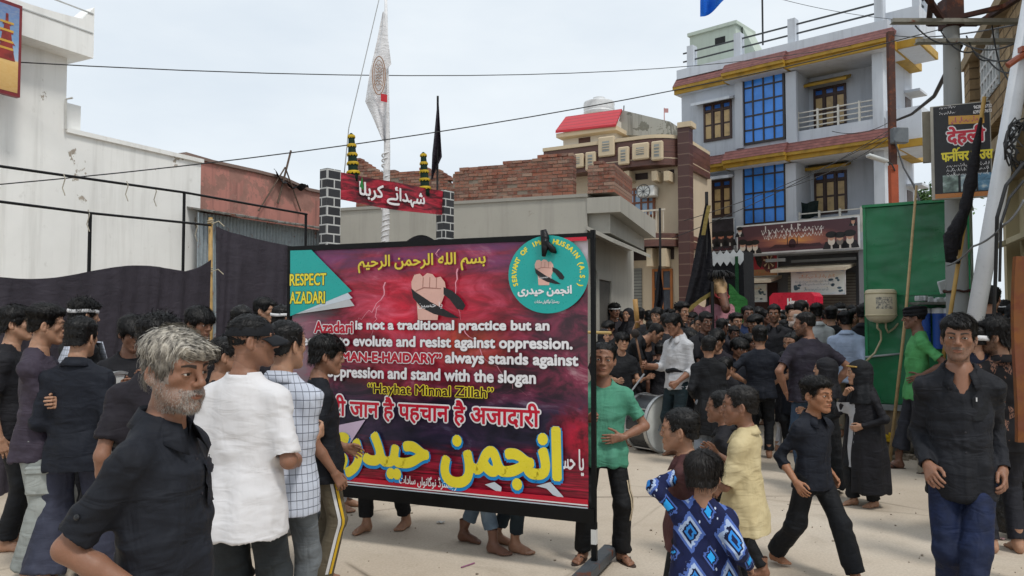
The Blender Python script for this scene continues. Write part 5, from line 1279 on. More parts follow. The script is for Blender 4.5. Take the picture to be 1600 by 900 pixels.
# green laundry and chair on the balcony
mb = MB(); q0 = GH.pt(*gv(1242, 318, -.3), -.3)
mb.grid(lambda u, v: q0 + GH.d * (.75 * u) + Vector((0, 0, -.5 * v + .03 * math.sin(u * 9))) + GH.n * (.05 * math.sin(u * 12 + v * 3)), 14, 8); tag(mb.build('laundry', cloth('#0e1d1c'), smooth=True), 'dark cloth hung over the lower balcony rail', 'laundry')
RB = Plane(xy(1526, 14.5), xy(1720, 8.0)); rb = empty('stone_house', RB.pt(3, 0), label='old house with tan stone above and cream ledges below at the right edge', cat='house')
def stone_mat():
    n = NT('tan_stone'); v = n.map(n.co(), rot=(0, 0, -RB.rz)); s = n.sep(v); w = n.comb(s[0], s[2], 0.0)
    b = n.n('ShaderNodeTexBrick'); n.l(w, b.inputs['Vector']); b.inputs['Scale'].default_value = 1.0; b.inputs['Brick Width'].default_value = .42; b.inputs['Row Height'].default_value = .2; b.inputs['Mortar Size'].default_value = .018; b.inputs['Mortar Smooth'].default_value = .4
    b.inputs['Color1'].default_value = lin('#a89272') + (1,); b.inputs['Color2'].default_value = lin('#8b7659') + (1,); b.inputs['Mortar'].default_value = lin('#5a4b3a') + (1,)
    col = n.mix(n.ramp(n.noise(v, 5, 6, .7), [(.4, 0.), (.7, .6)]), b.outputs['Color'], '#5f5140')
    return n.set(col, .9, 0, n.bump(n.math('SUBTRACT', n.noise(v, 14, 5, .7), n.math('MULTIPLY', b.outputs['Fac'], 1.5)), .6, .03), .2)
STN = stone_mat(); CRM = plaster('cream_wash', '#b5aa8c', '#8a7c62', streak=.35)
zr0, zr1 = RB.uv(1545, 195)[1], RB.uv(1545, 22)[1]
mb = MB(); RB.box(mb, 0, 9.5, 0, zr0, -6, -.5); keep(mb.build('wall', CRM), rb)
mb = MB(); RB.box(mb, 0, 9.5, zr0, zr1 - .4, -6, -.05); RB.box(mb, -.06, .5, zr0 - .6, zr1, -.6, .1); keep(mb.build('upper_wall', STN), rb)
mb = MB(); RB.box(mb, -.1, 9.5, zr1 - .4, zr1 - .2, -6, .14); RB.box(mb, -.1, 9.5, zr0 - .9, zr0 - .72, -.5, .35); keep(mb.build('ledge', plaster('old_ledge', '#8f7f66', '#5f5443', streak=.6)), rb)
for i in range(4):
    u = 1.2 + i * 2.0; mb = MB(); z = RB.uv(1570, 375)[1]; v0 = [RB.pt(u, z + .1, -.5), RB.pt(u + 1.5, z + .1, -.5), RB.pt(u + 1.5, z - .12, .1), RB.pt(u, z - .12, .1)]
    mb.add(v0 + [q + Vector((0, 0, .08)) for q in v0], [(3, 2, 1, 0), (4, 5, 6, 7), (0, 1, 5, 4), (1, 2, 6, 5), (2, 3, 7, 6), (3, 0, 4, 7)]); keep(mb.build('sunshade', CRM), rb)
    mb = MB(); RB.box(mb, u + .3, u + 1.2, 0.1, 2.3, -.5, -.46); keep(mb.build('door', paint('#5c8f92' if i % 2 else '#6d5b48', .5)), rb)
    mb = MB(); RB.box(mb, u - .32, u - .1, 0, zr0 - .9, -.5, -.3); keep(mb.build('pilaster', CRM), rb)
mb = MB(); RB.box(mb, .9, 2.3, zr0 + .5, zr0 + 1.7, -.06, -.03); w = keep(mb.build('lattice_window', paint('#9aa0a3', .6)), rb)
mb = MB()
for i in range(6):
    RB.box(mb, .95 + i * .25, 1.0 + i * .25, zr0 + .5, zr0 + 1.7, -.03, .0)
for i in range(5): RB.box(mb, .9, 2.3, zr0 + .6 + i * .25, zr0 + .65 + i * .25, -.029, -.003)
mb.build('lattice', paint('#c2c4c4', .6), w)
# ================================================================ things in the street
def onplane(P, off=0.0): # x along the plane, y up, z towards the viewer
    return Matrix.Translation(P.pt(0, 0, off)) @ Matrix((tuple(P.d) + (0,), (0, 0, 1, 0), tuple(P.n) + (0,), (0, 0, 0, 1))).transposed()
def place(mb, name, mat, P, off, parent, smooth=None):
    o = mb.build(name, mat, None, smooth); o.matrix_basis = onplane(P, off)
    if parent is not None: o.parent = parent; o.matrix_parent_inverse = wm(parent).inverted()
    return o
def wm(o): return (wm(o.parent) @ o.matrix_parent_inverse @ o.matrix_basis) if o.parent else o.matrix_basis.copy()
def ink(color, rough=.35): return paint(color, rough, 0.0, .08, 5.0, .01)
def px_poly(P, pts, off=0): return [P.uv(x, y, off) for x, y in pts]
def flat(mb, pts, z=0.0):
    return mb.add([(x, y, z) for x, y in pts], [tuple(range(len(pts)))])
def ring(c, rx, ry, n=28, a0=0, a1=2 * math.pi): return [(c[0] + rx * math.cos(a0 + (a1 - a0) * i / n), c[1] + ry * math.sin(a0 + (a1 - a0) * i / n)) for i in range(n)]
def scribble(mb, x0, x1, y, h, z, seed=0, w=None):
    """illegible small script: looped strokes with dots"""
    rs = random.Random(seed); w = w or h * .16; x = x0
    while x < x1 - h * .3:
        L = min(h * (.8 + 1.3 * rs.random()), x1 - x); n = 12; ph = rs.random() * 6
        top = [(x + L * i / n, y + h * (.25 + .22 * math.sin(i * 1.5 + ph) * (1 if i % 3 else 1.5))) for i in range(n + 1)]
        flat(mb, top + [(a, b - w * (1 + .5 * math.sin(i))) for i, (a, b) in reversed(list(enumerate(top)))], z)
        if rs.random() < .6: a = x + L * rs.random(); flat(mb, [(a, y + h * .2), (a + w, y + h * .2), (a + w, y + h), (a, y + h)], z + .0001)
        if rs.random() < .7: a = x + L * rs.random(); b = y + h * rs.choice((-.15, .8)); flat(mb, [(a, b), (a + w, b - w), (a + 2 * w, b), (a + w, b + w)], z + .0001)
        x += L + h * .18
BP = Plane(xy(455, 5.7), xy(924, 4.8)); BW = BP.L
bn = empty('banner_stand', BP.pt(BW / 2, 0), label='large printed banner in a black pipe frame, red sky, fist and yellow Urdu lettering', cat='banner')
def banner_mat():
    n = NT('printed_flex'); v = n.co(); s = n.sep(v); x = n.math('DIVIDE', s[0], BW); y = n.math('DIVIDE', n.math('SUBTRACT', s[1], .38), 1.7)
    w = n.noise(n.map(v, (1.6, 3.4, 1)), 1.6, 7, .65, 1.0); w2 = n.noise(n.map(v, (.7, 5, 1), loc=(3, 1, 0)), 2.4, 6, .6, .5); f = n.noise(v, 9, 5, .65)
    def dist(cx, cy, ax, ay): return n.math('SQRT', n.math('ADD', n.math('POWER', n.math('MULTIPLY', n.math('SUBTRACT', x, cx), ax), 2), n.math('POWER', n.math('MULTIPLY', n.math('SUBTRACT', y, cy), ay), 2)))
    base = n.ramp(w, [(.3, '#181318'), (.45, '#40222e'), (.58, '#82304a'), (.74, '#b8929a')])
    glow = n.ramp(n.math('ADD', dist(.47, .72, 2.1, 2.2), n.math('MULTIPLY', n.math('SUBTRACT', w2, .5), .9)), [(.1, 1.), (.82, 0.)]); glow = n.math('MULTIPLY', glow, 1.0)
    col = n.mix(glow, base, n.ramp(w, [(.3, '#8e1028'), (.48, '#d21a38'), (.66, '#ec5a72')]))
    g2 = n.ramp(n.math('ADD', dist(.62, .6, 3.6, 5.2), n.math('MULTIPLY', n.math('SUBTRACT', f, .5), .8)), [(.05, .8), (.6, 0.)]); col = n.mix(g2, col, n.ramp(f, [(.35, '#8e2018'), (.65, '#e06a3a')]))
    top = n.math('MULTIPLY', n.ramp(y, [(.86, 0.), (.96, 1.)]), n.ramp(w2, [(.4, .1), (.65, .9)])); col = n.mix(top, col, '#74386c')
    band = n.math('MULTIPLY', n.ramp(n.math('ADD', y, n.math('MULTIPLY', n.math('SUBTRACT', w, .5), .25)), [(.13, 0.), (.2, 1.)]), n.ramp(y, [(.36, 1.), (.46, 0.)])); col = n.mix(n.math('MULTIPLY', band, .9), col, n.ramp(w, [(.32, '#0e0e1c'), (.6, '#252844'), (.8, '#5b6488')]))
    low = n.ramp(n.math('ADD', y, n.math('MULTIPLY', n.math('SUBTRACT', w2, .5), .2)), [(.1, 1.), (.22, 0.)]); st = n.noise(n.map(v, (1.5, 30, 1)), 2, 4, .6); col = n.mix(low, col, n.ramp(st, [(.35, '#3d0a18'), (.55, '#a01330'), (.75, '#d32248')]))
    lc = n.ramp(n.math('ADD', dist(.02, .55, 5.5, 3.0), n.math('MULTIPLY', n.math('SUBTRACT', w, .5), 1.6)), [(.2, .7), (.9, 0.)]); col = n.mix(lc, col, '#9a8c93')
    rc = n.ramp(n.math('ADD', dist(1.0, .98, 6, 5), n.math('MULTIPLY', n.math('SUBTRACT', w, .5), .9)), [(.3, .9), (.9, 0.)]); col = n.mix(rc, col, '#c9bfc4')
    rr = n.ramp(n.math('ADD', dist(.97, .27, 7, 5.5), n.math('MULTIPLY', n.math('SUBTRACT', f, .5), 1.1)), [(.3, .85), (.75, 0.)]); col = n.mix(rr, col, n.ramp(f, [(.4, '#5d0a1a'), (.62, '#c81838')]))
    return n.set(col, .34, 0, n.bump(n.noise(n.map(v, (1, 3, 1)), 3, 3, .5), .12, .02), .45)
b0, b1 = .415, 2.075
mb = MB(); mb.grid(lambda u, v: (.02 + (BW - .04) * u, b0 + (b1 - b0) * v, .006 * math.sin(u * 7 + v * 3) + .004 * math.sin(v * 9 - u * 4) + .002 * math.sin(u * 23 + v * 11) - .006), 60, 44)
sheet = place(mb, 'printed_sheet', banner_mat(), BP, .012, bn, True)
def Z(k): return .024 + k * .0006
INK = {k: ink(c) for k, c in dict(white='#e4e2e4', yellow='#e8d838', gold='#d9c23c', teal='#12a39c', grey='#b9bcbe', blue='#1688cc', red='#c0122f', black='#0c0b0e', pink='#d98f9e', flesh='#d9a596', lilac='#c9b4cc', silver='#c5cfd8', crimson='#b3102c').items()}
def line(txt, x0, x1, ya, yb, ink_, out=None, ow=0.0, bold=0.0, lay=3, name='lettering', sp=1.0, arab=False):
    """text whose ink box runs from pixel x0 to x1; ya, yb = top and bottom in pixels at the middle"""
    xm = (x0 + x1) / 2; u0, u1 = BP.uv(x0, (ya + yb) / 2)[0], BP.uv(x1, (ya + yb) / 2)[0]; zt, zb_ = BP.uv(xm, ya)[1], BP.uv(xm, yb)[1]
    t = arabic(txt) if arab else txt
    if out: mb = letter(MB(), t, u0, u1, zb_, zt, 0, ow + bold, sp, 14); place(mb, name, out, BP, Z(lay), sheet)
    mb = letter(MB(), t, u0, u1, zb_, zt, 0, bold, sp, 10); return place(mb, name, ink_, BP, Z(lay + 2), sheet)
# left teal arrow
mb = MB(); flat(mb, px_poly(BP, [(457, 492), (557, 478), (536, 448), (470, 470)])); place(mb, 'print', INK['grey'], BP, Z(0), sheet)
mb = MB(); flat(mb, px_poly(BP, [(470, 489), (554, 466), (540, 450), (470, 470)])); place(mb, 'print', INK['silver'], BP, Z(1), sheet)
mb = MB(); flat(mb, px_poly(BP, [(457, 392), (490, 391), (553, 455), (457, 494)])); place(mb, 'print', INK['teal'], BP, Z(2), sheet)
line('RESPECT', 457, 513, 428, 446, INK['yellow'], INK['black'], .004, .0025, 4); line('AZADARI', 457, 511, 456, 474, INK['yellow'], INK['black'], .004, .0025, 4)
line('بسم الله الرحمن الرحيم', 563, 761, 397, 424, INK['gold'], ink('#6b3a12'), .003, .0025, 3, arab=True)
line('Azadari', 495, 554, 502.5, 520, INK['crimson'], INK['white'], .006, .004); line('is not a traditional practice but an', 559, 860, 501, 519.5, INK['white'], ink('#3a1522'), .003, .004)
line('ideology to evolute and resist against oppression.', 463, 896, 526, 547, INK['white'], ink('#3a1522'), .003, .004)
line('“ANJUMAN-E-HAIDARY”', 486, 692, 551, 569, INK['crimson'], INK['white'], .006, .0045); line('always stands against', 699, 905, 552, 574, INK['white'], ink('#3a1522'), .003, .004)
line('oppression and stand with the slogan', 515, 839, 576, 599, INK['white'], ink('#3a1522'), .003, .004)
line('“Hayhat Minnal Zillah”', 578, 773, 602, 622, ink('#3a1a18'), INK['yellow'], .0055, .0015)
line('हमारी जान है पहचान है अजादारी', 487, 845, 623, 661, INK['red'], INK['white'], .010, .004, 4)
line('انجمن حیدری', 501, 876, 661, 757, INK['blue'], None, 0, .029, 4, arab=True)
line('انجمن حیدری', 501, 876, 659, 754, INK['yellow'], None, 0, .018, 7, arab=True)
line('رجسٹرڈ نوگانواں سادات', 627, 716, 743, 762, INK['white'], None, 0, .001, 4, arab=True)
mb = letter(MB(), arabic('یا حسین'), *[BP.uv(862, 730)[0], BP.uv(914, 730)[0]], BP.uv(888, 742)[1], BP.uv(888, 700)[1], 0, .002, 1.0, 8, -.0); place(mb, 'lettering', INK['white'], BP, Z(4), sheet)
# white pennant and birds in the lower corners, bottom stripes
mb = MB(); flat(mb, px_poly(BP, [(490, 672), (574, 655), (545, 700), (520, 722), (500, 726)])); place(mb, 'print', INK['lilac'], BP, Z(0), sheet)
mb = MB(); flat(mb, px_poly(BP, [(760, 756), (775, 752), (786, 760), (785, 770), (774, 764)])); flat(mb, px_poly(BP, [(840, 758), (862, 752), (880, 772), (886, 780), (866, 772), (856, 762)]));
place(mb, 'print', INK['silver'], BP, Z(0), sheet)
for (ya, yb, m) in ((758.5, 765.5, 'red'), (766, 768, 'white'), (770, 778, 'silver')):
    z1_, z0_ = BP.uv(700, ya)[1], BP.uv(700, yb)[1]; mb = MB(); flat(mb, [(.02, z0_), (BW - .02, z0_), (BW - .02, z1_), (.02, z1_)]); place(mb, 'print', INK[m], BP, Z(1), sheet)
# lightning
mb = MB(); rs = random.Random(4)
def bolt(pts, w):
    P_ = []
    for (a, b), (c, d) in zip(pts[:-1], pts[1:]):
        for k in range(4): P_.append((a + (c - a) * k / 4 + rs.gauss(0, 2.2), b + (d - b) * k / 4 + rs.gauss(0, 2.2)))
    P_.append(pts[-1]); q = px_poly(BP, P_); n = len(q)
    for i in range(n - 1):
        w0, w1 = w * (1 - i / n), w * (1 - (i + 1) / n); flat(mb, [(q[i][0] - w0, q[i][1]), (q[i][0] + w0, q[i][1]), (q[i + 1][0] + w1, q[i + 1][1]), (q[i + 1][0] - w1, q[i + 1][1])])
bolt([(605, 440), (598, 470), (578, 488), (560, 505)], .006); bolt([(596, 478), (588, 500), (580, 530)], .004); bolt([(720, 420), (712, 450), (722, 500)], .006); bolt([(722, 505), (742, 530), (760, 560), (790, 590), (826, 618)], .005); bolt([(690, 388), (684, 400), (700, 415)], .004)
place(mb, 'print', INK['pink'], BP, Z(1), sheet)
def fist(cx, cy, k, lay, parent):
    """raised fist with a black ribbon tied round the wrist"""
    def q(pts): return px_poly(BP, [(cx + x * k, cy + y * k) for x, y in pts])
    mb = MB(); flat(mb, q([(-20, 40), (-22, 12), (-30, -8), (-31, -22), (-26, -34), (-17, -36), (-12, -31), (-5, -37), (4, -35), (9, -29), (17, -31), (24, -22), (26, -8), (20, 8), (14, 22), (12, 40)])); place(mb, 'print', ink('#d8ab9d'), BP, Z(lay), parent)
    mb = MB()
    for x in (-12, -1, 10): flat(mb, q([(x, -30), (x + 1.3, -30), (x + .5, -12), (x - .8, -12)]))
    flat(mb, q([(-24, -8), (-10, -14), (18, -12), (18, -10.5), (-10, -12), (-24, -6)])); place(mb, 'print', ink('#a06c60'), BP, Z(lay) + .0003, parent)
    mb = MB(); flat(mb, q([(-31, -12), (-24, -6), (0, 10), (26, 24), (48, 37), (30, 36), (6, 30), (-14, 20), (-28, 4)])); flat(mb, q([(22, -14), (36, -8), (50, 4), (58, 16), (54, 24), (44, 22), (32, 6), (22, -2)])); place(mb, 'print', INK['black'], BP, Z(lay) + .0006, parent)
    a, b = q([(-20, 22), (20, 2)]); mb = letter(MB(), arabic('یا حسین'), a[0], b[0], a[1], a[1] + (b[1] - a[1]) * .6, 0, 0, 1, 8, 0); o = place(mb, 'lettering', INK['white'], BP, Z(lay) + .0012, parent)
fist(675, 462, .95, 2, sheet)
# round emblem
cu, cz = BP.uv(858, 429); cr_ = abs(BP.uv(922, 429)[0] - BP.uv(795, 429)[0]) / 2
mb = MB(); flat(mb, ring((cu, cz), cr_ * .985, cr_ * .9, 48)); place(mb, 'emblem', INK['teal'], BP, Z(2), sheet)
mb = MB(); T_ = 'SERVANT OF IMAM HUSSAIN (A.S.)'
for i, ch in enumerate(T_):
    if ch == ' ': continue
    a = R(197 - 217 * i / (len(T_) - 1)); V, Fc, xa, xb, ya, yb = text_poly(ch); sc = cr_ * .165; r = cr_ * .78
    ux, uy = math.sin(a), -math.cos(a)
    for j, (ox, oy) in enumerate([(0, 0), (.0022, 0), (-.0022, 0), (0, .0022), (0, -.0022)]):
        mb.add([(cu + (r * math.cos(a) + (v[0] - (xa + xb) / 2) * sc * ux + v[1] * sc * math.cos(a)) + ox, cz + .915 * (r * math.sin(a) + (v[0] - (xa + xb) / 2) * sc * uy + v[1] * sc * math.sin(a)) + oy, -j * .00004) for v in V], Fc)
place(mb, 'lettering', INK['yellow'], BP, Z(4), sheet)
fist(854, 425, .52, 4, sheet)
line('انجمن حیدری', 812, 895, 447, 463, INK['white'], None, 0, .003, 5, arab=True); line('رجسٹرڈ نوگانواں سادات', 838, 876, 468, 475, INK['white'], None, 0, .0006, 5, arab=True)
mb = MB(); flat(mb, [(BW - .34, b1 - .012), (BW - .02, b1 - .012), (BW - .02, b1 + .012), (BW - .34, b1 + .012)]); place(mb, 'print', INK['red'], BP, Z(1), sheet)
# frame, posts, feet
FRM = metal('#101113', .45)
mb = MB(); BP.box(mb, -.02, BW + .02, 2.075, 2.112, -.02, .022); BP.box(mb, -.02, BW + .02, .33, .415, -.02, .03); BP.box(mb, -.028, -.0, .33, 2.115, -.016, .016); BP.box(mb, BW, BW + .026, .33, 2.13, -.016, .016); keep(mb.build('frame', FRM), bn)
for u in (-.014, BW + .013):
    mb = MB(); BP.box(mb, u - .016, u + .016, .1, .33, -.016, .016); keep(mb.build('leg', FRM), bn)
    mb = MB(); BP.box(mb, u - .0165, u + .0165, .2, .29, -.0165, .0165); keep(mb.build('tape', paint('#c9c9c6', .6)), bn)
    mb = MB(); BP.box(mb, u - .045, u + .045, .035, .1, -.36, .36, .006); keep(mb.build('foot', metal('#4c5156', .5, .2)), bn)
    for o in (-.3, .3): mb = MB(); mb.lathe([(.035, -.012), (.035, .012)], BP.pt(u, .035, o), 14, Matrix.Rotation(R(90), 3, 'Y')); keep(mb.build('wheel', paint('#222222', .7)), bn)
mb = MB(); k0 = BP.pt(BP.uv(855, 375)[0], 2.09, .04)
mb.tube([k0 + Vector((-.01, 0, .05)), k0, k0 + Vector((.0, -.02, -.06)), k0 + Vector((-.01, -.03, -.12))], [.02, .028, .024, .012], 8); mb.tube([k0 + Vector((0, -.02, -.03)), k0 + Vector((.05, -.03, -.08)), k0 + Vector((.07, -.03, -.1))], [.02, .022, .006], 8); keep(mb.build('tied_rag', cloth('#0c0c0f', rough=.4), smooth=True), bn)
GT = Plane(xy(514, 9.7), xy(695, 11.3)); gt = empty('gateway', GT.pt(GT.L / 2, 0), label='gateway of two black brick-patterned pillars joined by a red Urdu banner', cat='gate')
def gate_mat():
    n = NT('printed_bricks'); v = n.map(n.co(), rot=(0, 0, -GT.rz)); s = n.sep(v)
    b = n.n('ShaderNodeTexBrick'); n.l(n.comb(n.math('ADD', s[0], s[1]), s[2], 0.0), b.inputs['Vector']); b.inputs['Scale'].default_value = 1.0; b.inputs['Brick Width'].default_value = .2; b.inputs['Row Height'].default_value = .115; b.inputs['Mortar Size'].default_value = .009
    b.inputs['Color1'].default_value = lin('#35363a') + (1,); b.inputs['Color2'].default_value = lin('#26272b') + (1,); b.inputs['Mortar'].default_value = lin('#b9bab8') + (1,)
    return n.set(b.outputs['Color'], .6)
GM = gate_mat(); zg = GT.uv(514, 265)[1]
for u in (0, GT.L):
    mb = MB(); GT.box(mb, u - .105, u + .105, 0, zg, -.075, .075); keep(mb.build('pillar', GM), gt)
g0, g1 = GT.uv(527, 312, .0)[1], zg - .02
def gate_print():
    n = NT('printed_cloth'); v = n.co(); a = n.noise(n.map(v, (2, 9, 1)), 1.5, 6, .65, .8)
    return n.set(n.ramp(a, [(.32, '#1b0a0e'), (.45, '#5d1320'), (.6, '#a82034'), (.75, '#c8485a')]), .55)
mb = MB(); mb.grid(lambda u, v: (.1 + (GT.L - .2) * u, g0 + (g1 - g0) * v - .03 * math.sin(u * 3.14) * (1 - v), .012 * math.sin(u * 11 + v * 2)), 40, 10); gb = place(mb, 'cross_banner', gate_print(), GT, .05, gt, True)
mb = letter(MB(), arabic('شہدائے کربلا'), GT.uv(562, 300, .08)[0], GT.uv(664, 310, .08)[0], g0 + .03, g1 - .07, 0, .006, 1, 8); place(mb, 'lettering', INK['white'], GT, .075, gb)
mb = MB(); flat(mb, [(GT.uv(556, 300)[0], g0 + .2), (GT.uv(560, 300)[0], g0 + .34), (GT.uv(563, 300)[0], g0 + .16)]); place(mb, 'print', ink('#2c7a3c'), GT, .075, gb)
for px, d, y0, tilt, lb in ((552, 10.0, 272, -.06, 'green and gold tasselled standard at the left end of the gateway banner'), (664, 11.0, 296, -.05, 'green and gold tasselled standard at the right end of the gateway banner')):
    p = at(px, y0, d); al = empty('tassel_standard', p, 0, lb, 'standard', 'green tasselled standards above the gateway'); al.rotation_euler = (0, tilt, 0)
    mb = MB(); mb.lathe([(.062, -.1), (.066, 0), (.06, .16), (.05, .32), (.04, .46), (.03, .52), (.01, .54)], (0, 0, 0), 18); mb.build('green_cloth', cloth('#0d2a1e'), al, smooth=True)
    for i in range(5):
        z = .02 + i * .118; r = .078 - i * .0085; mb = MB(); n_ = 30; pr = []
        ringv = []
        for (rr, zz) in ((r * .78, .022), (r * 1.0, .02), (r * 1.08, .0), (r * 1.05, -.026)):
            for k in range(n_): a = 2 * math.pi * k / n_; q = rr * (1 + (.09 if k % 2 else -.05) * (zz < .01)); ringv.append((q * math.cos(a), q * math.sin(a), z + zz + (.008 * (k % 3) if zz < -.01 else 0)))
        mb.add(ringv, [(j * n_ + k, j * n_ + (k + 1) % n_, (j + 1) * n_ + (k + 1) % n_, (j + 1) * n_ + k) for j in range(3) for k in range(n_)]); mb.build('gold_tassel', cloth('#b99a1f', rough=.6), al, smooth=True)
fp = empty('white_flag', (at(601, 500, 12).x, 12, 0), label='tall pole wrapped in white cloth with a long white flag rising above the gateway', cat='flag')
mb = MB(); zt_ = at(600, -30, 12).z; mb.tube([(0, 0, 0), (-.0, 0, 2.6), (.02, 0, 4.2), (-.02, 0, zt_)], [.06, .06, .05, .02], 10)
for i in range(40): z = .2 + i * .1; mb.tube([(.06 * math.cos(t + i), .06 * math.sin(t + i), z + .02 * t) for t in np.linspace(0, 5, 9)], .012, 5)
mb.build('pole', cloth('#d9d9da'), fp, smooth=True)
def F(px, py, d=11.9): p = at(px, py, d); return p - Vector(fp.location)
def flag_sheet(left, right, nu, nv, fn, amp, k):
    def f(u, v):
        def ev(pl, t): 
            t = t * (len(pl) - 1); i = min(int(t), len(pl) - 2); a, b = Vector(pl[i]), Vector(pl[i + 1]); return a.lerp(b, t - i)
        a, b = ev(left, v), ev(right, v); p = fn(*(a.lerp(b, u))); return p + Vector((0, amp * math.sin(u * k + v * 4) * (.3 + v), 0))
    return f
mb = MB(); mb.grid(flag_sheet([(598, 18), (588, 66), (577, 112), (570, 158), (583, 185), (598, 220)], [(600, 18), (606, 60), (611, 100), (606, 105), (605, 150), (604, 222)], 12, 40, F, .05, 7), 12, 40); fs_ = mb.build('flag', cloth('#dcdcde', wrinkle=.6), fp, smooth=True)
mb = MB(); c0 = F(592, 118, 11.8); mb.tube([c0 + Vector((.1 * math.sin(t), 0, .3 * math.cos(t))) for t in np.linspace(0, 6.28, 25)], .008, 5); mb.tube([c0 + Vector((.075 * math.sin(t), 0, .24 * math.cos(t))) for t in np.linspace(0, 6.28, 25)], .006, 5)
for k in range(7): mb.tube([c0 + Vector((-.05 + .1 * i / 6, 0, .16 - .05 * k + .02 * math.sin(i * 2 + k))) for i in range(7)], .006, 4)
mb.build('emblem', paint('#9c7a62', .8), fs_)
mb = MB(); q = F(600, 153, 11.8); mb.add([q + Vector(p) for p in ((-.05, 0, -.05), (.05, 0, -.07), (.05, 0, .05), (-.05, 0, .07))], [(0, 1, 2, 3)]); mb.build('patch', paint('#b5202c', .7), fs_)
def wire(name, lab, pts, r=.012, sag=0.0, cat='wire', color='#1c1d1f', group=None, n=18):
    P = []
    for (a, b) in zip(pts[:-1], pts[1:]):
        A, B = at(*a), at(*b)
        for k in range(n): t = k / n; P.append(A.lerp(B, t) - Vector((0, 0, sag * 4 * t * (1 - t))))
    P.append(at(*pts[-1])); return tag(MB().tube(P, r, 5).build(name, paint(color, .6), smooth=True), lab, cat, group)
wire('guy_rope', 'thin pale rope slanting from the top of the white flagpole down to the gateway', [(592, 0, 12), (545, 200, 10.5), (535, 300, 10)], .007, 0, 'rope', '#8e8f8e')
def pole_flag(name, lab, px, ytop, ybot, d, r, left, right, mat, lean=0.0, base=True):
    p = at(px, ytop, d); o = empty(name, (p.x, d, 0), label=lab, cat='flag')
    mb = MB(); mb.tube([(lean, 0, 0), (0, 0, p.z)], r, 8); mb.build('pole', paint('#1b1a1c', .6), o)
    G = lambda a, b: at(a, b, d - .05) - Vector((p.x, d, 0))
    mb = MB(); mb.grid(flag_sheet(left, right, 14, 24, G, .06, 9), 14, 24); f = mb.build('flag', mat, o, smooth=True); return o, f, G
BLKC = cloth('#17161c', wrinkle=.6)
pole_flag('black_flag', 'small furled black flag on a thin pole between the gateway and the brick parapet', 684, 150, 290, 12.6, .018, [(684, 152), (680, 190), (675, 240), (674, 284)], [(685, 152), (688, 200), (691, 246), (679, 270)], cloth('#241e28', wrinkle=.6))
o, f, G = pole_flag('black_flag', 'large black flag with gold hem standing in the crowd before the grey house', 1104, 300, 500, 13.6, .03, [(1102, 318), (1092, 370), (1080, 430), (1066, 484)], [(1105, 318), (1110, 370), (1113, 420), (1114, 458)], BLKC)
mb = MB(); pts = [G(1066, 486), G(1092, 466), G(1114, 452)]; A_ = [p + Vector((0, -.1, .0)) for p in pts]
mb.add([A_[0], A_[1], A_[2], A_[2] + Vector((0, 0, -.08)), A_[1] + Vector((0, 0, -.08)), A_[0] + Vector((.02, 0, -.09))], [(0, 1, 4, 5), (1, 2, 3, 4)]); mb.build('gold_hem', cloth('#80703c', rough=.6), f)
mb = MB(); pts = [G(1103, 322), G(1098, 345), G(1094, 368)]; A_ = [p + Vector((0, -.08, 0)) for p in pts]; mb.add(A_ + [p + Vector((.07, 0, 0)) for p in A_[::-1]], [(0, 1, 4, 5), (1, 2, 3, 4)]); mb.build('gold_hem', cloth('#80703c', rough=.6), f)
pole_flag('black_flag', 'narrow black flag rolled along a thin dark pole by the brown house door', 1031, 325, 490, 13.0, .02, [(1029, 415), (1026, 440), (1023, 470), (1020, 486)], [(1031, 415), (1034, 440), (1037, 466), (1034, 486)], BLKC)
pl = empty('pole', (at(1113, 455, 13.4).x, 13.4, 0), label='thin black pole in front of the horse', cat='pole'); MB().tube([(0, 0, 0), (0, 0, at(1113, 440, 13.4).z)], .03, 8).build('shaft', paint('#111113', .6), pl); pl.name = 'pole'
bf = MB(); bf.grid(lambda u, v: at(1094 + 62 * u, -4 + 30 * v * (1 - .75 * u) + 5 * math.sin(u * 7) - 14 * u, 14 + .2 * math.sin(u * 9)), 20, 10); tag(bf.build('blue_flag', cloth('#1565c8'), smooth=True), 'bright blue flag at the top edge above the grey house', 'flag')
wire('wire', 'long black wire crossing the whole sky from the white building to the grey house', [(-30, 94, 10.5), (1395, 58, 24)], .009, .62, group=None)
wire('wire', 'black wire rising across the sky from the lower left to the utility pole', [(-20, 290, 9.5), (1492, 40, 12)], .008, .3)
wire('cable', 'thick twisted cable drooping from the utility pole to the rusty post', [(1500, 72, 9), (1460, 150, 13), (1425, 178, 18), (1395, 190, 22)], .035, .0, 'cable')
for i, (a, b) in enumerate((((1395, 200), (1050, 372)), ((1393, 208), (1068, 345)), ((1394, 212), (1206, 300)), ((1394, 188), (1300, 205)))):
    wire('wire', ['lowest of the wires fanning left from the rusty post', 'wire from the rusty post passing over the grey house window', 'short wire from the rusty post ending on the blue glass', 'nearly level short wire left of the rusty post'][i], [(*a, 20.5), (*b, 20.3)], .01, .18)
wire('wire', 'thin wire high above the grey house at the top right', [(1190, -10, 24), (1395, 30, 21)], .008, .1); wire('wire', 'wire between the rusty post and the utility pole crossarm', [(1395, 55, 20), (1600, 36, 9)], .012, .1)
wire('cable', 'cable curving down from the rusty post to the green kiosk', [(1396, 214, 20), (1412, 262, 18), (1428, 290, 14), (1440, 322, 11)], .02, .0, 'cable')
p = at(1391, 50, 20); rp = empty('steel_post', (p.x, 20, 0), label='rusty steel post with junction box and street lamp arm before the grey house', cat='post')
mb = MB(); mb.box((0, 0, p.z / 2), (.16, .14, p.z)); mb.build('post', metal('#4a2c24', .7, .3), rp)
mb = MB(); z = at(1391, 270, 20).z; mb.box((.0, 0, z - .55), (.19, .17, 1.5)); mb.build('painted_section', paint('#a04a2a', .7), rp)
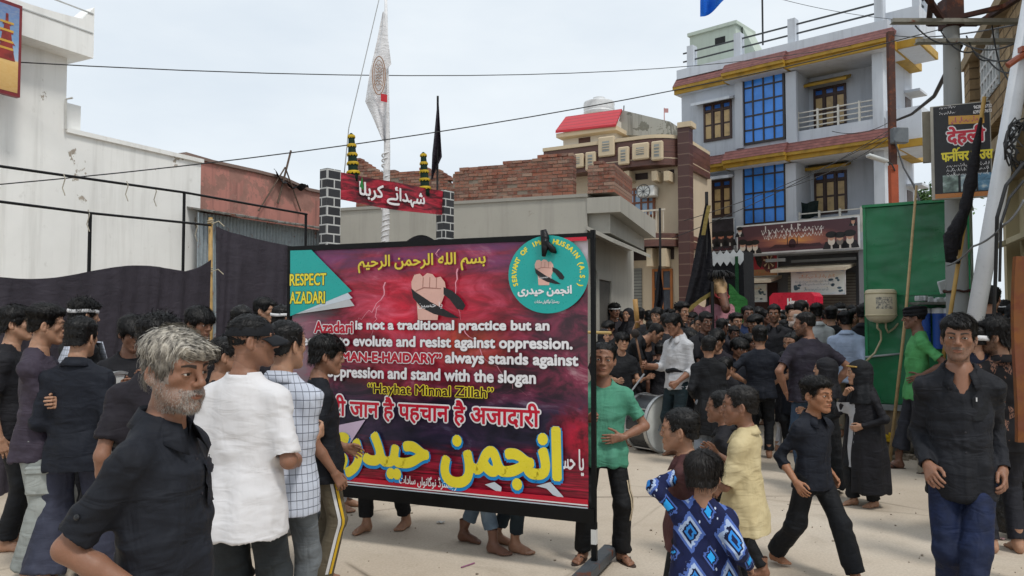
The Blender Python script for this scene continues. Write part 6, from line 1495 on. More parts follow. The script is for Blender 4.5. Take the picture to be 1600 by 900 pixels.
mb = MB(); z = at(1391, 215, 20).z; mb.box((.08, -.2, z), (.4, .2, .4), bev=.02); mb.build('junction_box', metal('#6f7478', .5), rp)
mb = MB(); z = at(1391, 262, 20).z; mb.tube([(0, -.1, z - .1), (-.1, -.15, z + .05), (-.25, -.2, z + .12)], .02, 6); la = mb.build('lamp_arm', metal('#44474a'), rp)
mb = MB(); mb.box((-.5, -.2, z + .2), (.55, .2, .09), rot=Matrix.Rotation(R(18), 3, 'Y'), bev=.03); mb.build('lamp_head', paint('#c4c7c6', .4), la)
p = at(1497, 500, 9.0); up_ = empty('utility_pole', (p.x, 9.0, 0), label='grey concrete utility pole with steel crossarms at the right', cat='utility pole')
zt_ = at(1497, -30, 9).z; mb = MB(); mb.tube([(0, 0, 0), (0, 0, 2.3), (0, 0, zt_)], [.13, .118, .082], 16); mb.build('shaft', plaster('pole_concrete', '#8f9190', '#6b6d6c', '#777975', .04, .5), up_, smooth=40)
STEEL = metal('#8f8d84', .55, .15)
for y, x0, x1 in ((39, 1394, 1604), (70, 1432, 1604)):
    z = at(1497, y, 9).z; mb = MB(); a, b = at(x0, y, 8.87), at(x1, y + 1, 8.87); mb.bar((a.x - p.x, -.13, z), (b.x - p.x, -.13, z), .05, .045); mb.bar((a.x - p.x, -.1, z - .022), (b.x - p.x, -.1, z - .022), .06, .008); mb.build('crossarm', STEEL, up_)
RUST = metal('#3d211b', .7, .25)
mb = MB(); z = at(1497, 22, 9).z
for a, b in (((-.5, -.5, z), (-.1, .3, z)), ((-.5, -.5, z + .03), (.5, -.6, z + .03)), ((-.55, -.4, z + .12), (-.15, -.1, z - .12)), ((-.15, -.1, z - .12), (.55, -.2, z + .02)), ((.5, -.6, z), (.5, .3, z)), ((-.1, .3, z), (.5, .3, z)), ((-.52, -.5, z + .2), (.52, -.5, z + .2))): mb.bar(a, b, .06, .05)
mb.box((0, 0, z), (.2, .2, .34)); mb.build('platform_frame', RUST, up_)
mb = MB(); mb.tube([(.14 * math.cos(t), .14 * math.sin(t), at(1497, 455, 9).z + .01 * math.sin(5 * t)) for t in np.linspace(0, 6.28, 20)], .014, 6); mb.build('clamp', RUST, up_)
# white pipe pole leaning
q0, q1 = at(1520, 520, 7.4), at(1597, 88, 7.0); dv = (q0 - q1).normalized(); g_ = q0 + dv * ((q0.z) / -dv.z)
pp = empty('pipe_pole', (g_.x, g_.y, 0), label='thick white leaning pipe pole beside the furniture sign', cat='pole'); L0 = Vector(pp.location)
MB().tube([g_ - L0, q1 - L0 - dv * 1.3], .078, 16).build('pipe', paint('#c9cdd2', .35, dirt=.12), pp, smooth=True)
mb = MB(); k = q1 - L0; mb.tube([k + Vector((-.0, -.1, 0)), k + Vector((-.12, -.12, -.06)), k + Vector((-.2, -.1, -.12))], .03, 8); mb.box(k + Vector((-.02, -.09, .03)), (.12, .06, .05)); mb.build('insulator', paint('#8e4a33', .4), pp)
rs = random.Random(9)
wc = empty('cable_coils', at(1592, 235, 6.8), label='tangle of black cable coils hanging at the right edge', cat='cables')
mb = MB()
for i in range(9): mb.tube([((.11 + .02 * rs.random()) * math.sin(t) + .02 * i * rs.random(), .03 * rs.random(), (.16 + .05 * rs.random()) * math.cos(t) + .1 * rs.random()) for t in np.linspace(0, 6.28, 22)], .008, 5)
mb.build('coil', paint('#111214', .4), wc, smooth=True)
wire('cable', 'thick black cable looping down the right edge beside the white pipe pole', [(1600, 255, 6.6), (1572, 290, 6.6), (1558, 340, 6.6), (1556, 420, 6.7), (1553, 500, 6.8)], .016, 0, 'cable'); wire('cable', 'second black cable hanging right of the white pipe pole', [(1600, 282, 6.5), (1577, 310, 6.5), (1564, 350, 6.5), (1562, 440, 6.6)], .012, 0, 'cable')
wire('wire', 'grey wire sagging from the right edge across to the white pipe pole', [(1600, 312, 6.4), (1570, 350, 6.5), (1520, 385, 7.0), (1480, 415, 8.0)], .01, .03, color='#6f7173')
for i in range(5):
    wire('wire', ['bundle wire highest at the right end of the crossarm', 'second wire looping under the crossarm', 'wire hanging in a bow between the crossarms', 'wire from the lower crossarm to the tan stone wall', 'wire curling round the utility pole top'][i], [(1430 + 40 * i, 40 + 8 * (i % 3), 8.9), (1500 + 22 * i, 66 + 14 * i, 8.6), (1600, 60 + 22 * i, 7.4)], .009, .1)
SP = Plane(xy(1464, 8.75), xy(1556, 8.5)); sg = empty('shop_sign', SP.pt(SP.L / 2, 0), label='black furniture shop sign with Hindi lettering fixed to the utility pole', cat='sign')
s0, s1 = SP.uv(1510, 309)[1], SP.uv(1510, 161)[1]; mb = MB(); SP.box(mb, -.02, SP.L, s0, s1, -.07, 0); keep(mb.build('box', paint('#a8a49a', .5)), sg)
mb = MB(); flat(mb, [(0.01, s0 + .01), (SP.L - .01, s0 + .01), (SP.L - .01, s1 - .01), (.01, s1 - .01)]); sf_ = place(mb, 'printed_face', paint('#17161a', .4, dirt=.3), SP, .004, sg)
mb = MB(); SP.box(mb, -.1, .1, s0 + .45, s1 - .03, -.14, -.08); keep(mb.build('back_panel', paint('#7e7768', .7)), sg)
def su(x, y=235): return SP.uv(x, y)[0]
def sz(y): return SP.uv(1510, y)[1]
def stext(t, x0, x1, y0, y1, m, bold, k=1, out=None, ow=0):
    if out: place(letter(MB(), t, su(x0), su(x1), sz(y1), sz(y0), 0, bold + ow), 'lettering', out, SP, .006 + k * .001, sf_)
    place(letter(MB(), t, su(x0), su(x1), sz(y1), sz(y0), 0, bold), 'lettering', m, SP, .0075 + k * .001, sf_)
mb = MB(); flat(mb, ring(((su(1483) + su(1540)) / 2, sz(186)), (su(1540) - su(1483)) / 2, (sz(180) - sz(192)) / 2 * 1.1, 12)); mb = MB(); flat(mb, [(su(1483), sz(192)), (su(1539), sz(195)), (su(1539), sz(182)), (su(1483), sz(179))]); place(mb, 'print', ink('#c9963f'), SP, .006, sf_)
mb = MB(); scribble(mb, su(1487), su(1534), sz(190), sz(182) - sz(190), 0, 3); place(mb, 'lettering', ink('#b0416e'), SP, .008, sf_)
stext('देहली', 1481, 1539, 197, 226, ink('#c4223a'), .008, 1, INK['white'], .012)
stext('फनीचर हाउस', 1471, 1551, 231, 253, INK['yellow'], .005)
mb = MB(); flat(mb, [(su(1494), sz(234)), (su(1496), sz(230)), (su(1499), sz(229)), (su(1500), sz(231)), (su(1497), sz(232)), (su(1496), sz(235))]); place(mb, 'lettering', INK['yellow'], SP, .009, sf_)
stext('9628443732', 1523, 1551, 166.5, 171.5, INK['white'], .001); stext('6397467673', 1522, 1551, 174, 179, INK['white'], .001)
mb = MB(); scribble(mb, su(1469), su(1495), sz(166), .03, 0, 11); scribble(mb, su(1469), su(1494), sz(175), .03, 0, 12)
for i in range(3): scribble(mb, su(1478), su(1545), sz(259 + 7 * i), .034, 0, 20 + i)
place(mb, 'lettering', INK['white'], SP, .008, sf_)
for x0, c in ((1472, '#7f948c'), (1500, '#8fa5b0'), (1527, '#5f8fb0')):
    mb = MB(); flat(mb, [(su(x0), sz(299)), (su(x0 + 24), sz(299)), (su(x0 + 24), sz(272)), (su(x0), sz(272))]); place(mb, 'print', (lambda n, c=c: n.set(n.ramp(n.noise(n.map(n.co(), (9, 14, 1)), 1, 4, .6), [(.35, tuple(.4 * q for q in lin(c))), (.55, c), (.7, '#c4d0d2')]), .4))(NT('sofa_photo')), SP, .007, sf_)
mb = MB(); flat(mb, [(.01, s0 + .01), (SP.L - .01, s0 + .01), (SP.L - .01, s0 + .06), (.01, s0 + .06)]); place(mb, 'print', ink('#b8763a'), SP, .007, sf_)
# black furled flag on a yellow stick leaning across the sign
q0, q1 = at(1488, 470, 8.2), at(1533, 185, 8.3); ff = empty('furled_flag', (q0.x, q0.y, 0), label='furled black flag on a yellow bamboo stick crossing the furniture sign', cat='flag'); L0 = Vector(ff.location)
d_ = (q1 - q0); MB().tube([q0 - L0 - d_ * .8, q0 - L0, q1 - L0 + d_ * .12], .022, 8).build('stick', paint('#b08c4a', .6), ff, smooth=True)
mb = MB(); prof = []
for i in range(22):
    t = i / 21; c = (q1 - L0).lerp(q0 - L0, t * .72) + Vector((-.02 - .09 * max(0, t - .5), -.03, 0)); prof.append(c)
mb.tube(prof, [.012 + .07 * math.sin(min(1, (i / 21) * 1.15) * 2.5) * (.7 + .12 * math.sin(i * 1.9)) for i in range(22)], 10)
for k in range(3):
    a = prof[15 + k]; mb.tube([a, a + Vector((-.1 - .03 * k, -.04, -.14)), a + Vector((-.15, -.05, -.3 - .05 * k)), a + Vector((-.16 + .05 * k, -.04, -.42))], [.05, .06, .055, .02], 8)
mb.build('flag', cloth('#17151a', wrinkle=.8), ff, smooth=True)
KP = Plane(xy(1353, 10.15), xy(1516, 9.5)); ks = empty('water_kiosk', KP.pt(KP.L / 2, 0), label='green sheet metal kiosk on a stone plinth behind the man in green', cat='kiosk')
k0, k1 = KP.uv(1430, 634)[1], KP.uv(1430, 319)[1]; GRN = (lambda n: n.set(n.mix(n.ramp(n.noise(n.map(n.co(), (4, 4, .8)), 1, 5, .65), [(.5, 0.), (.75, .5)]), n.ramp(n.noise(n.co(), 1.3, 4, .6), [(.3, '#0a5c37'), (.6, '#0c7044'), (.8, '#15804f')]), '#0a4a2e'), n.ramp(n.noise(n.co(), 5, 4, .6), [(.3, .25), (.7, .5)]), 0, n.bump(n.noise(n.map(n.co(), (1.2, 1.2, 2.2)), 1.1, 2, .4, .5), .55, .12), .5))(NT('sheet_metal')); mb = MB(); KP.box(mb, 0, KP.L, k0, k1, -1.1, 0, .01); keep(mb.build('cabinet', GRN), ks)
mb = MB(); KP.box(mb, -.02, KP.L + .02, k1, k1 + .035, -1.12, .03); KP.box(mb, -.015, .02, k0, k1, -.01, .012); KP.box(mb, KP.L - .02, KP.L + .015, k0, k1, -.01, .012); KP.box(mb, .02, KP.L - .02, k1 - 1.16, k1 - 1.13, 0, .015); keep(mb.build('trim', paint('#0d7a48', .4)), ks)
mb = MB(); KP.box(mb, -.02, KP.L + .02, k0 - .075, k0, -1.1, .03); keep(mb.build('base_rail', metal('#8d9496', .45)), ks)
mb = MB(); KP.box(mb, 0, KP.L, 0, k0 - .076, -1.1, -.03); keep(mb.build('plinth', plaster('rubble_plinth', '#7f7363', '#4d4439', '#6b5d4d', .2, .6)), ks)
gw = empty('water_heater', KP.pt(KP.uv(1380, 475)[0], KP.uv(1380, 476)[1], .2), label='cream cylindrical water heater with worn label on the green kiosk', cat='water heater')
mb = MB(); mb.lathe([(.05, -.24), (.13, -.215), (.175, -.17), (.185, -.14), (.185, .14), (.18, .175), (.15, .19), (.02, .195)], (0, 0, 0), 32); mb.build('tank', paint('#cfc3a5', .4, dirt=.15), gw, smooth=50)
mb = MB(); mb.lathe([(.188, -.15), (.19, -.14), (.188, -.13)], (0, 0, 0), 32); mb.lathe([(.188, .13), (.19, .14), (.188, .15)], (0, 0, 0), 32); mb.build('band', paint('#b5a988', .4), gw, smooth=True)
mb = MB(); n_ = 10
mb.grid(lambda u, v: (.1865 * math.sin(-.75 + 1.1 * u), -.1865 * math.cos(-.75 + 1.1 * u), -.06 + .15 * v), n_, 6); mb.build('label_plate', (lambda n: n.set(n.ramp(n.noise(n.co(), 34, 4, .7), [(.45, '#c8bea6'), (.55, '#8d897f'), (.7, '#4c4a48')]), .5))(NT('worn_label')), gw, smooth=True)
mb = MB()
for x, pts in ((-.05, [(-.05, 0, -.2), (-.05, 0, -.3), (0, .02, -.34), (.02, .05, -.45), (-.06, .06, -.62), (-.22, .08, -.78)]), (.06, [(.06, 0, -.2), (.06, .0, -.3), (.1, .03, -.36), (.2, .06, -.3), (.3, .1, -.2)])): mb.tube(pts, .013, 8)
mb.build('pipe', paint('#b5a988', .5), gw, smooth=True)
mb = MB(); q0, q1 = KP.pt(KP.uv(1353, 560)[0], KP.uv(1353, 558)[1], .03), KP.pt(KP.uv(1412, 552)[0], KP.uv(1412, 552)[1], .05); keep(MB().tube([q0, q1], .014, 8).build('outlet_pipe', paint('#9aa0a0', .4), smooth=True), ks)
wf = empty('water_filter', KP.pt(KP.uv(1462, 500)[0], 0, .14), label='water filter unit with blue cylinders and a clutter of parts on its shelf', cat='water filter'); L0 = Vector(wf.location)
for px in (1445, 1466, 1484):
    mb = MB(); z0, z1 = KP.uv(px, 545, .14)[1], KP.uv(px, 482, .14)[1]; c = KP.pt(KP.uv(px, 500, .14)[0], 0, .14) - L0; mb.lathe([(.055, z0), (.065, z0 + .03), (.065, z1 - .1), (.07, z1 - .09), (.07, z1 - .05)], c, 20); cy = mb.build('cylinder', paint('#2f55a5', .35), wf, smooth=40)
    mb = MB(); mb.lathe([(.074, z1 - .06), (.074, z1), (.03, z1 + .012)], c, 20); mb.build('cap', paint('#c9ccd0', .4), cy, smooth=40)
mb = MB(); z = KP.uv(1460, 474, .14)[1]; mb.box((0, 0, z), (.5, .26, .03)); mb.build('shelf', metal('#8f8f8c'), wf)
mb = MB(); rs = random.Random(8)
for i in range(7): mb.box((-.2 + .065 * i, -.03 + .04 * rs.random(), z + .03 + .03 * rs.random()), (.07 + .04 * rs.random(), .08, .04 + .04 * rs.random()), rs.random(), bev=.01)
mb.build('parts_clutter', paint('#b9bcbd', .4, dirt=.4, scale=14), wf)
mb = MB(); c = KP.pt(KP.uv(1475, 450, .25)[0], KP.uv(1475, 448, .25)[1], .25) - L0; mb.box(c, (.13, .03, .16), rot=Matrix.Rotation(R(-15), 3, 'Y'), bev=.01); mb.build('meter', paint('#c5cacd', .35), wf)
# bamboo stick leaning on the kiosk
q0, q1 = on_ground(1390, 722), at(1432, 290, 9.0); bs = tag(MB().tube([q0, q0.lerp(q1, .5) + Vector((.02, 0, 0)), q1], [.02, .018, .014], 8).build('bamboo_stick', paint('#a88f66', .7, dirt=.3, scale=14), smooth=True), 'long bamboo stick standing in front of the green kiosk', 'stick')
def board(P, name, lab, cat, x0, x1, ya, yb, o, face, frame=None, group=None):
    """flat board: pixel corners at left (ya0, yb0)"""
    u0, u1 = P.uv(x0, (ya + yb) / 2, o)[0], P.uv(x1, (ya + yb) / 2, o)[0]; z1_, z0_ = P.uv((x0 + x1) / 2, ya, o)[1], P.uv((x0 + x1) / 2, yb, o)[1]
    e = empty(name, P.pt((u0 + u1) / 2, z0_, o), label=lab, cat=cat, group=group); mb = MB(); P.box(mb, u0, u1, z0_, z1_, o - .04, o); b = keep(mb.build('board', frame or paint('#c9cccd', .5)), e)
    m = .012 * (u1 - u0); mb = MB(); flat(mb, [(u0 + m, z0_ + m), (u1 - m, z0_ + m), (u1 - m, z1_ - m), (u0 + m, z1_ - m)]); f = place(mb, 'printed_face', face, P, o + .004, e)
    U = lambda a: u0 + (u1 - u0) * a; Zf = lambda a: z0_ + (z1_ - z0_) * a
    return e, f, U, Zf
def portrait(P, f, o, u, z, h, robe='#141318', beard='#c9c5bf', turban='#0f0f12', face='#b98d78'):
    k = h
    for nm, pts, m, l in (('robe', [(u - .5 * k, z), (u + .5 * k, z), (u + .34 * k, z + .42 * k), (u - .34 * k, z + .42 * k)], robe, 0), ('face', ring((u, z + .6 * k), .2 * k, .26 * k, 16), face, 1), ('beard', ring((u, z + .42 * k), .2 * k, .22 * k, 14), beard, 2), ('face', ring((u, z + .58 * k), .13 * k, .11 * k, 12), face, 3), ('turban', ring((u, z + .82 * k), .33 * k, .19 * k, 18), turban, 4), ('shirt', [(u - .05 * k, z), (u + .07 * k, z), (u + .04 * k, z + .24 * k), (u - .04 * k, z + .24 * k)], '#b9b4ad', 1)):
        mb = MB(); flat(mb, pts); place(mb, 'print', ink(m, .5), P, o + .006 + .0012 * l, f)
def dusk():
    n = NT('printed_sunset'); v = n.co('Generated'); s = n.sep(v); w = n.noise(n.map(v, (3, 6, 1)), 2, 6, .65, .8); r = n.math('SQRT', n.math('ADD', n.math('POWER', n.math('MULTIPLY', n.math('SUBTRACT', s[0], .5), 2.0), 2), n.math('POWER', n.math('MULTIPLY', n.math('SUBTRACT', s[1], .36), 2.1), 2)))
    col = n.ramp(n.math('ADD', r, n.math('MULTIPLY', n.math('SUBTRACT', w, .5), .6)), [(.05, '#c98a4a'), (.35, '#9a5f4a'), (.65, '#6d3f3f'), (.95, '#4a2c34')])
    low = n.ramp(n.math('ADD', s[1], n.math('MULTIPLY', n.math('SUBTRACT', w, .5), .12)), [(.12, 1.), (.2, 0.)]); return n.set(n.mix(low, col, '#4b2a33'), .5)
GO = .42
e, f, U, Zf = board(GH, 'wall_banner', 'long sunset coloured banner with bearded turbaned men across the grey house front', 'banner', 1151, 1343, 345, 393, GO, dusk())
for a, z, h in ((.055, .02, .5), (.115, .02, .44), (.165, .02, .46), (.79, .02, .55), (.855, .02, .52), (.93, .02, .56)): portrait(GH, f, GO, U(a), Zf(z), h * (Zf(1) - Zf(0)), beard='#c9c0b4' if a != .855 else '#6d6660')
portrait(GH, f, GO, U(.03), Zf(.62), .34 * (Zf(1) - Zf(0))); portrait(GH, f, GO, U(.955), Zf(.7), .26 * (Zf(1) - Zf(0)), beard='#b98d78')
mb = MB(); scribble(mb, U(.22), U(.76), Zf(.68), .22, 0, 31); scribble(mb, U(.24), U(.74), Zf(.5), .2, 0, 32); place(mb, 'lettering', ink('#c8c3c0'), GH, GO + .006, f)
mb = MB(); zz_ = Zf(.2)
for a, h in ((.44, .3), (.52, .3)): flat(mb, [(U(a) - .02, zz_), (U(a) + .02, zz_), (U(a) + .01, zz_ + h), (U(a) - .01, zz_ + h)])
flat(mb, ring((U(.48), zz_ + .06), .12, .16, 16)); flat(mb, [(U(.28), zz_ - .05), (U(.72), zz_ - .05), (U(.7), zz_ + .05), (U(.62), zz_ + .03), (U(.55), zz_ + .06), (U(.42), zz_ + .05), (U(.34), zz_ + .07)]); place(mb, 'print', ink('#3a2028'), GH, GO + .006, f)
e, f, U, Zf = board(GH, 'wall_poster', 'black poster with three bearded faces left of the long sunset banner', 'poster', 1107, 1147, 342, 393, .3, (lambda n: n.set(n.ramp(n.noise(n.co(), 2, 4, .6), [(.4, '#16141a'), (.7, '#3a333c')]), .5))(NT('poster_black')))
for a in (.16, .5, .84): portrait(GH, f, .3, U(a), Zf(.16), .46 * (Zf(1) - Zf(0)), beard='#2a2022', face='#b5745c')
mb = MB(); scribble(mb, U(.1), U(.9), Zf(.05), .09, 0, 33); place(mb, 'lettering', ink('#7d2a30'), GH, .31, f)
e, f, U, Zf = board(GH, 'wall_poster', 'red and tan poster with a large heart drawing under the long banner', 'poster', 1157, 1215, 396, 432, -.3, (lambda n: n.set(n.ramp(n.sep(n.co('Generated'))[1], [(.28, '#a3794f'), (.3, '#9c1f2e')]), .5))(NT('poster_red')))
mb = MB(); flat(mb, ring((U(.78), Zf(.55)), .22, .3, 18)); flat(mb, ring((U(.7), Zf(.66)), .2, .26, 14)); place(mb, 'print', ink('#5a2a2e'), GH, -.293, f)
mb = MB(); flat(mb, [(U(.38), Zf(1)), (U(.56), Zf(.98)), (U(.6), Zf(.62)), (U(.56), Zf(.36)), (U(.46), Zf(.5))]); place(mb, 'print', ink('#111013'), GH, -.292, f)
mb = MB()
for t in range(7): a = t * .9; flat(mb, [(U(.78) + .03 * math.cos(a), Zf(.62) + .03 * math.sin(a)), (U(.78) + .2 * math.cos(a), Zf(.62) + .24 * math.sin(a)), (U(.78) + .2 * math.cos(a + .3), Zf(.62) + .24 * math.sin(a + .3))])
place(mb, 'print', ink('#c4ab8c'), GH, -.288, f)
mb = MB(); scribble(mb, U(.06), U(.3), Zf(.7), .12, 0, 34); scribble(mb, U(.1), U(.9), Zf(.08), .1, 0, 35); place(mb, 'lettering', ink('#c46a4a'), GH, -.29, f)
def pale_print(seed, blue='#3f86c4'):
    n = NT('pale_notice'); v = n.map(n.co('Generated'), loc=(seed, 0, 0)); s = n.sep(n.co('Generated')); w = n.noise(v, 4, 4, .6, .8)
    e_ = n.math('ADD', n.math('ABSOLUTE', n.math('SUBTRACT', s[1], .5)), n.math('MULTIPLY', n.math('SUBTRACT', w, .5), .5)); col = n.ramp(e_, [(.38, '#c3ccc9'), (.5, '#b8c8d0'), (.56, blue)])
    return n.set(n.mix(n.ramp(w, [(.55, 0.), (.75, .5)]), col, '#c9bc8c'), .45)
for x0, x1, ya, yb, o, sd, lb in ((1157, 1198, 444, 472, -.2, 3, 'small pale blue shop notice under the left awning'), (1236, 1321, 423, 461, .1, 1, 'wide white shop notice with blue corners under the right awning')):
    e, f, U, Zf = board(GH, 'shop_notice', lb, 'sign', x0, x1, ya, yb, o, pale_print(sd)); rs = random.Random(sd); H_ = Zf(1) - Zf(0)
    mb = MB(); scribble(mb, U(.15), U(.82), Zf(.72), .13 * H_, 0, 40 + sd); place(mb, 'lettering', ink('#c08a5a'), GH, o + .006, f)
    mb = MB(); scribble(mb, U(.08), U(.8), Zf(.54), .08 * H_, 0, 41 + sd); scribble(mb, U(.15), U(.75), Zf(.42), .09 * H_, 0, 42 + sd); scribble(mb, U(.25), U(.7), Zf(.2), .13 * H_, 0, 44 + sd); place(mb, 'lettering', ink('#4f6f7f'), GH, o + .007, f)
    mb = MB()
    for i in range(10): a, b = .72 + .24 * rs.random(), .15 + .55 * rs.random(); flat(mb, ring((U(a), Zf(b)), .05 * H_ * (1 + rs.random()), .05 * H_, 7)); 
    for i in range(5): a, b = .06 + .12 * rs.random(), .25 + .3 * rs.random(); flat(mb, ring((U(a), Zf(b)), .09 * H_, .05 * H_, 7))
    place(mb, 'print', ink('#3d5a68'), GH, o + .008, f)
# ice cream freezer parasol sign
HV = empty('ice_cream_freezer', GH.pt(GH.uv(1236, 470, 1.2)[0], 0, 1.2), label='red and white ice cream freezer box behind the crowd in front of the shutter', cat='freezer')
u0, u1 = GH.uv(1202, 468, 1.2)[0], GH.uv(1272, 468, 1.2)[0]; z0, z1 = 0.0, GH.uv(1236, 457, 1.2)[1]
mb = MB(); GH.poly(mb, [(u0, .1), (u1, .1), (u1, z1 - .12), (u1 - .1, z1), (u0 + .12, z1), (u0, z1 - .12)], .5, 1.2); bx_ = keep(mb.build('cabinet', paint('#c41f3c', .35)), HV)
mb = MB(); pts = [(u0 + (u1 - u0) * i / 20, z1 - .62 + .16 * math.cos(i / 20 * 3)) for i in range(21)]; flat(mb, pts + [(a, b - .16 - .05 * math.sin(i / 20 * 3)) for i, (a, b) in reversed(list(enumerate(pts)))]); place(mb, 'swoosh', INK['white'], GH, 1.204, HV)
mb = letter(MB(), 'Havmor', u0 + .42 * (u1 - u0), u0 + .84 * (u1 - u0), z1 - .42, z1 - .18, 0, .014, 1, 8); place(mb, 'lettering', INK['white'], GH, 1.206, HV)
mb = MB(); GH.box(mb, u0 + .05, u1 - .05, 0, .1, .55, 1.15); keep(mb.build('base', paint('#1b1b1c', .6)), HV)
def drape(name, lab, A, B, topf, mat, amp=.05, nu=70, nv=26, waves=9, back=None):
    def f(u, v):
        a = A.lerp(B, u); t = topf(u); z = t * (1 - v); n_ = Vector((B - A)).normalized().cross(Vector((0, 0, 1)))
        w = amp * (.3 + v) * (math.sin(u * waves * 5.1 + v * 2.3 + 2 * math.sin(u * 7)) * .6 + .3 * math.sin(u * waves * 11 + 5 * v + 3 * math.sin(u * 9))) + .05 * math.sin(u * 5 + v * 5) * v
        return Vector((a.x, a.y, z)) + n_ * w
    return tag(MB().grid(f, nu, nv).build(name, mat, smooth=True), lab, 'cloth')
FAB = cloth('#37333b', var=.25, wrinkle=.3, weave=300)
A, B = at(-60, 500, 6.6), at(329, 500, 9.3)
drape('black_cloth', 'black cloth screen hung low along the white wall behind the boys on the left', A, B, lambda u: 1.57 + .0 + (500 - (424 + 6 * math.sin(u * 8.4) + 6 * math.sin(u * 6.3) - (24 * max(0, (u - .85) / .15) ** 1.3))) / 1208 * (6.6 + 2.7 * u), FAB, .06, 120, 28, 8)
A, B = at(335, 500, 9.4), at(500, 500, 10.4)
drape('black_cloth', 'black cloth screen rising to a corner on a bamboo pole, left of the banner', A, B, lambda u: 1.57 + (500 - (352 + 42 * u ** .7)) / 1208 * (9.4 + u), FAB, .06, 80, 28, 5)
p = at(329, 340, 9.35); bpole = tag(MB().tube([(p.x, p.y, 0), (p.x + .02, p.y, 1.4), (p.x, p.y, p.z)], [.03, .028, .024], 10).build('bamboo_pole', paint('#a8874f', .65, dirt=.3, scale=12), smooth=True), 'bamboo pole between the two black cloth screens', 'pole')
mb = MB()
for z in (p.z - .08, 1.57 + 75 / 1208 * 9.35): mb.tube([(p.x + .034 * math.cos(t), p.y + .034 * math.sin(t), z + .004 * t) for t in np.linspace(0, 15, 40)], .006, 5); mb.tube([(p.x + .03, p.y - .03, z), (p.x + .12, p.y - .05, z + .03), (p.x + .18, p.y - .03, z - .03)], .006, 5)
mb.build('rope_binding', paint('#b7ae98', .9), bpole)
p = at(323, 420, 9.5); tag(MB().tube([(p.x, p.y, 0), (p.x, p.y, p.z)], .03, 8).build('steel_post', metal('#7c868c')), 'grey steel post just left of the bamboo pole', 'post')
bk = MB(); A, B = at(628, 382, 10.6), at(690, 384, 10.4); bk.grid(lambda u, v: A.lerp(B, u) + Vector((0, 0, .14 * math.sin(u * 3.14) * (1 - v) - .3 * v)), 10, 4); tag(bk.build('dark_canopy', cloth('#141318'), smooth=True), 'small dark cloth peak showing over the top of the banner', 'cloth')
TP = Plane(xy(1112, 15.5), xy(1166, 15.0)); tz = empty('cloth_canopy', TP.pt(TP.L / 2, 0), label='black cloth canopy with white zigzag valance behind the horse', cat='canopy')
z1 = TP.uv(1130, 394)[1]; mb = MB(); TP.poly(mb, [(0, 0), (TP.L, 0), (TP.L - .05, z1), (.02, z1)], -.45, 0); keep(mb.build('cover', cloth('#121318', wrinkle=.25)), tz)
mb = MB(); n_ = 5
for i in range(n_): c = TP.L * .95 * (i + .5) / n_; w_ = TP.L / n_ * .52; flat(mb, [(c - w_, z1 - .05), (c, z1 + .04), (c + w_, z1 - .05), (c + w_, z1 - .18), (c, z1 - .28), (c - w_, z1 - .18)], .0006 * i)
place(mb, 'valance', paint('#cfd2d3', .7), TP, .012, tz)
mb = MB(); TP.box(mb, TP.L * .72, TP.L * .72 + .06, 0, z1 - .1, .0, .03); keep(mb.build('green_strip', cloth('#1c4a2c')), tz)
hp = at(1114, 450, 13.9); hr = empty('horse', (hp.x, 13.9, 0), R(4), 'brown horse facing the street with black forelock and pink cloth over its chest', 'horse')
def horse():
    h = .016; f = Field((-.5, -.75, -.05), (.5, 2.2, 2.4), h); zz = hp.z + .02
    f.cone((0, -.34, zz - .02), (0, -.62, zz - .32), .105, .07, .05); f.ell((0, -.66, zz - .4), (.075, .085, .085), .06); f.ell((0, -.3, zz + .06), (.1, .12, .12), .06)
    for s in (-1, 1):
        f.ell((s * .07, -.4, zz + .0), (.05, .07, .07), .04); f.cone((s * .07, -.26, zz + .15), (s * .085, -.28, zz + .27), .035, .01, .02); f.ell((s * .035, -.735, zz - .4), (.014, .02, .018), .01, 'sub'); f.ell((s * .115, -.43, zz + .0), (.016, .025, .02), .008, 'sub')
    f.cone((0, -.25, zz + .03), (0, .1, 1.35), .12, .22, .1); f.cone((0, .1, 1.2), (0, 1.25, 1.2), .28, .28, .1)
    for s in (-1, 1):
        f.cone((s * .15, .1, 1.0), (s * .14, .08, .5), .1, .055, .05); f.cone((s * .14, .08, .5), (s * .14, .1, .08), .05, .04, .02); f.cone((s * .14, .09, .08), (s * .14, .05, .0), .05, .06, .02, cut=(0, 0))
        f.cone((s * .15, 1.3, 1.05), (s * .14, 1.2, .65), .14, .08, .06); f.cone((s * .14, 1.2, .65), (s * .14, 1.38, .45), .07, .05, .03); f.cone((s * .14, 1.38, .45), (s * .14, 1.34, .08), .045, .04, .02); f.cone((s * .14, 1.34, .08), (s * .14, 1.3, .0), .05, .06, .02)
    f.cone((0, 1.5, 1.3), (0, 1.62, .7), .05, .03, .03)
    return f.mesh(), zz
(V, Q), zz = horse()
def horse_mat():
    n = NT('horse_coat'); v = n.co(); s = n.sep(v); a = n.noise(v, 9, 4, .6); col = n.ramp(a, [(.35, '#4a2a1c'), (.65, '#6e4530')]); t = n.math('GREATER_THAN', n.math('ADD', s[2], n.math('MULTIPLY', n.math('SUBTRACT', a, .5), .12)), zz - .13)
    return n.set(n.mix(t, col, '#a3835c'), .6)
link('body', np_mesh('body', V, Q), hr, horse_mat())
mb = MB(); rs = random.Random(3)
for i in range(60): a = rs.uniform(-1, 1); p = Vector((.09 * a, -.3 + .12 * rs.random(), zz + .15)); mb.tube([p, p + Vector((.05 * a, -.1, .12)), p + Vector((.14 * a, -.2, .06)), p + Vector((.16 * a, -.25, -.04))], [.012, .012, .009, .003], 4)
mb.build('forelock', hairmat(), hr, smooth=True)
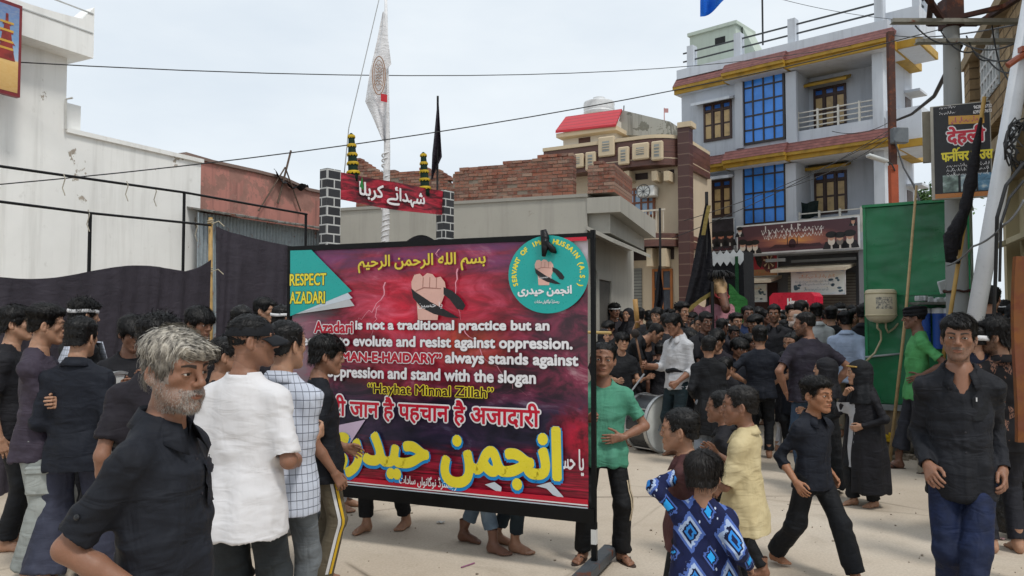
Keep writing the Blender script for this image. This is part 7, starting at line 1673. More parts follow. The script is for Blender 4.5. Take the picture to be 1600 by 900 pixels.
mb = MB(); mb.grid(lambda u, v: (.36 * math.sin((u - .5) * 3.0) * (1 + .25 * v), -.02 - .38 * math.cos((u - .5) * 3.0) + .1 * v * 0, zz - .34 - 1.0 * v + .03 * math.sin(u * 20)), 30, 14); ch = mb.build('chest_cloth', cloth('#c48a96'), hr, smooth=True)
mb = MB()
for i in range(3): scribble(mb, -.2, .2, zz - .62 - .16 * i, .1, 0, 60 + i)
o = mb.build('stain', paint('#8e2a34', .8), ch); o.matrix_basis = Matrix.Translation((0, -.47, 0)) @ Matrix.Rotation(R(90), 4, 'X')
mb = MB(); mb.tube([(.115 * math.cos(t), -.5 + .09 * math.sin(t), zz - .18 + .05 * math.sin(t)) for t in np.linspace(0, 6.28, 20)], .012, 6); mb.tube([(.11, -.45, zz - .2), (.115, -.36, zz + .02), (.1, -.28, zz + .1)], .01, 6); mb.tube([(-.11, -.45, zz - .2), (-.115, -.36, zz + .02), (-.1, -.28, zz + .1)], .01, 6); mb.build('halter', paint('#7d1d1d', .6), hr)
mb = MB(); A_ = at(1140, 470, 14.2); mb.grid(lambda u, v: A_ + Vector((.02 + .34 * u, .1, .32 * (1 - u) - .8 * v + .02 * math.sin(u * 9))), 10, 8); tag(mb.build('green_cloth', cloth('#2f6e35'), smooth=True), 'bright green cloth draped right of the horse', 'cloth')
def drum(loc, rz, rad, dep, lab, tilt=0):
    e = empty('bass_drum', loc, rz, lab, 'drum'); M = Matrix.Rotation(R(90), 3, 'X') @ Matrix.Identity(3)
    MB().lathe([(rad - .01, -dep / 2), (rad, -dep / 2), (rad, dep / 2), (rad - .01, dep / 2)], (0, 0, rad), 48, M).build('shell', metal('#4a4d50', .3), e, smooth=40)
    for s in (-1, 1):
        MB().lathe([(rad + .012, s * dep / 2 - .025), (rad + .016, s * dep / 2), (rad + .012, s * dep / 2 + .02), (rad - .005, s * dep / 2 + .02), (rad - .005, s * dep / 2 - .025)], (0, 0, rad), 48, M).build('hoop', metal('#b9bcbc', .3), e, smooth=40)
        hd = MB().lathe([(rad - .006, s * (dep / 2 + .008)), (.01, s * (dep / 2 + .01))], (0, 0, rad), 48, M).build('drumhead', paint('#cfd2cf', .5, dirt=.2, scale=4), e, smooth=20)
    for k in range(8): a = k * math.pi / 4 + .2; MB().bar((rad * 1.02 * math.cos(a), -dep / 2, rad + rad * 1.02 * math.sin(a)), (rad * 1.02 * math.cos(a), dep / 2, rad + rad * 1.02 * math.sin(a)), .012).build('tension_rod', metal('#c5c7c8', .3), e)
    return e
dg = on_ground(1022, 704); d1 = drum((dg.x, dg.y, 0), R(38), .335, .32, 'bass drum with white head and blue scrawl standing on the ground')
mb = MB(); scribble(mb, -.12, .1, .28, .12, 0, 71); o = mb.build('scrawl', paint('#7f97b8', .7), d1); o.matrix_basis = Matrix.Translation((0, -.175, 0)) @ Matrix.Rotation(R(90), 4, 'X')
e = at(164, 640, 5.3); drum((e.x, e.y, e.z - .27), R(70), .26, .22, 'white headed bass drum carried at waist height behind the boy in the long black shirt')
pc = on_ground(1398, 715); mb = MB(); mb.tube([pc + Vector((-.08, .15, .09)), pc + Vector((.9, .25, .09))], .09, 18); tag(mb.build('cement_pipe', plaster('old_pipe', '#8d8880'), smooth=40), 'short grey cement pipe lying at the foot of the green kiosk', 'pipe')
def heap(c, r, h, n, col, name, lab, cat, seed, size, stuffk=False):
    rs = random.Random(seed); mb = MB()
    for i in range(n):
        a = rs.random() * 6.28; q = r * math.sqrt(rs.random()); mb.tube([c + Vector((q * math.cos(a) + rs.gauss(0, size), q * math.sin(a) * .6 + rs.gauss(0, size), h * (1 - q / r) + .01 + rs.random() * .03)) for _ in range(4)], size * .35, 6)
    return tag(mb.build(name, cloth(col, rough=.7), smooth=True), lab, cat)
heap(pc + Vector((.02, .1, .17)), .16, .06, 26, '#c4a01c', 'yellow_cloth', 'crumpled yellow cloth lying on the cement pipe', 'cloth', 2, .06)
rs = random.Random(12); mb = MB()
for i in range(160):
    q = pc + Vector((rs.gauss(.35, .35), rs.gauss(.05, .2), 0)); r = .012 + .03 * rs.random() ** 2; mb.box(q + Vector((0, 0, r * .6)), (r * 2, r * (1 + rs.random()), r * 1.4), rs.random() * 3, bev=r * .3)
tag(mb.build('rubble', plaster('rubble_stone', '#8d8375', '#5f564a')), kind='stuff')
pb = at(1583, 660, 5.6)
f = Field((-.45, -.4, -.02), (.5, .5, 1.0), .016); rs = random.Random(4)
for i in range(9): f.ell((rs.gauss(.05, .16), rs.gauss(0, .1), .18 + .075 * i), (.2 + .08 * rs.random(), .2, .14), .06)
V, Q = f.mesh(); N = vnormals(V, Q); V = V + N * (noise3(V, (9, 9, 9)) * .05 + np.abs(noise3(V @ rot3('Y', 30), (6, 30, 30))) * -.03)[:, None]
sk = link('sack', np_mesh('sack', V, Q), None, (lambda n: n.set('#16181a', .28, 0, n.bump(n.noise(n.map(n.co(), (12, 40, 12)), 1, 5, .6, 1.5), .8, .03), .5))(NT('black_plastic'))); sk.location = (pb.x, pb.y, 0); sk.name = 'plastic_sack'; tag(sk, 'heap of crumpled black plastic sheet at the right edge', 'plastic sheet')
pb2 = on_ground(1592, 768); f = Field((-.3, -.25, -.02), (.35, .3, .3), .012)
for i in range(6): f.ell((-.2 + .08 * i, .02 * math.sin(i * 2), .06 + .02 * (i % 3)), (.12, .12, .08), .04)
V, Q = f.mesh(); N = vnormals(V, Q); V = V + N * (noise3(V, (14, 14, 14)) * .02)[:, None]; V[:, 2] = np.maximum(V[:, 2], 0.002)
sk = link('folded_sack', np_mesh('folded_sack', V, Q), None, cloth('#b59a8c', wrinkle=.8)); sk.location = (pb2.x, pb2.y + .15, 0); tag(sk, 'pale pinkish cloth bundle on the ground below the black plastic', 'cloth bundle')
mb = MB(); b_ = on_ground(1590, 778); mb.box(b_ + Vector((0, 0, .04)), (.23, .11, .076), .15, bev=.006); tag(mb.build('brick', BRICK), 'single red brick on the ground at the right edge', 'brick')
q = at(1600, 520, 4.6); mb = MB(); mb.grid(lambda u, v: (q.x - .035 + .25 * u - .03 * v, q.y + .02 * math.sin(v * 5), 1.95 - 1.1 * v), 4, 14, .03, (0, 1, 0)); mb.box((q.x + .08, q.y + .02, .43), (.06, .05, .86)); tag(mb.build('rusty_sheet', metal('#7a4a22', .75, .5)), 'rusty brown metal sheet on a stand cut by the right edge', 'metal sheet')
# scraps of litter
for i, (px, py, c, lb) in enumerate(((682, 819, '#c9c9c4', 'white scrap of paper on the ground under the banner'), (731, 885, '#8e5a78', 'thin purple straw on the ground under the banner'), (1560, 845, '#a88', 'tiny pinkish scrap on the concrete near the man in jeans'))):
    q = on_ground(px, py); mb = MB()
    if i == 1: mb.tube([q + Vector((-.04, -.04, .006)), q + Vector((.04, .05, .006))], .005, 6)
    else: mb.grid(lambda u, v: q + Vector((.06 * u, .04 * v, .006 + .012 * math.sin(u * 5 + v * 3) ** 2)), 6, 4)
    tag(mb.build('straw' if i == 1 else 'paper_scrap', paint(c if len(c) > 4 else '#aa8888', .6)), lb, 'litter')
# small tree behind the kiosk
tp = at(1452, 292, 27); tr = empty('leafy_tree', (tp.x, 27, 0), label='small green tree showing between the grey house and the furniture sign', cat='tree'); rs = random.Random(6)
mb = MB(); mb.tube([(0, 0, 0), (.05, 0, 2), (-.05, .05, 4), (0, 0, tp.z - .6)], [.16, .13, .1, .04], 8)
for k in range(7): a = k * .9; mb.tube([(0, 0, 3 + .3 * k), (.6 * math.cos(a), .6 * math.sin(a), 3.6 + .3 * k), (1.1 * math.cos(a), 1.1 * math.sin(a), 4.3 + .2 * k)], [.05, .035, .012], 5)
mb.build('trunk', paint('#4b3d30', .9), tr); mb = MB()
cl = [(max(-.9, min(.9, rs.gauss(0, .6))), max(-.9, min(.9, rs.gauss(0, .6))), tp.z - .9 + max(-.7, min(.5, rs.gauss(0, .5)))) for _ in range(26)]
for i in range(2600):
    c = rs.choice(cl); p = Vector((c[0] + rs.gauss(0, .24), c[1] + rs.gauss(0, .24), min(tp.z, c[2] + rs.gauss(0, .2)))); u = Vector((rs.gauss(0, 1), rs.gauss(0, 1), rs.gauss(0, .6))).normalized() * .09; w = u.cross(Vector((rs.gauss(0, 1), rs.gauss(0, 1), 1))).normalized() * .04
    mb.add([p - u, p + w, p + u, p - w], [(0, 1, 2, 3)])
mb.build('crown', (lambda n: n.set(n.ramp(n.n('ShaderNodeNewGeometry').outputs['Random Per Island'], [(0., '#2c4420'), (.6, '#48692f'), (1., '#64843f')]), .6))(NT('foliage')), tr)
# ================================================================ the people
def stand(px, top, d, up=0):
    """place on the ground at distance d and the height that brings the crown to pixel row top"""
    p = at(px, HOR, d); return dict(loc=(p.x, p.y, 0), H=at(px, top, d).z - .02 + up)
BK = [cloth('#14161a', seed=1.0, fade='#1b1d22'), cloth('#18181d', seed=2.0, fade='#212127'), cloth('#1e1b22', seed=3.0, fade='#27232b'), cloth('#151923', seed=4.0, fade='#1d222d'), cloth('#222226', seed=5.0, fade='#2d2c32')]
NAVY = cloth('#11182a'); WHT = cloth('#d3d2d4', var=.06, wrinkle=.28)
def plaid():
    n = NT('plaid_cloth'); v = n.co(); s = n.sep(v)
    def g(a, k, w): return n.math('LESS_THAN', n.math('FRACT', n.math('MULTIPLY', a, k)), w)
    m = n.math('MAXIMUM', g(n.math('ADD', s[0], s[1]), 26, .1), g(s[2], 26, .1)); w1 = n.noise(n.map(v, (18, 18, 10)), 1, 3, .6, .6)
    return n.set(n.mix(n.math('MULTIPLY', m, .8), '#c3c9d6', '#3c4250'), .85, 0, n.bump(n.math('ADD', w1, n.noise(v, 400, 1)), .45, .012), .25)
def ikat():
    n = NT('patterned_cloth'); v = n.co(); s = n.sep(v); wob = n.math('MULTIPLY', n.math('SUBTRACT', n.noise(v, 60, 2, .5), .5), .12)
    u = n.math('ADD', n.math('MULTIPLY', n.math('ADD', s[0], n.math('MULTIPLY', s[1], .5)), 6.2), wob); w = n.math('ADD', n.math('MULTIPLY', s[2], 5.4), wob)
    def dia(a, b, k): return n.math('ADD', n.math('ABSOLUTE', n.math('SUBTRACT', n.math('FRACT', a), .5)), n.math('MULTIPLY', n.math('ABSOLUTE', n.math('SUBTRACT', n.math('FRACT', b), .5)), k))
    r = dia(u, w, .8)
    col = n.ramp(r, [(.0, '#141c40'), (.08, '#2f7fc8'), (.15, '#1560b8'), (.16, '#101735'), (.22, '#9fb0cc'), (.3, '#4c66a8'), (.38, '#141c42'), (.6, '#11183a')], 'CONSTANT')
    r2 = dia(n.math('ADD', u, .5), n.math('ADD', w, .5), .8); col = n.mix(n.math('LESS_THAN', r2, .11), col, '#2b9be0'); col = n.mix(n.math('MULTIPLY', n.math('GREATER_THAN', r2, .16), n.math('LESS_THAN', r2, .21)), col, '#4862a4')
    sp = n.vor(n.map(v, (40, 40, 22)), 1.0); col = n.mix(n.math('MULTIPLY', n.math('LESS_THAN', sp, .16), n.ramp(n.noise(v, 8, 2), [(.5, 0.), (.55, 1.)])), col, '#b9c4d8')
    return n.set(col, .8, 0, n.bump(n.noise(n.map(v, (18, 18, 10)), 1, 3, .6, .6), .4, .012), .25)
def floral():
    n = NT('printed_shirt_cloth'); v = n.co(); w = n.map(v, (22, 22, 15)); a = n.vor(w, 1.0, 'F1', 'Color'); b = n.noise(n.map(v, (120, 120, 60)), 1, 2, .6)
    m = n.math('MULTIPLY', n.math('GREATER_THAN', n.sep(a)[0], .66), n.math('GREATER_THAN', b, .5))
    return n.set(n.mix(m, '#121114', '#6d4f42'), .85, 0, n.bump(n.noise(n.map(v, (18, 18, 10)), 1, 3), .4, .012), .25)
PL, IK, FLO = plaid(), ikat(), floral()
GREYJ = cloth('#5c6165', fade='#7d8387', wrinkle=.5); DARKG = cloth('#24282b', fade='#33383b', wrinkle=.5); INDIGO = cloth('#141d33', fade='#22304d', wrinkle=.5); BLUEJ = cloth('#5f7284', fade='#8fa3b4', wrinkle=.5); DKJ = cloth('#1f2b33', fade='#2f3f48', wrinkle=.5)
CARGO = cloth('#8b908d', fade='#a4a9a6', wrinkle=.5); PLUM = cloth('#3a333f', fade='#463e4b'); SLATE = cloth('#343747', fade='#444859')
T1, T2, T3, T4 = '#98715a', '#88624e', '#a67f67', '#715041'
WB = cloth('#d7d7d8', wrinkle=.4)
def stripes(mat, x, w_, side, z0=.5, z1=.06, gap=.022, k=3):
    """stripes down the outside of one trouser leg"""
    def go(i):
        sx, Hp, Kn, An, fy = i['legs'][0 if side < 0 else 1]; par = i['low_obj']; f = i.get('lowf')
        for q in range(k):
            mb = MB(); P = []
            for t in np.linspace(0, 1, 24):
                z = (z0 + (z1 - z0) * t) * i['H']
                c = Hp + (Kn - Hp) * np.clip((Hp[2] - z) / (Hp[2] - Kn[2]), 0, 1) if z > Kn[2] else Kn + (An - Kn) * np.clip((Kn[2] - z) / (Kn[2] - An[2]), 0, 1.2)
                P.append((c, z))
            V = []
            cs, yq = math.cos(x + (q - (k - 1) / 2) * gap / .08), math.sin(x + (q - (k - 1) / 2) * gap / .08)
            R_ = side
            me = par.data; co = np.empty(len(me.vertices) * 3, np.float32); me.vertices.foreach_get('co', co); co = co.reshape(-1, 3)
            for c, z in P:
                d_ = np.array((R_ * cs, -yq)); sel = co[np.abs(co[:, 2] - z) < .012]; rel = sel[:, :2] - np.array(c)[:2]; 
                al = rel @ d_; pr = np.abs(rel @ np.array((-d_[1], d_[0]))); m = al[(pr < .015) & (al > 0) & (al < .2)]
                r = float(m.max()) if len(m) else .09; V.append((np.array(c)[:2] + d_ * (r + .003), z))
            pd = np.array((yq * R_, cs)) * w_
            vs = [(p[0] - pd[0], p[1] - pd[1], z) for p, z in V] + [(p[0] + pd[0], p[1] + pd[1], z) for p, z in V]; n_ = len(V)
            mb.add(vs, [(j, j + 1, n_ + j + 1, n_ + j) for j in range(n_ - 1)]); mb.build('stripe', mat if not isinstance(mat, list) else mat[q], par, smooth=True)
    return go
def chest_print(mat, x0=-.08, x1=.08, z0=.2, z1=.34, back=False, name='chest_print'):
    def go(i): s = i['s']; patch(i, name, mat, x0 * s, x1 * s, z0 * i['H'], z1 * i['H'], back, .006)
    return go
def blot(a, b, sc=16, thr=.52):
    n = NT('shirt_print'); v = n.co(); f = n.noise(v, sc, 4, .65); m = n.ramp(f, [(thr, 0.), (thr + .03, 1.)]); return n.set(n.mix(m, a, b), .8)
# ---- foreground man with grey hair
def flap(i):
    s, H = i['s'], i['H']
    patch(i, 'pocket', BK[3], .035 * s, .125 * s, .165 * H, .235 * H, False, .007); patch(i, 'pocket_flap', BK[3], .033 * s, .128 * s, .222 * H, .25 * H, False, .013)
    sx, Sj, El, Wr, f_, n_, po = i['arms'][0]; d = (El - Sj) / np.linalg.norm(El - Sj); c = Sj + d * .185 * s; out_ = np.cross(d, np.array((0, 1, 0))); out_ /= np.linalg.norm(out_)
    if out_[0] > 0: out_ = -out_
    mb = MB(); mb.lathe([(.008, 0), (.008, .003), (.004, .005)], c + out_ * .058 * s, 12, Vector(out_).to_track_quat('Z', 'Y').to_matrix()); mb.build('sleeve_button', paint('#0f1013', .3), i['shirt_obj'])
person(hh=.215, **stand(258, 507, 2.25), label='grey-haired man with stubble in black half-sleeve shirt, nearest the camera', face='old', hair='swept', hairc='#45413e', hairtip='#b8b1a4', tone=T2, beard=.7, mou=.9, beardc='#8f8881', sideburn=.8,
    yaw=60, head=(-20, 7, -3), lean=2, fat=1.04, top=dict(SSHIRT, slen=.86, belly=.012, loose=1.06, wr=1.0, open=.03), topm=cloth('#171a22', wrinkle=.6, seed=7., fade='#1e222b'), low=JEANS, lowm=BK[0], vox=.0065,
    aR=dict(t=(-.18, -.05, .93), h=(-.3, .95, -.1), pose='fist', n=(1, 0, 0)), aL=dict(t=(.24, -.02, .8)), extras=(flap, whiskers('#a8a39c', 'old', 2200, .009), whiskers('#2b2725', 'old', 500, .008, 2)), seed=1)
# ---- man in the white T-shirt and cap
person(**stand(386, 487, 3.45), label='youth in plain white T-shirt and black cap seen from behind', face='man', hair='fade', hairscale=(.97, .97, .93), tone=T2, beard=.12, yaw=148, head=(-52, 0, 0), fat=1.02,
    top=dict(TEE, hem=.395, loose=1.12, slen=.9, wr=.75), topm=WHT, low=dict(JEANS, thigh=.09, knee=.078), lowm=DARKG, vox=.0085, aR=dict(t=(-.16, -.2, .99), h=(-.4, 1, 0)), aL=dict(t=(.2, -.2, .95)), extras=(cap(cloth('#14161b', wrinkle=.25)),), seed=2)
person(**stand(443, 498, 3.75), label='boy in white checked shirt seen from behind, next to the white T-shirt', hair='crop', tone=T3, yaw=150, head=(-18, 0, 0), top=dict(SHIRT, sleeve='rolled', hem=.42, loose=1.12), topm=PL, low=JEANS, lowm=GREYJ, vox=.009, aR=dict(t=(-.08, -.22, 1.08)), aL=dict(t=(.2, -.2, 1.0)), seed=3)
ST = [paint('#c9c9c9', .7), paint('#c9a21c', .7)]
person(**stand(504, 521, 4.65), label='boy in black T-shirt and olive striped track pants at the banner edge', face='boy', hair='fringe', tone=T2, yaw=100, head=(-6, 8, 0), top=dict(TEE, hem=.42, loose=1.05), topm=cloth('#12151c'), low=dict(JEANS, hem=.07), lowm=cloth('#5d5546'), vox=.01,
    aR=dict(t=(-.22, -.05, .80), pose='relax'), aL=dict(t=(.2, -.2, .9)), extras=(stripes(ST, 0.25, .009, -1, .47, .07, .03, 2),), seed=4)
# ---- the group on the left
def pocket_cargo(i):
    sx, Hp, Kn, An, fy = i['legs'][0]; c = (Hp * .35 + Kn * .65); mb = MB(); mb.box(c + np.array((-.095, -.01, .02)), (.03, .15, .17), bev=.012); mb.box(c + np.array((-.102, -.01, .085)), (.03, .155, .05), bev=.01); mb.build('cargo_pocket', CARGO, i['low_obj'], smooth=30)
person(**stand(66, 476, 4.85), label='tall boy in plum-black T-shirt and pale grey cargo trousers, arms folded', face='lean', hair='quiff', tone=T3, yaw=72, head=(18, 4, 0), top=dict(TEE, hem=.43, neck='v', slen=.8, loose=1.07), topm=PLUM, low=dict(WIDE, hem=.115), lowm=CARGO, vox=.0095,
    aR=dict(t=(.1, -.22, 1.12), h=(-.8, .2, -.7), pose='half'), aL=dict(t=(-.16, -.15, 1.1), h=(.8, 0, -.6), pose='half', n=(-.3, 1, 0)), extras=(pocket_cargo,), seed=5)
person(**stand(124, 494, 4.75), label='boy in long black full-sleeve shirt and flared slate trousers, back to the camera', hair='short', tone=T3, yaw=158, head=(-14, 4, 0), top=dict(SHIRT, hem=.42, loose=1.04), topm=BK[3], low=dict(WIDE, thigh=.09, knee=.1, hem=.135), lowm=SLATE, vox=.0095, feet=((-.12, -.05, -10), (.16, .05, 20)), aR=dict(t=(-.24, -.06, .82)), aL=dict(t=(.2, -.2, .98)), seed=6)
person(**stand(22, 477, 5.4), label='boy in black T-shirt cut by the left edge of the picture', hair='fringe', tone=T3, yaw=78, top=TEE, topm=BK[1], low=JEANS, lowm=BK[0], vox=.011, seed=7)
def scarf(i):
    mb = MB(); T = i['T']; H = i['H']; z = i['shz']; P = [T((-.03 * H, .1 * H, z - .2 * H)), T((-.045 * H, .095 * H, z - .08 * H)), T((-.05 * H, .06 * H, z + .01 * H)), T((-.04 * H, -.06 * H, z)), T((-.05 * H, -.09 * H, z - .12 * H))]
    W = .04 * H; vs = []
    for p in P: vs += [p + np.array((-W, 0, 0)), p + np.array((W, 0, 0))]
    mb.add(vs, [(2 * j, 2 * j + 1, 2 * j + 3, 2 * j + 2) for j in range(len(P) - 1)]); o = mb.build('scarf', PL, i['root'], smooth=True); o.modifiers.new('thickness', 'SOLIDIFY').thickness = .012
person(**stand(126, 466, 5.9), label='wavy-haired youth with white headband and checked scarf on black jacket, left group', hair='wavy', tone=T3, yaw=115, head=(0, 6, 0), top=SHIRT, topm=BK[0], low=JEANS, lowm=BK[1], vox=.012, extras=(headband(WB), scarf), aR=dict(t=(-.1, -.36, 1.13)), aL=dict(t=(.15, -.36, 1.1)), seed=8)
person(**stand(204, 489, 5.4), label='boy in black T-shirt looking down at his hands before the black cloth', face='boy', hair='bowl', tone=T2, yaw=-8, head=(26, 20, 0), top=TEE, topm=BK[1], low=JEANS, lowm=BK[0], vox=.011, aR=dict(t=(.02, -.32, 1.2), pose='half'), aL=dict(t=(.16, -.3, 1.22), pose='half'), seed=9)
person(**stand(246, 491, 3.6), label='youth in black T-shirt with tousled hair hidden behind the grey-haired man', hair='wavy', tone=T2, yaw=160, head=(-10, 5, 0), top=dict(TEE, loose=1.08), topm=BK[2], low=JEANS, lowm=BK[0], vox=.01, seed=10)
person(**stand(306, 476, 5.7), label='boy with thick bowl haircut above the white T-shirt shoulder', face='boy', hair='bowl', tone=T2, yaw=35, head=(8, 14, 0), top=TEE, topm=BK[1], low=JEANS, lowm=BK[0], vox=.012, seed=11)
person(**stand(349, 522, 4.5), label='short dark-haired boy half hidden by the black cap', face='boy', hair='crop', tone=T1, yaw=95, top=TEE, topm=BK[0], low=JEANS, lowm=BK[1], vox=.012, seed=12)
person(**stand(409, 464, 7.4), label='man with swept black hair and moustache looking right behind the cap', face='lean', hair='part', tone=T3, mou=1, beard=.2, yaw=62, head=(5, 6, 0), top=SHIRT, topm=BK[1], low=JEANS, lowm=BK[0], vox=.013, near=True, seed=13)
person(**stand(437, 476, 7.2), label='youth with white headband next to the banner left edge', hair='short', tone=T1, yaw=140, head=(-15, 8, 0), top=TEE, topm=BK[1], low=JEANS, lowm=BK[0], vox=.014, near=False, extras=(headband(WB),), seed=14)
person(**stand(377, 477, 6.4), label='black-haired person just behind the top of the cap', hair='short', tone=T2, yaw=190, top=TEE, topm=BK[2], low=JEANS, lowm=BK[0], vox=.014, near=False, seed=15)
# ---- people standing behind the banner: only their feet show
def behind(px, d, H, yaw, lab, low, m, tone, feet, seed, hair='short'): p = at(px, HOR, d); person(loc=(p.x, p.y, 0), H=H, yaw=yaw, label=lab, tone=tone, hair=hair, top=TEE, topm=BK[1], low=low, lowm=m, vox=.012, feet=feet, near=True, seed=seed)
behind(603, 5.85, 1.5, -40, 'barefoot person in black trousers behind the banner, left pair of feet', dict(JEANS, end=.07), BK[0], T3, ((-.1, -.12, -5), (.1, .16, 10)), 21)
behind(745, 5.42, 1.5, 58, 'barefoot person in pale blue jeans behind the banner', dict(SLIM, hem=.056, end=.1), BLUEJ, T4, ((-.07, -.2, -5), (.08, .16, 5)), 22)
behind(797, 5.38, 1.5, 66, 'barefoot person in dark jeans behind the banner', dict(SLIM, hem=.052, end=.08), DKJ, T1, ((-.07, -.08, -5), (.08, .14, 5)), 23)
behind(757, 6.5, 1.4, -25, 'barefoot person farther behind the banner showing one foot', dict(JEANS, end=.12), BK[0], T1, None, 24)
behind(538, 6.5, 1.55, 70, 'barefoot person in white trousers behind the banner left corner', JEANS, cloth('#c3c6cf'), T3, None, 25)
# ---- right of the banner
GREENT = cloth('#4b8c73', fade='#5f9f87')
person(**stand(941, 531, 5.12), label='boy in mint green T-shirt and black track pants holding the banner frame', face='boy', hair='crop', tone=T2, yaw=8, head=(-8, 2, 4), top=dict(TEE, hem=.44, loose=1.06), topm=GREENT, low=dict(TRACK, hem=.07), lowm=cloth('#121316'), vox=.008, sandals=True,
    aR=dict(t=(-.16, -.2, 1.12), h=(-.6, .6, -.5), pose='grip'), aL=dict(t=(.13, -.15, .98), h=(1, .5, -.1), pose='flat', n=(-.25, 1, 0), f=(-.95, -.1, -.1)), feet=((-.16, .02, -30), (.14, -.02, 24)), extras=(stripes(paint('#b9a98f', .7), .55, .006, 1, .38, .2, .022, 3),), seed=31)
MAL = paint('#6d4c34', .6)
def stick(i, arm=0, up=(0, -.3, 1), L=.45, head=True, mat=None, name='drum_mallet', lab='wooden drum mallet in a boy\'s hand', r=.012):
    sx, Sj, El, Wr, f_, n_, po = i['arms'][arm]; M = Matrix.Translation(i['root'].location) @ Matrix.Rotation(i['root'].rotation_euler.z, 4, 'Z'); fd = np.array(f_) / np.linalg.norm(f_)
    p = M @ Vector(Wr + fd * .09 * i['s']); u = (M.to_3x3() @ Vector(up)).normalized(); mb = MB(); mb.tube([p - u * .1, p + u * L], r, 8)
    e = empty(name, p, 0, lab, 'mallet' if head else 'stick'); mb.v = [tuple(Vector(v) - p) for v in mb.v]; mb.build('handle', mat or MAL, e, smooth=True)
    if head: k = MB().lathe([(.02, -.04), (.045, -.02), (.05, 0.02), (.035, .05), (.01, .06)], u * (L + .02), 14, u.to_track_quat('Z', 'Y').to_matrix()); k.build('head', cloth('#2a2523'), e, smooth=True)
i_ = person(**stand(971, 518, 9.75), label='smiling boy in black printed T-shirt behind the bass drum', face='girl', hair='bowl', tone=T3, yaw=12, head=(6, 0, 4), top=TEE, topm=BK[0], low=JEANS, lowm=BK[1], vox=.011, aR=dict(t=(-.12, -.28, 1.0)), aL=dict(t=(.2, -.3, 1.02), pose='grip', n=(-.2, 0, -1)), extras=(chest_print(blot('#101114', '#8a6a5c', 20, .58)),), seed=32)
stick(i_, 1, (-.5, -.4, -.5), .3, False, paint('#8d8f92', .4), 'drumstick', 'short grey drumstick held by the smiling boy')
i_ = person(**stand(1058, 487, 9.0), label='youth in white shirt looking down with a drum mallet in his hand', face='lean', hair='part', tone=T2, mou=.3, yaw=-48, head=(-4, 22, 0), top=dict(SHIRT, sleeve='rolled', hem=.47), topm=cloth('#b7b8bb', var=.08), low=JEANS, lowm=cloth('#15242a', fade='#223840'), vox=.0095, aR=dict(t=(-.16, -.34, 1.08), pose='grip', n=(1, 0, 0)), aL=dict(t=(.22, -.2, .9), pose='fist'),
    extras=(lambda i: MB().tube([(.125 * i['s'] * math.sin(t), -.11 * i['s'] * math.cos(t), .6 * i['H'] + .01 * math.sin(3 * t)) for t in np.linspace(0, 6.28, 25)], .028, 8).build('waist_belt', BK[0], i['root'], smooth=True),), seed=33)
stick(i_, 0, (0, -.25, 1), .34, True)
person(**stand(1107, 523, 8.2), label='boy in long black kurta over pale trousers, back to the camera', hair='crop', tone=T1, yaw=172, top=dict(KURTA, hem=.26), topm=BK[0], low=WIDE, lowm=cloth('#858c95'), vox=.011, aR=dict(t=(-.16, -.26, 1.0)), aL=dict(t=(.2, -.1, .9)), seed=34)
person(**stand(1187, 508, 8.9), label='stout boy in black T-shirt with both hands on hips, back to the camera', hair='short', tone=T1, yaw=186, fat=1.12, top=TEE, topm=BK[3], low=JEANS, lowm=BK[0], vox=.011, aR=dict(t=(-.19, -.02, .98), h=(-1, .4, 0), pose='fist'), aL=dict(t=(.19, -.02, .98), h=(1, .4, 0), pose='fist'), seed=35)
person(**stand(1225, 548, 9.3), label='small child in black kurta and white trousers with one arm raised', face='boy', hair='short', tone=T3, yaw=150, top=dict(KURTA, hem=.3), topm=BK[1], low=JEANS, lowm=cloth('#c9c9cc'), vox=.011, aR=dict(t=(-.18, -.12, 1.45), h=(-.8, 0, -.6)), feet=((-.1, 0, 0), (.12, .06, 0)), seed=36)
person(**stand(1262, 487, 7.9), label='broad bearded man in washed purple-black T-shirt seen from behind', face='man', hair='fade', tone=T2, beard=1, mou=1, yaw=-152, head=(54, 4, 0), fat=1.22, top=dict(TEE, loose=1.05), topm=cloth('#25222c', fade='#332e3c'), low=JEANS, lowm=cloth('#34465c', fade='#47607c'), vox=.0095, aR=dict(t=(-.3, -.02, .93), h=(-1, .5, 0)), aL=dict(t=(.26, .0, .88), h=(1, .5, 0)), extras=(whiskers('#100e0d', 'man', 1200, .012, 5),), seed=37)
def gown_open(i):
    H = i['H']; f = Field((-.4, -.4, .0), (.4, .4, H * .9), .011)
    f.loft((0, .015, 0), np.eye(3), [(.1 * H, .17 * H, .12 * H, .16 * H), (.4 * H, .16 * H, .11 * H, .13 * H), (.62 * H, .135 * H, .095 * H, .11 * H), (.76 * H, .12 * H, .08 * H, .09 * H)])
    f.op(lambda X, Y, Z: np.maximum(np.abs(X + .03) - (.028 + .05 * np.clip((.6 * H - Z), 0, .5)), Y + .0), (-.3, -.4, 0), (.3, .02, .72 * H), .006, 'sub'); f.loft((0, .015, 0), np.eye(3), [(.0, .15 * H, .1 * H, .14 * H), (.4 * H, .14 * H, .09 * H, .11 * H), (.62 * H, .117 * H, .077 * H, .09 * H)], 0, 'sub')
    V, Q = f.mesh(); V = relax(V, Q, 1, .4); N = vnormals(V, Q); th = np.arctan2(V[:, 0], V[:, 1]); V = V + N * (.008 * np.sin(th * 9) * sstep(.7 * H, .2 * H, V[:, 2]) + noise3(V, (12, 12, 5), 2) * .014)[:, None]
    link('cloak', np_mesh('cloak', V, Q), i['root'], BK[1])
GOWN = BK[0]
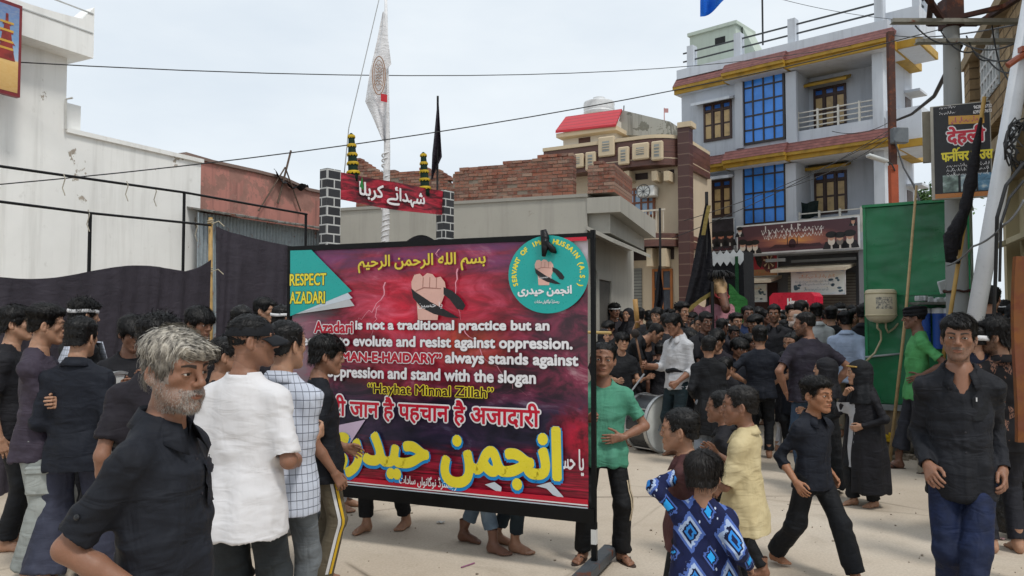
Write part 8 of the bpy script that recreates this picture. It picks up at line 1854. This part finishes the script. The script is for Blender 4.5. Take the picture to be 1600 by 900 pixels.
person(**stand(1290, 556, 7.1), label='girl in black headscarf and gown behind the walking boy', face='girl', hair=None, tone=T3, yaw=-95, top=KURTA, topm=GOWN, low=None, vox=.012, aR=dict(t=(-.1, -.25, 1.0)), aL=dict(t=(.2, -.1, .9)), extras=(hijab(BK[1]), skirt(GOWN, hem=.05, w=.15)), seed=38)
person(**stand(1344, 559, 6.6), label='girl in black headscarf with gold trim, hand at her mouth', face='girl', hair=None, tone=T3, yaw=-52, head=(-22, 4, 0), top=dict(KURTA, hem=.25), topm=BK[1], low=dict(JEANS, hem=.075), lowm=BK[0], vox=.0095, aR=dict(t=(-.03, -.2, 1.3), h=(-.6, 0, -1), pose='half'), aL=dict(t=(.16, -.12, .95), h=(.6, .5, 0)), feet=((-.07, -.08, -5), (.08, .08, 8)),
    extras=(hijab(BK[0], band=paint('#9a7a35', .5)), lambda i: gown_open(i), lambda i: patch(i, 'front_panel', cloth('#a9abb0'), -.075, .035, -.24 * i['H'], .2 * i['H'], False, .012, 8, 20)), seed=39)
# ---- the nearer children and men on the right
person(**stand(1266, 586, 4.85, .05), label='boy in black shirt with rolled sleeves striding barefoot in the middle of the street', face='boy', hair='quiff', hairscale=(1, 1, .97), tone='#9a6c50', yaw=48, head=(6, 2, 0), lean=3, top=dict(SHIRT, sleeve='rolled', hem=.46), topm=BK[3], low=dict(JEANS, thigh=.094, knee=.084, hem=.086), lowm=BK[0], vox=.0075, feet=((-.07, .36, 0, .02), (.07, -.36, 4)), aR=dict(t=(-.26, -.06, .8)), aL=dict(t=(.22, .0, .82)), seed=41)
person(**stand(1128, 597, 4.95), label='small boy in black shirt behind the boy in cream', face='boy', hair='crop', tone=T2, yaw=-100, top=SSHIRT, topm=BK[1], low=JEANS, lowm=BK[0], vox=.01, feet=((-.08, -.1, 0), (.08, .35, 5)), seed=42)
person(**stand(1160, 598, 4.1), label='boy in cream half-sleeve shirt with his arm out to a friend', face='boy', hair='crop', hairc='#15110f', tone=T2, yaw=-108, head=(14, 2, 0), top=dict(SSHIRT, hem=.38, loose=1.16, slen=.95, btn='#8a7a5a'), topm=cloth('#c2b289', var=.12, fade='#cfc29c'), low=dict(JEANS, thigh=.088), lowm=cloth('#0e0f13'), vox=.0075, aL=dict(t=(.13, -.3, 1.02), h=(.5, .8, -.6), pose='relax'), aR=dict(t=(-.2, -.28, 1.15)),
    extras=(stripes(paint('#c9c9c9', .7), .1, .006, 1, .33, .27, .03, 3),), seed=43)
person(**stand(1066, 633, 3.72), label='boy in maroon shirt seen from the side in front of the banner boy', face='boy', hair='crop', tone=T1, yaw=-96, head=(-4, 2, 0), top=dict(SSHIRT, hem=.42), topm=cloth('#4d2f30', fade='#6a4440'), low=JEANS, lowm=BK[0], vox=.008, seed=44)
person(**stand(1096, 701, 3.45), label='small child in blue diamond-patterned shirt from behind, elbow raised', face='boy', hair='bowl', hairc='#15100e', tone=T1, yaw=172, head=(-8, 2, 0), top=dict(TEE, sleeve='long', hem=.36, loose=1.34, flare=1.1, neck='band'), fat=1.12, topm=IK, low=JEANS, lowm=BK[0], vox=.0075, aL=dict(t=(.2, -.24, 1.5), h=(1, .1, .0), pose='relax'), aR=dict(t=(-.33, .02, .9)), seed=45)
def pocket15(i):
    s, H = i['s'], i['H']; patch(i, 'pocket', BK[0], .04 * s, .12 * s, .17 * H, .24 * H, False, .005)
    p = surf(i, .06 * s, .235 * H)
    if p is not None: MB().box(p + np.array((0, -.008, 0)), (.006, .006, .02)).build('pen', paint('#c9c9c9', .4), i['shirt_obj'])
person(**stand(1497, 488, 4.05, .06), label='lean man in untucked black shirt and dark blue jeans facing the camera', face='lean', hair='part', tone=T2, beard=.5, mou=1, beardc='#5d554d', yaw=10, head=(-12, 2, 2), top=dict(SHIRT, hem=.44, loose=1.1, open=.055, wr=1.3), fat=.86, topm=cloth('#17191f', wrinkle=.6, seed=9., fade='#1f2128'), low=dict(JEANS, thigh=.078, knee=.068, hem=.068), lowm=cloth('#141e38', fade='#20305a', wrinkle=.6), vox=.0075,
    feet=((-.05, .1, -5), (-.04, -.34, -20)), aR=dict(t=(-.175, -.1, .85), pose='relax', n=(.5, .85, 0)), aL=dict(t=(.19, .0, .83), pose='relax'), extras=(pocket15, whiskers('#57504a', 'lean', 900, .006, 3)), seed=46)
p16 = person(**stand(1560, 497, 5.3), label='bearded man in brown-printed black shirt carrying a small child', face='man', hair='wavy', tone=T3, beard=1.2, mou=1, yaw=-150, head=(52, 0, 0), top=dict(SSHIRT, loose=1.1), topm=FLO, low=JEANS, lowm=cloth('#22232a'), vox=.0095, aL=dict(t=(.12, -.3, 1.02), h=(.8, .4, -.4), pose='half', n=(0, 0, 1)), aR=dict(t=(-.1, -.34, 1.08), pose='half'), extras=(whiskers('#100e0d', 'man', 1200, .012, 4),), seed=47)
q = at(1526, 520, 5.35); person(loc=(q.x, q.y, .66), H=q.z - .66 + .045, label='small child with white headband and navy T-shirt carried in a man\'s arms', face='boy', hair='crop', tone=T3, yaw=-168, head=(40, 0, 0), top=TEE, topm=NAVY, low=JEANS, lowm=BK[1], vox=.0095, aL=dict(t=(.05, -.25, 1.3)), aR=dict(t=(-.36, -.05, 1.3), h=(-.3, .4, -.6)), feet=((-.16, -.2, 0, .1), (.16, -.2, 0, .1)), extras=(headband(WB, .03, .045),), seed=48)
person(**stand(1432, 477, 8.1), label='thin man in bright green T-shirt and black head wrap, hand on hip', face='lean', hair='fade', tone=T4, mou=1, beard=.2, yaw=-78, head=(-14, 2, 0), top=dict(TEE, hem=.44), topm=cloth('#4c9458', fade='#5ca366'), low=dict(JEANS, end=.12, hem=.085), lowm=cloth('#2b2d35', fade='#3a3c46'), vox=.0095, sandals=True, feet=((-.12, -.18, 0), (.1, .12, 10)), aL=dict(t=(.18, .0, 1.0), h=(.5, 1, 0), pose='flat', n=(-.8, .4, 0), f=(-.4, -.7, -.4)), aR=dict(t=(-.2, .0, .8)), extras=(wrap(cloth('#0e0f14')),), seed=49)
stp = at(1572, HOR, 8.0); tag(MB().box((stp.x + .1, stp.y + .4, .11), (1.5, 1.7, .22), R(-27), bev=.01).build('stone_step', plaster('step_concrete', '#9a9284')), 'low concrete step before the cream house at the right', 'step')
def cap_mesh():
    f = Field((-.12, -.13, .0), (.12, .15, .16), .005); f.ell((0, .016, .035), (.085, .104, .092)); f.D[:, :, f.ax[2] < .045] = .05; V, Q = f.mesh(); return np_mesh('skull_cap', V, Q)
for px, top_, d, yw, lab, kw in ((1549, 446, 7.6, 168, 'man in black T-shirt with black hair standing on the step by the white pipe', dict(hair='short')), (1569, 468, 8.1, 150, 'person in white round cap among those on the step at the right', dict(hair='fade', extras=(lambda i: link('skull_cap', cap_mesh(), i['root'], WB, i['HM']),))), (1588, 470, 7.7, -160, 'woman in black headscarf and patterned gown at the right edge', dict(hair=None, face='girl', extras=(hijab(BK[0]), skirt(FLO, hem=.03, w=.14))))):
    g = stand(px, top_, d); person(loc=(g['loc'][0], g['loc'][1], .22), H=min(1.72, g['H'] - .22), label=lab, tone=T1, yaw=yw, top=TEE if kw.get('face') != 'girl' else KURTA, topm=BK[1], low=JEANS, lowm=BK[0], vox=.013, near=False, seed=px, **kw)
# ================================================================ the crowd in front of the houses
def copy_tree(o, parent=None):
    c = o.copy(); COL.objects.link(c)
    if parent is not None: c.parent = parent
    for ch in [x for x in o.children]: copy_tree(ch, c)
    return c
proto = {}
CR = dict(near=False, vox=.014, loc=(0, 60, 0))
proto['tee'] = person(H=1.6, hair='short', tone=T1, top=TEE, topm=BK[0], low=JEANS, lowm=BK[1], seed=101, **CR)['root']
proto['shirt'] = person(H=1.65, face='lean', hair='part', mou=.8, beard=.3, tone=T2, top=dict(SSHIRT), topm=BK[2], low=JEANS, lowm=BK[0], seed=102, head=(8, 8, 0), aR=dict(t=(-.05, -.32, 1.02), pose='half'), aL=dict(t=(.06, -.33, 1.03), pose='half'), **CR)['root']
proto['fringe'] = person(H=1.5, face='boy', hair='fringe', tone=T3, top=TEE, topm=BK[1], low=JEANS, lowm=BK[0], seed=103, head=(-12, 10, 0), aR=dict(t=(-.12, -.3, 1.1)), **CR)['root']
proto['long'] = person(H=1.62, hair='quiff', tone=T1, beard=.4, mou=.6, top=dict(SHIRT), topm=BK[4], low=JEANS, lowm=BK[1], seed=104, head=(15, 4, 3), **CR)['root']
proto['band'] = person(H=1.6, hair='wavy', tone=T3, top=TEE, topm=BK[3], low=JEANS, lowm=BK[0], seed=105, head=(10, 6, 0), extras=(headband(WB),), **CR)['root']
proto['kid'] = person(H=1.2, face='boy', hair='bowl', tone=T3, top=TEE, topm=BK[0], low=JEANS, lowm=BK[1], seed=106, head=(0, 14, 0), aL=dict(t=(.1, -.3, 1.05)), **CR)['root']
proto['kidcrop'] = person(H=1.25, face='boy', hair='crop', tone=T2, top=dict(KURTA, hem=.32), topm=BK[4], low=JEANS, lowm=BK[0], seed=107, head=(-10, 10, 0), **CR)['root']
proto['beard'] = person(H=1.66, face='man', hair='short', tone=T2, beard=1.1, mou=1, top=dict(SSHIRT), topm=BK[1], low=JEANS, lowm=BK[0], seed=108, head=(0, 5, 0), fat=1.1, **CR)['root']
proto['cross'] = person(H=1.6, face='lean', hair='crop', tone=T1, mou=.6, top=dict(TEE), topm=BK[2], low=SLIM, lowm=BK[1], seed=109, head=(-15, 8, 0), aR=dict(t=(.1, -.24, 1.12), h=(-.8, .2, -.7), pose='half'), aL=dict(t=(-.1, -.26, 1.08), h=(.8, .2, -.7), pose='half'), **CR)['root']
proto['woman'] = person(H=1.52, face='girl', hair=None, tone=T3, top=KURTA, topm=BK[0], low=None, seed=110, extras=(hijab(BK[1]), skirt(BK[0], hem=.03, w=.14)), **CR)['root']
BASEH = dict(tee=1.6, shirt=1.65, fringe=1.5, long=1.62, band=1.6, kid=1.2, kidcrop=1.25, beard=1.66, cross=1.6, woman=1.52)
used = set(); rc = random.Random(77)
TONES = [T1, T2, T3, T4]
def crowd(kind, px, top_, d, yaw, lab, group=None, shirt=None, low=None, hairc=None, tone=None):
    o = proto[kind]; g = stand(px, top_, d)
    if kind in used: o = copy_tree(o)
    used.add(kind); k = max(.6, min(1.25, g['H'] / BASEH[kind])); o.location = g['loc']; o.rotation_euler = (0, 0, R(yaw) - math.atan2(g['loc'][0], g['loc'][1])); q = rc.uniform(.92, 1.12); o.scale = (k * q, k * q, k)
    tag(o, lab, 'person')
    if group: o['group'] = group
    elif 'group' in o: del o['group']
    if not shirt: shirt = rc.choice(BK)
    for c in o.children:
        b = c.name.split('.')[0]
        if b == 'shirt' and shirt:
            c.material_slots[0].link = 'OBJECT'; c.material_slots[0].material = shirt
            for cc in c.children:
                if cc.name.startswith('collar'): cc.material_slots[0].link = 'OBJECT'; cc.material_slots[0].material = shirt
        if b == 'trousers' and low: c.material_slots[0].material = low
        if b == 'hair' and hairc: c.material_slots[0].material = hairmat(hairc)
        if b == 'body' and not tone and kind != 'beard': tone = rc.choice(TONES)
        if b == 'body' and tone: c.material_slots[0].material = skin(tone, '#15110f', .3, .4, .2)
    return o
crowd('band', 959, 474, 15.5, 20, 'youth with white headband standing by the concrete house corner')
crowd('woman', 982, 480, 15.0, -30, 'black-clad person with covered head at the left end of the crowd')
b_ = stand(992, 488, 10.2); bend = person(loc=(b_['loc'][0] - .25, b_['loc'][1], 0), H=1.72, label='man in black shirt bending forward at the left of the crowd', hair='crop', tone=T1, yaw=82, lean=38, head=(0, 40, 0), top=SSHIRT, topm=BK[0], low=JEANS, lowm=BK[1], vox=.013, near=False, aR=dict(t=(-.15, -.62, .95)), aL=dict(t=(.15, -.6, .92)), seed=111)
i_ = person(**stand(1028, 479, 11.0), label='long-haired youth in black printed T-shirt raising a wooden club', face='girl', hair='long', tone=T3, yaw=-35, head=(10, 6, 0), top=TEE, topm=BK[0], low=JEANS, lowm=cloth('#b9c2d6'), vox=.013, near=False, aR=dict(t=(-.16, -.3, 1.45), h=(-.6, 0, -1), pose='grip'), extras=(chest_print(blot('#0f0f12', '#d0cfca', 14, .46)),), seed=112)
stick(i_, 0, (0, -.15, 1), .3, False, paint('#a9824a', .6), 'wooden_club', 'carved tan wooden club raised in the crowd', .035)
for a in (('tee', 1042, 489, 10.6, 200, 'dark-haired youth pressed beside the raised wooden club'), ('long', 1063, 472, 10.8, 30, 'tall man in black behind the white shirted youth'), ('kid', 1073, 512, 10.2, 60, 'child looking out behind the shoulder of the white shirt'), ('shirt', 1101, 486, 9.8, 18, 'man in black half-sleeve shirt looking down just left of the horse'), ('kid', 1121, 512, 9.6, -20, 'child with thick hair below the pink chest cloth'), ('cross', 1126, 496, 10.8, 150, 'youth in black seen from behind left of the black T-shirt back'),
    ('kid', 1134, 556, 8.6, -30, 'small child bending his head beside the boy in black kurta'), ('tee', 1030, 535, 10.0, 175, 'boy in black T-shirt seen from behind next to the white shirt'), ('fringe', 990, 532, 10.1, 60, 'boy with open mouth right behind the smiling boy'), ('woman', 943, 512, 11.5, 40, 'dark figure low down beside the bamboo pole'), ('fringe', 952, 500, 12.5, -20, 'dark-haired child between the headband youth and bamboo pole'),
    ('long', 1148, 489, 11.5, 10, 'smiling youth with cropped hair right of the green cloth'), ('beard', 1210, 475, 11.2, -6, 'heavy man in black shirt facing the street with hands together'), ('fringe', 1183, 490, 11.8, -30, 'boy with a long fringe left of the heavy man'), ('kid', 1152, 526, 9.6, 40, 'child with messy hair looking down left of the black T-shirt back'), ('fringe', 1168, 520, 9.8, 70, 'youth half hidden by the head of the stout boy'), ('kidcrop', 1240, 517, 9.2, -25, 'boy in black T-shirt between the stout boy and the bearded man'),
    ('cross', 1250, 468, 12.0, 150, 'black-haired youth behind the bald old man'), ('tee', 1299, 478, 12.0, 178, 'man in black with his back turned, left of the pale blue shirt'), ('long', 1337, 482, 11.0, -40, 'youth in profile right of the pale blue shirt'), ('beard', 1349, 474, 10.6, 175, 'man in navy T-shirt at the left side of the green kiosk')):
    crowd(a[0], *a[1:])
crowd('tee', 1168, 478, 13.0, 15, 'youth in blue shirt standing below the small blue notice', shirt=cloth('#1a2b4d'))
crowd('long', 1278, 474, 11.6, 190, 'man in white waistcoat-like shirt seen from behind beside the freezer', shirt=cloth('#b9bbba'))
crowd('long', 1323, 486, 10.4, 176, 'youth in pale blue shirt seen from behind near the kiosk', shirt=cloth('#a9b8d0'), low=cloth('#7d7463'))
person(**stand(1246, 482, 10.3), label='balding old man with white beard behind the bearded man\'s head', face='old', hair='bald', hairc='#b9b5ae', tone=T3, beard=1.2, mou=1, beardc='#d0ccc6', yaw=-85, top=SSHIRT, topm=BK[4], low=JEANS, lowm=BK[0], vox=.013, near=False, seed=113)
GB_ = 'people at the back of the crowd'
rs = random.Random(21); ks = ['tee', 'fringe', 'long', 'shirt', 'cross', 'band', 'beard', 'tee']
rows = [(1000, 482, 14), (1013, 484, 16), (1048, 482, 15), (1083, 486, 13), (1056, 494, 13.5), (1140, 482, 14.5), (1158, 486, 15), (1195, 486, 14.5), (1206, 480, 16), (1228, 484, 15), (1236, 476, 13.5), (1262, 478, 14.5), (1289, 482, 15.0), (1312, 476, 14), (1331, 478, 15), (1342, 484, 13), (1218, 490, 13.0), (1186, 480, 17), (1270, 484, 17), (970, 488, 16.5), (1093, 494, 11.5), (1138, 500, 12.3), (1068, 486, 17), (1303, 486, 17), (1176, 500, 12.6), (1225, 500, 12.2), (1317, 492, 12.4), (1018, 498, 12.6)]
for j, (px, t_, d) in enumerate(rows):
    k = ks[j % len(ks)]; crowd(k, px, t_ + rs.uniform(-2, 2), d, rs.choice((0, 20, -30, 60, -70, 150, 190, 175)), 'dark-haired person in black standing at the back of the crowd, head just showing', GB_, tone=TONES[j % 4])
for k, (px, t_, d) in zip(('fringe', 'tee', 'shirt', 'cross', 'kidcrop'), ((1014, 516, 10.8), (1062, 520, 11.0), (1146, 508, 11.2), (1086, 500, 12.0), (1210, 508, 12.0))): crowd(k, px, t_, d, rs.choice((10, -40, 160)), 'dark-haired person in black packed between others in the middle of the crowd', 'people packed in the middle of the crowd')
for k in proto:
    if k not in used: raise RuntimeError(k)
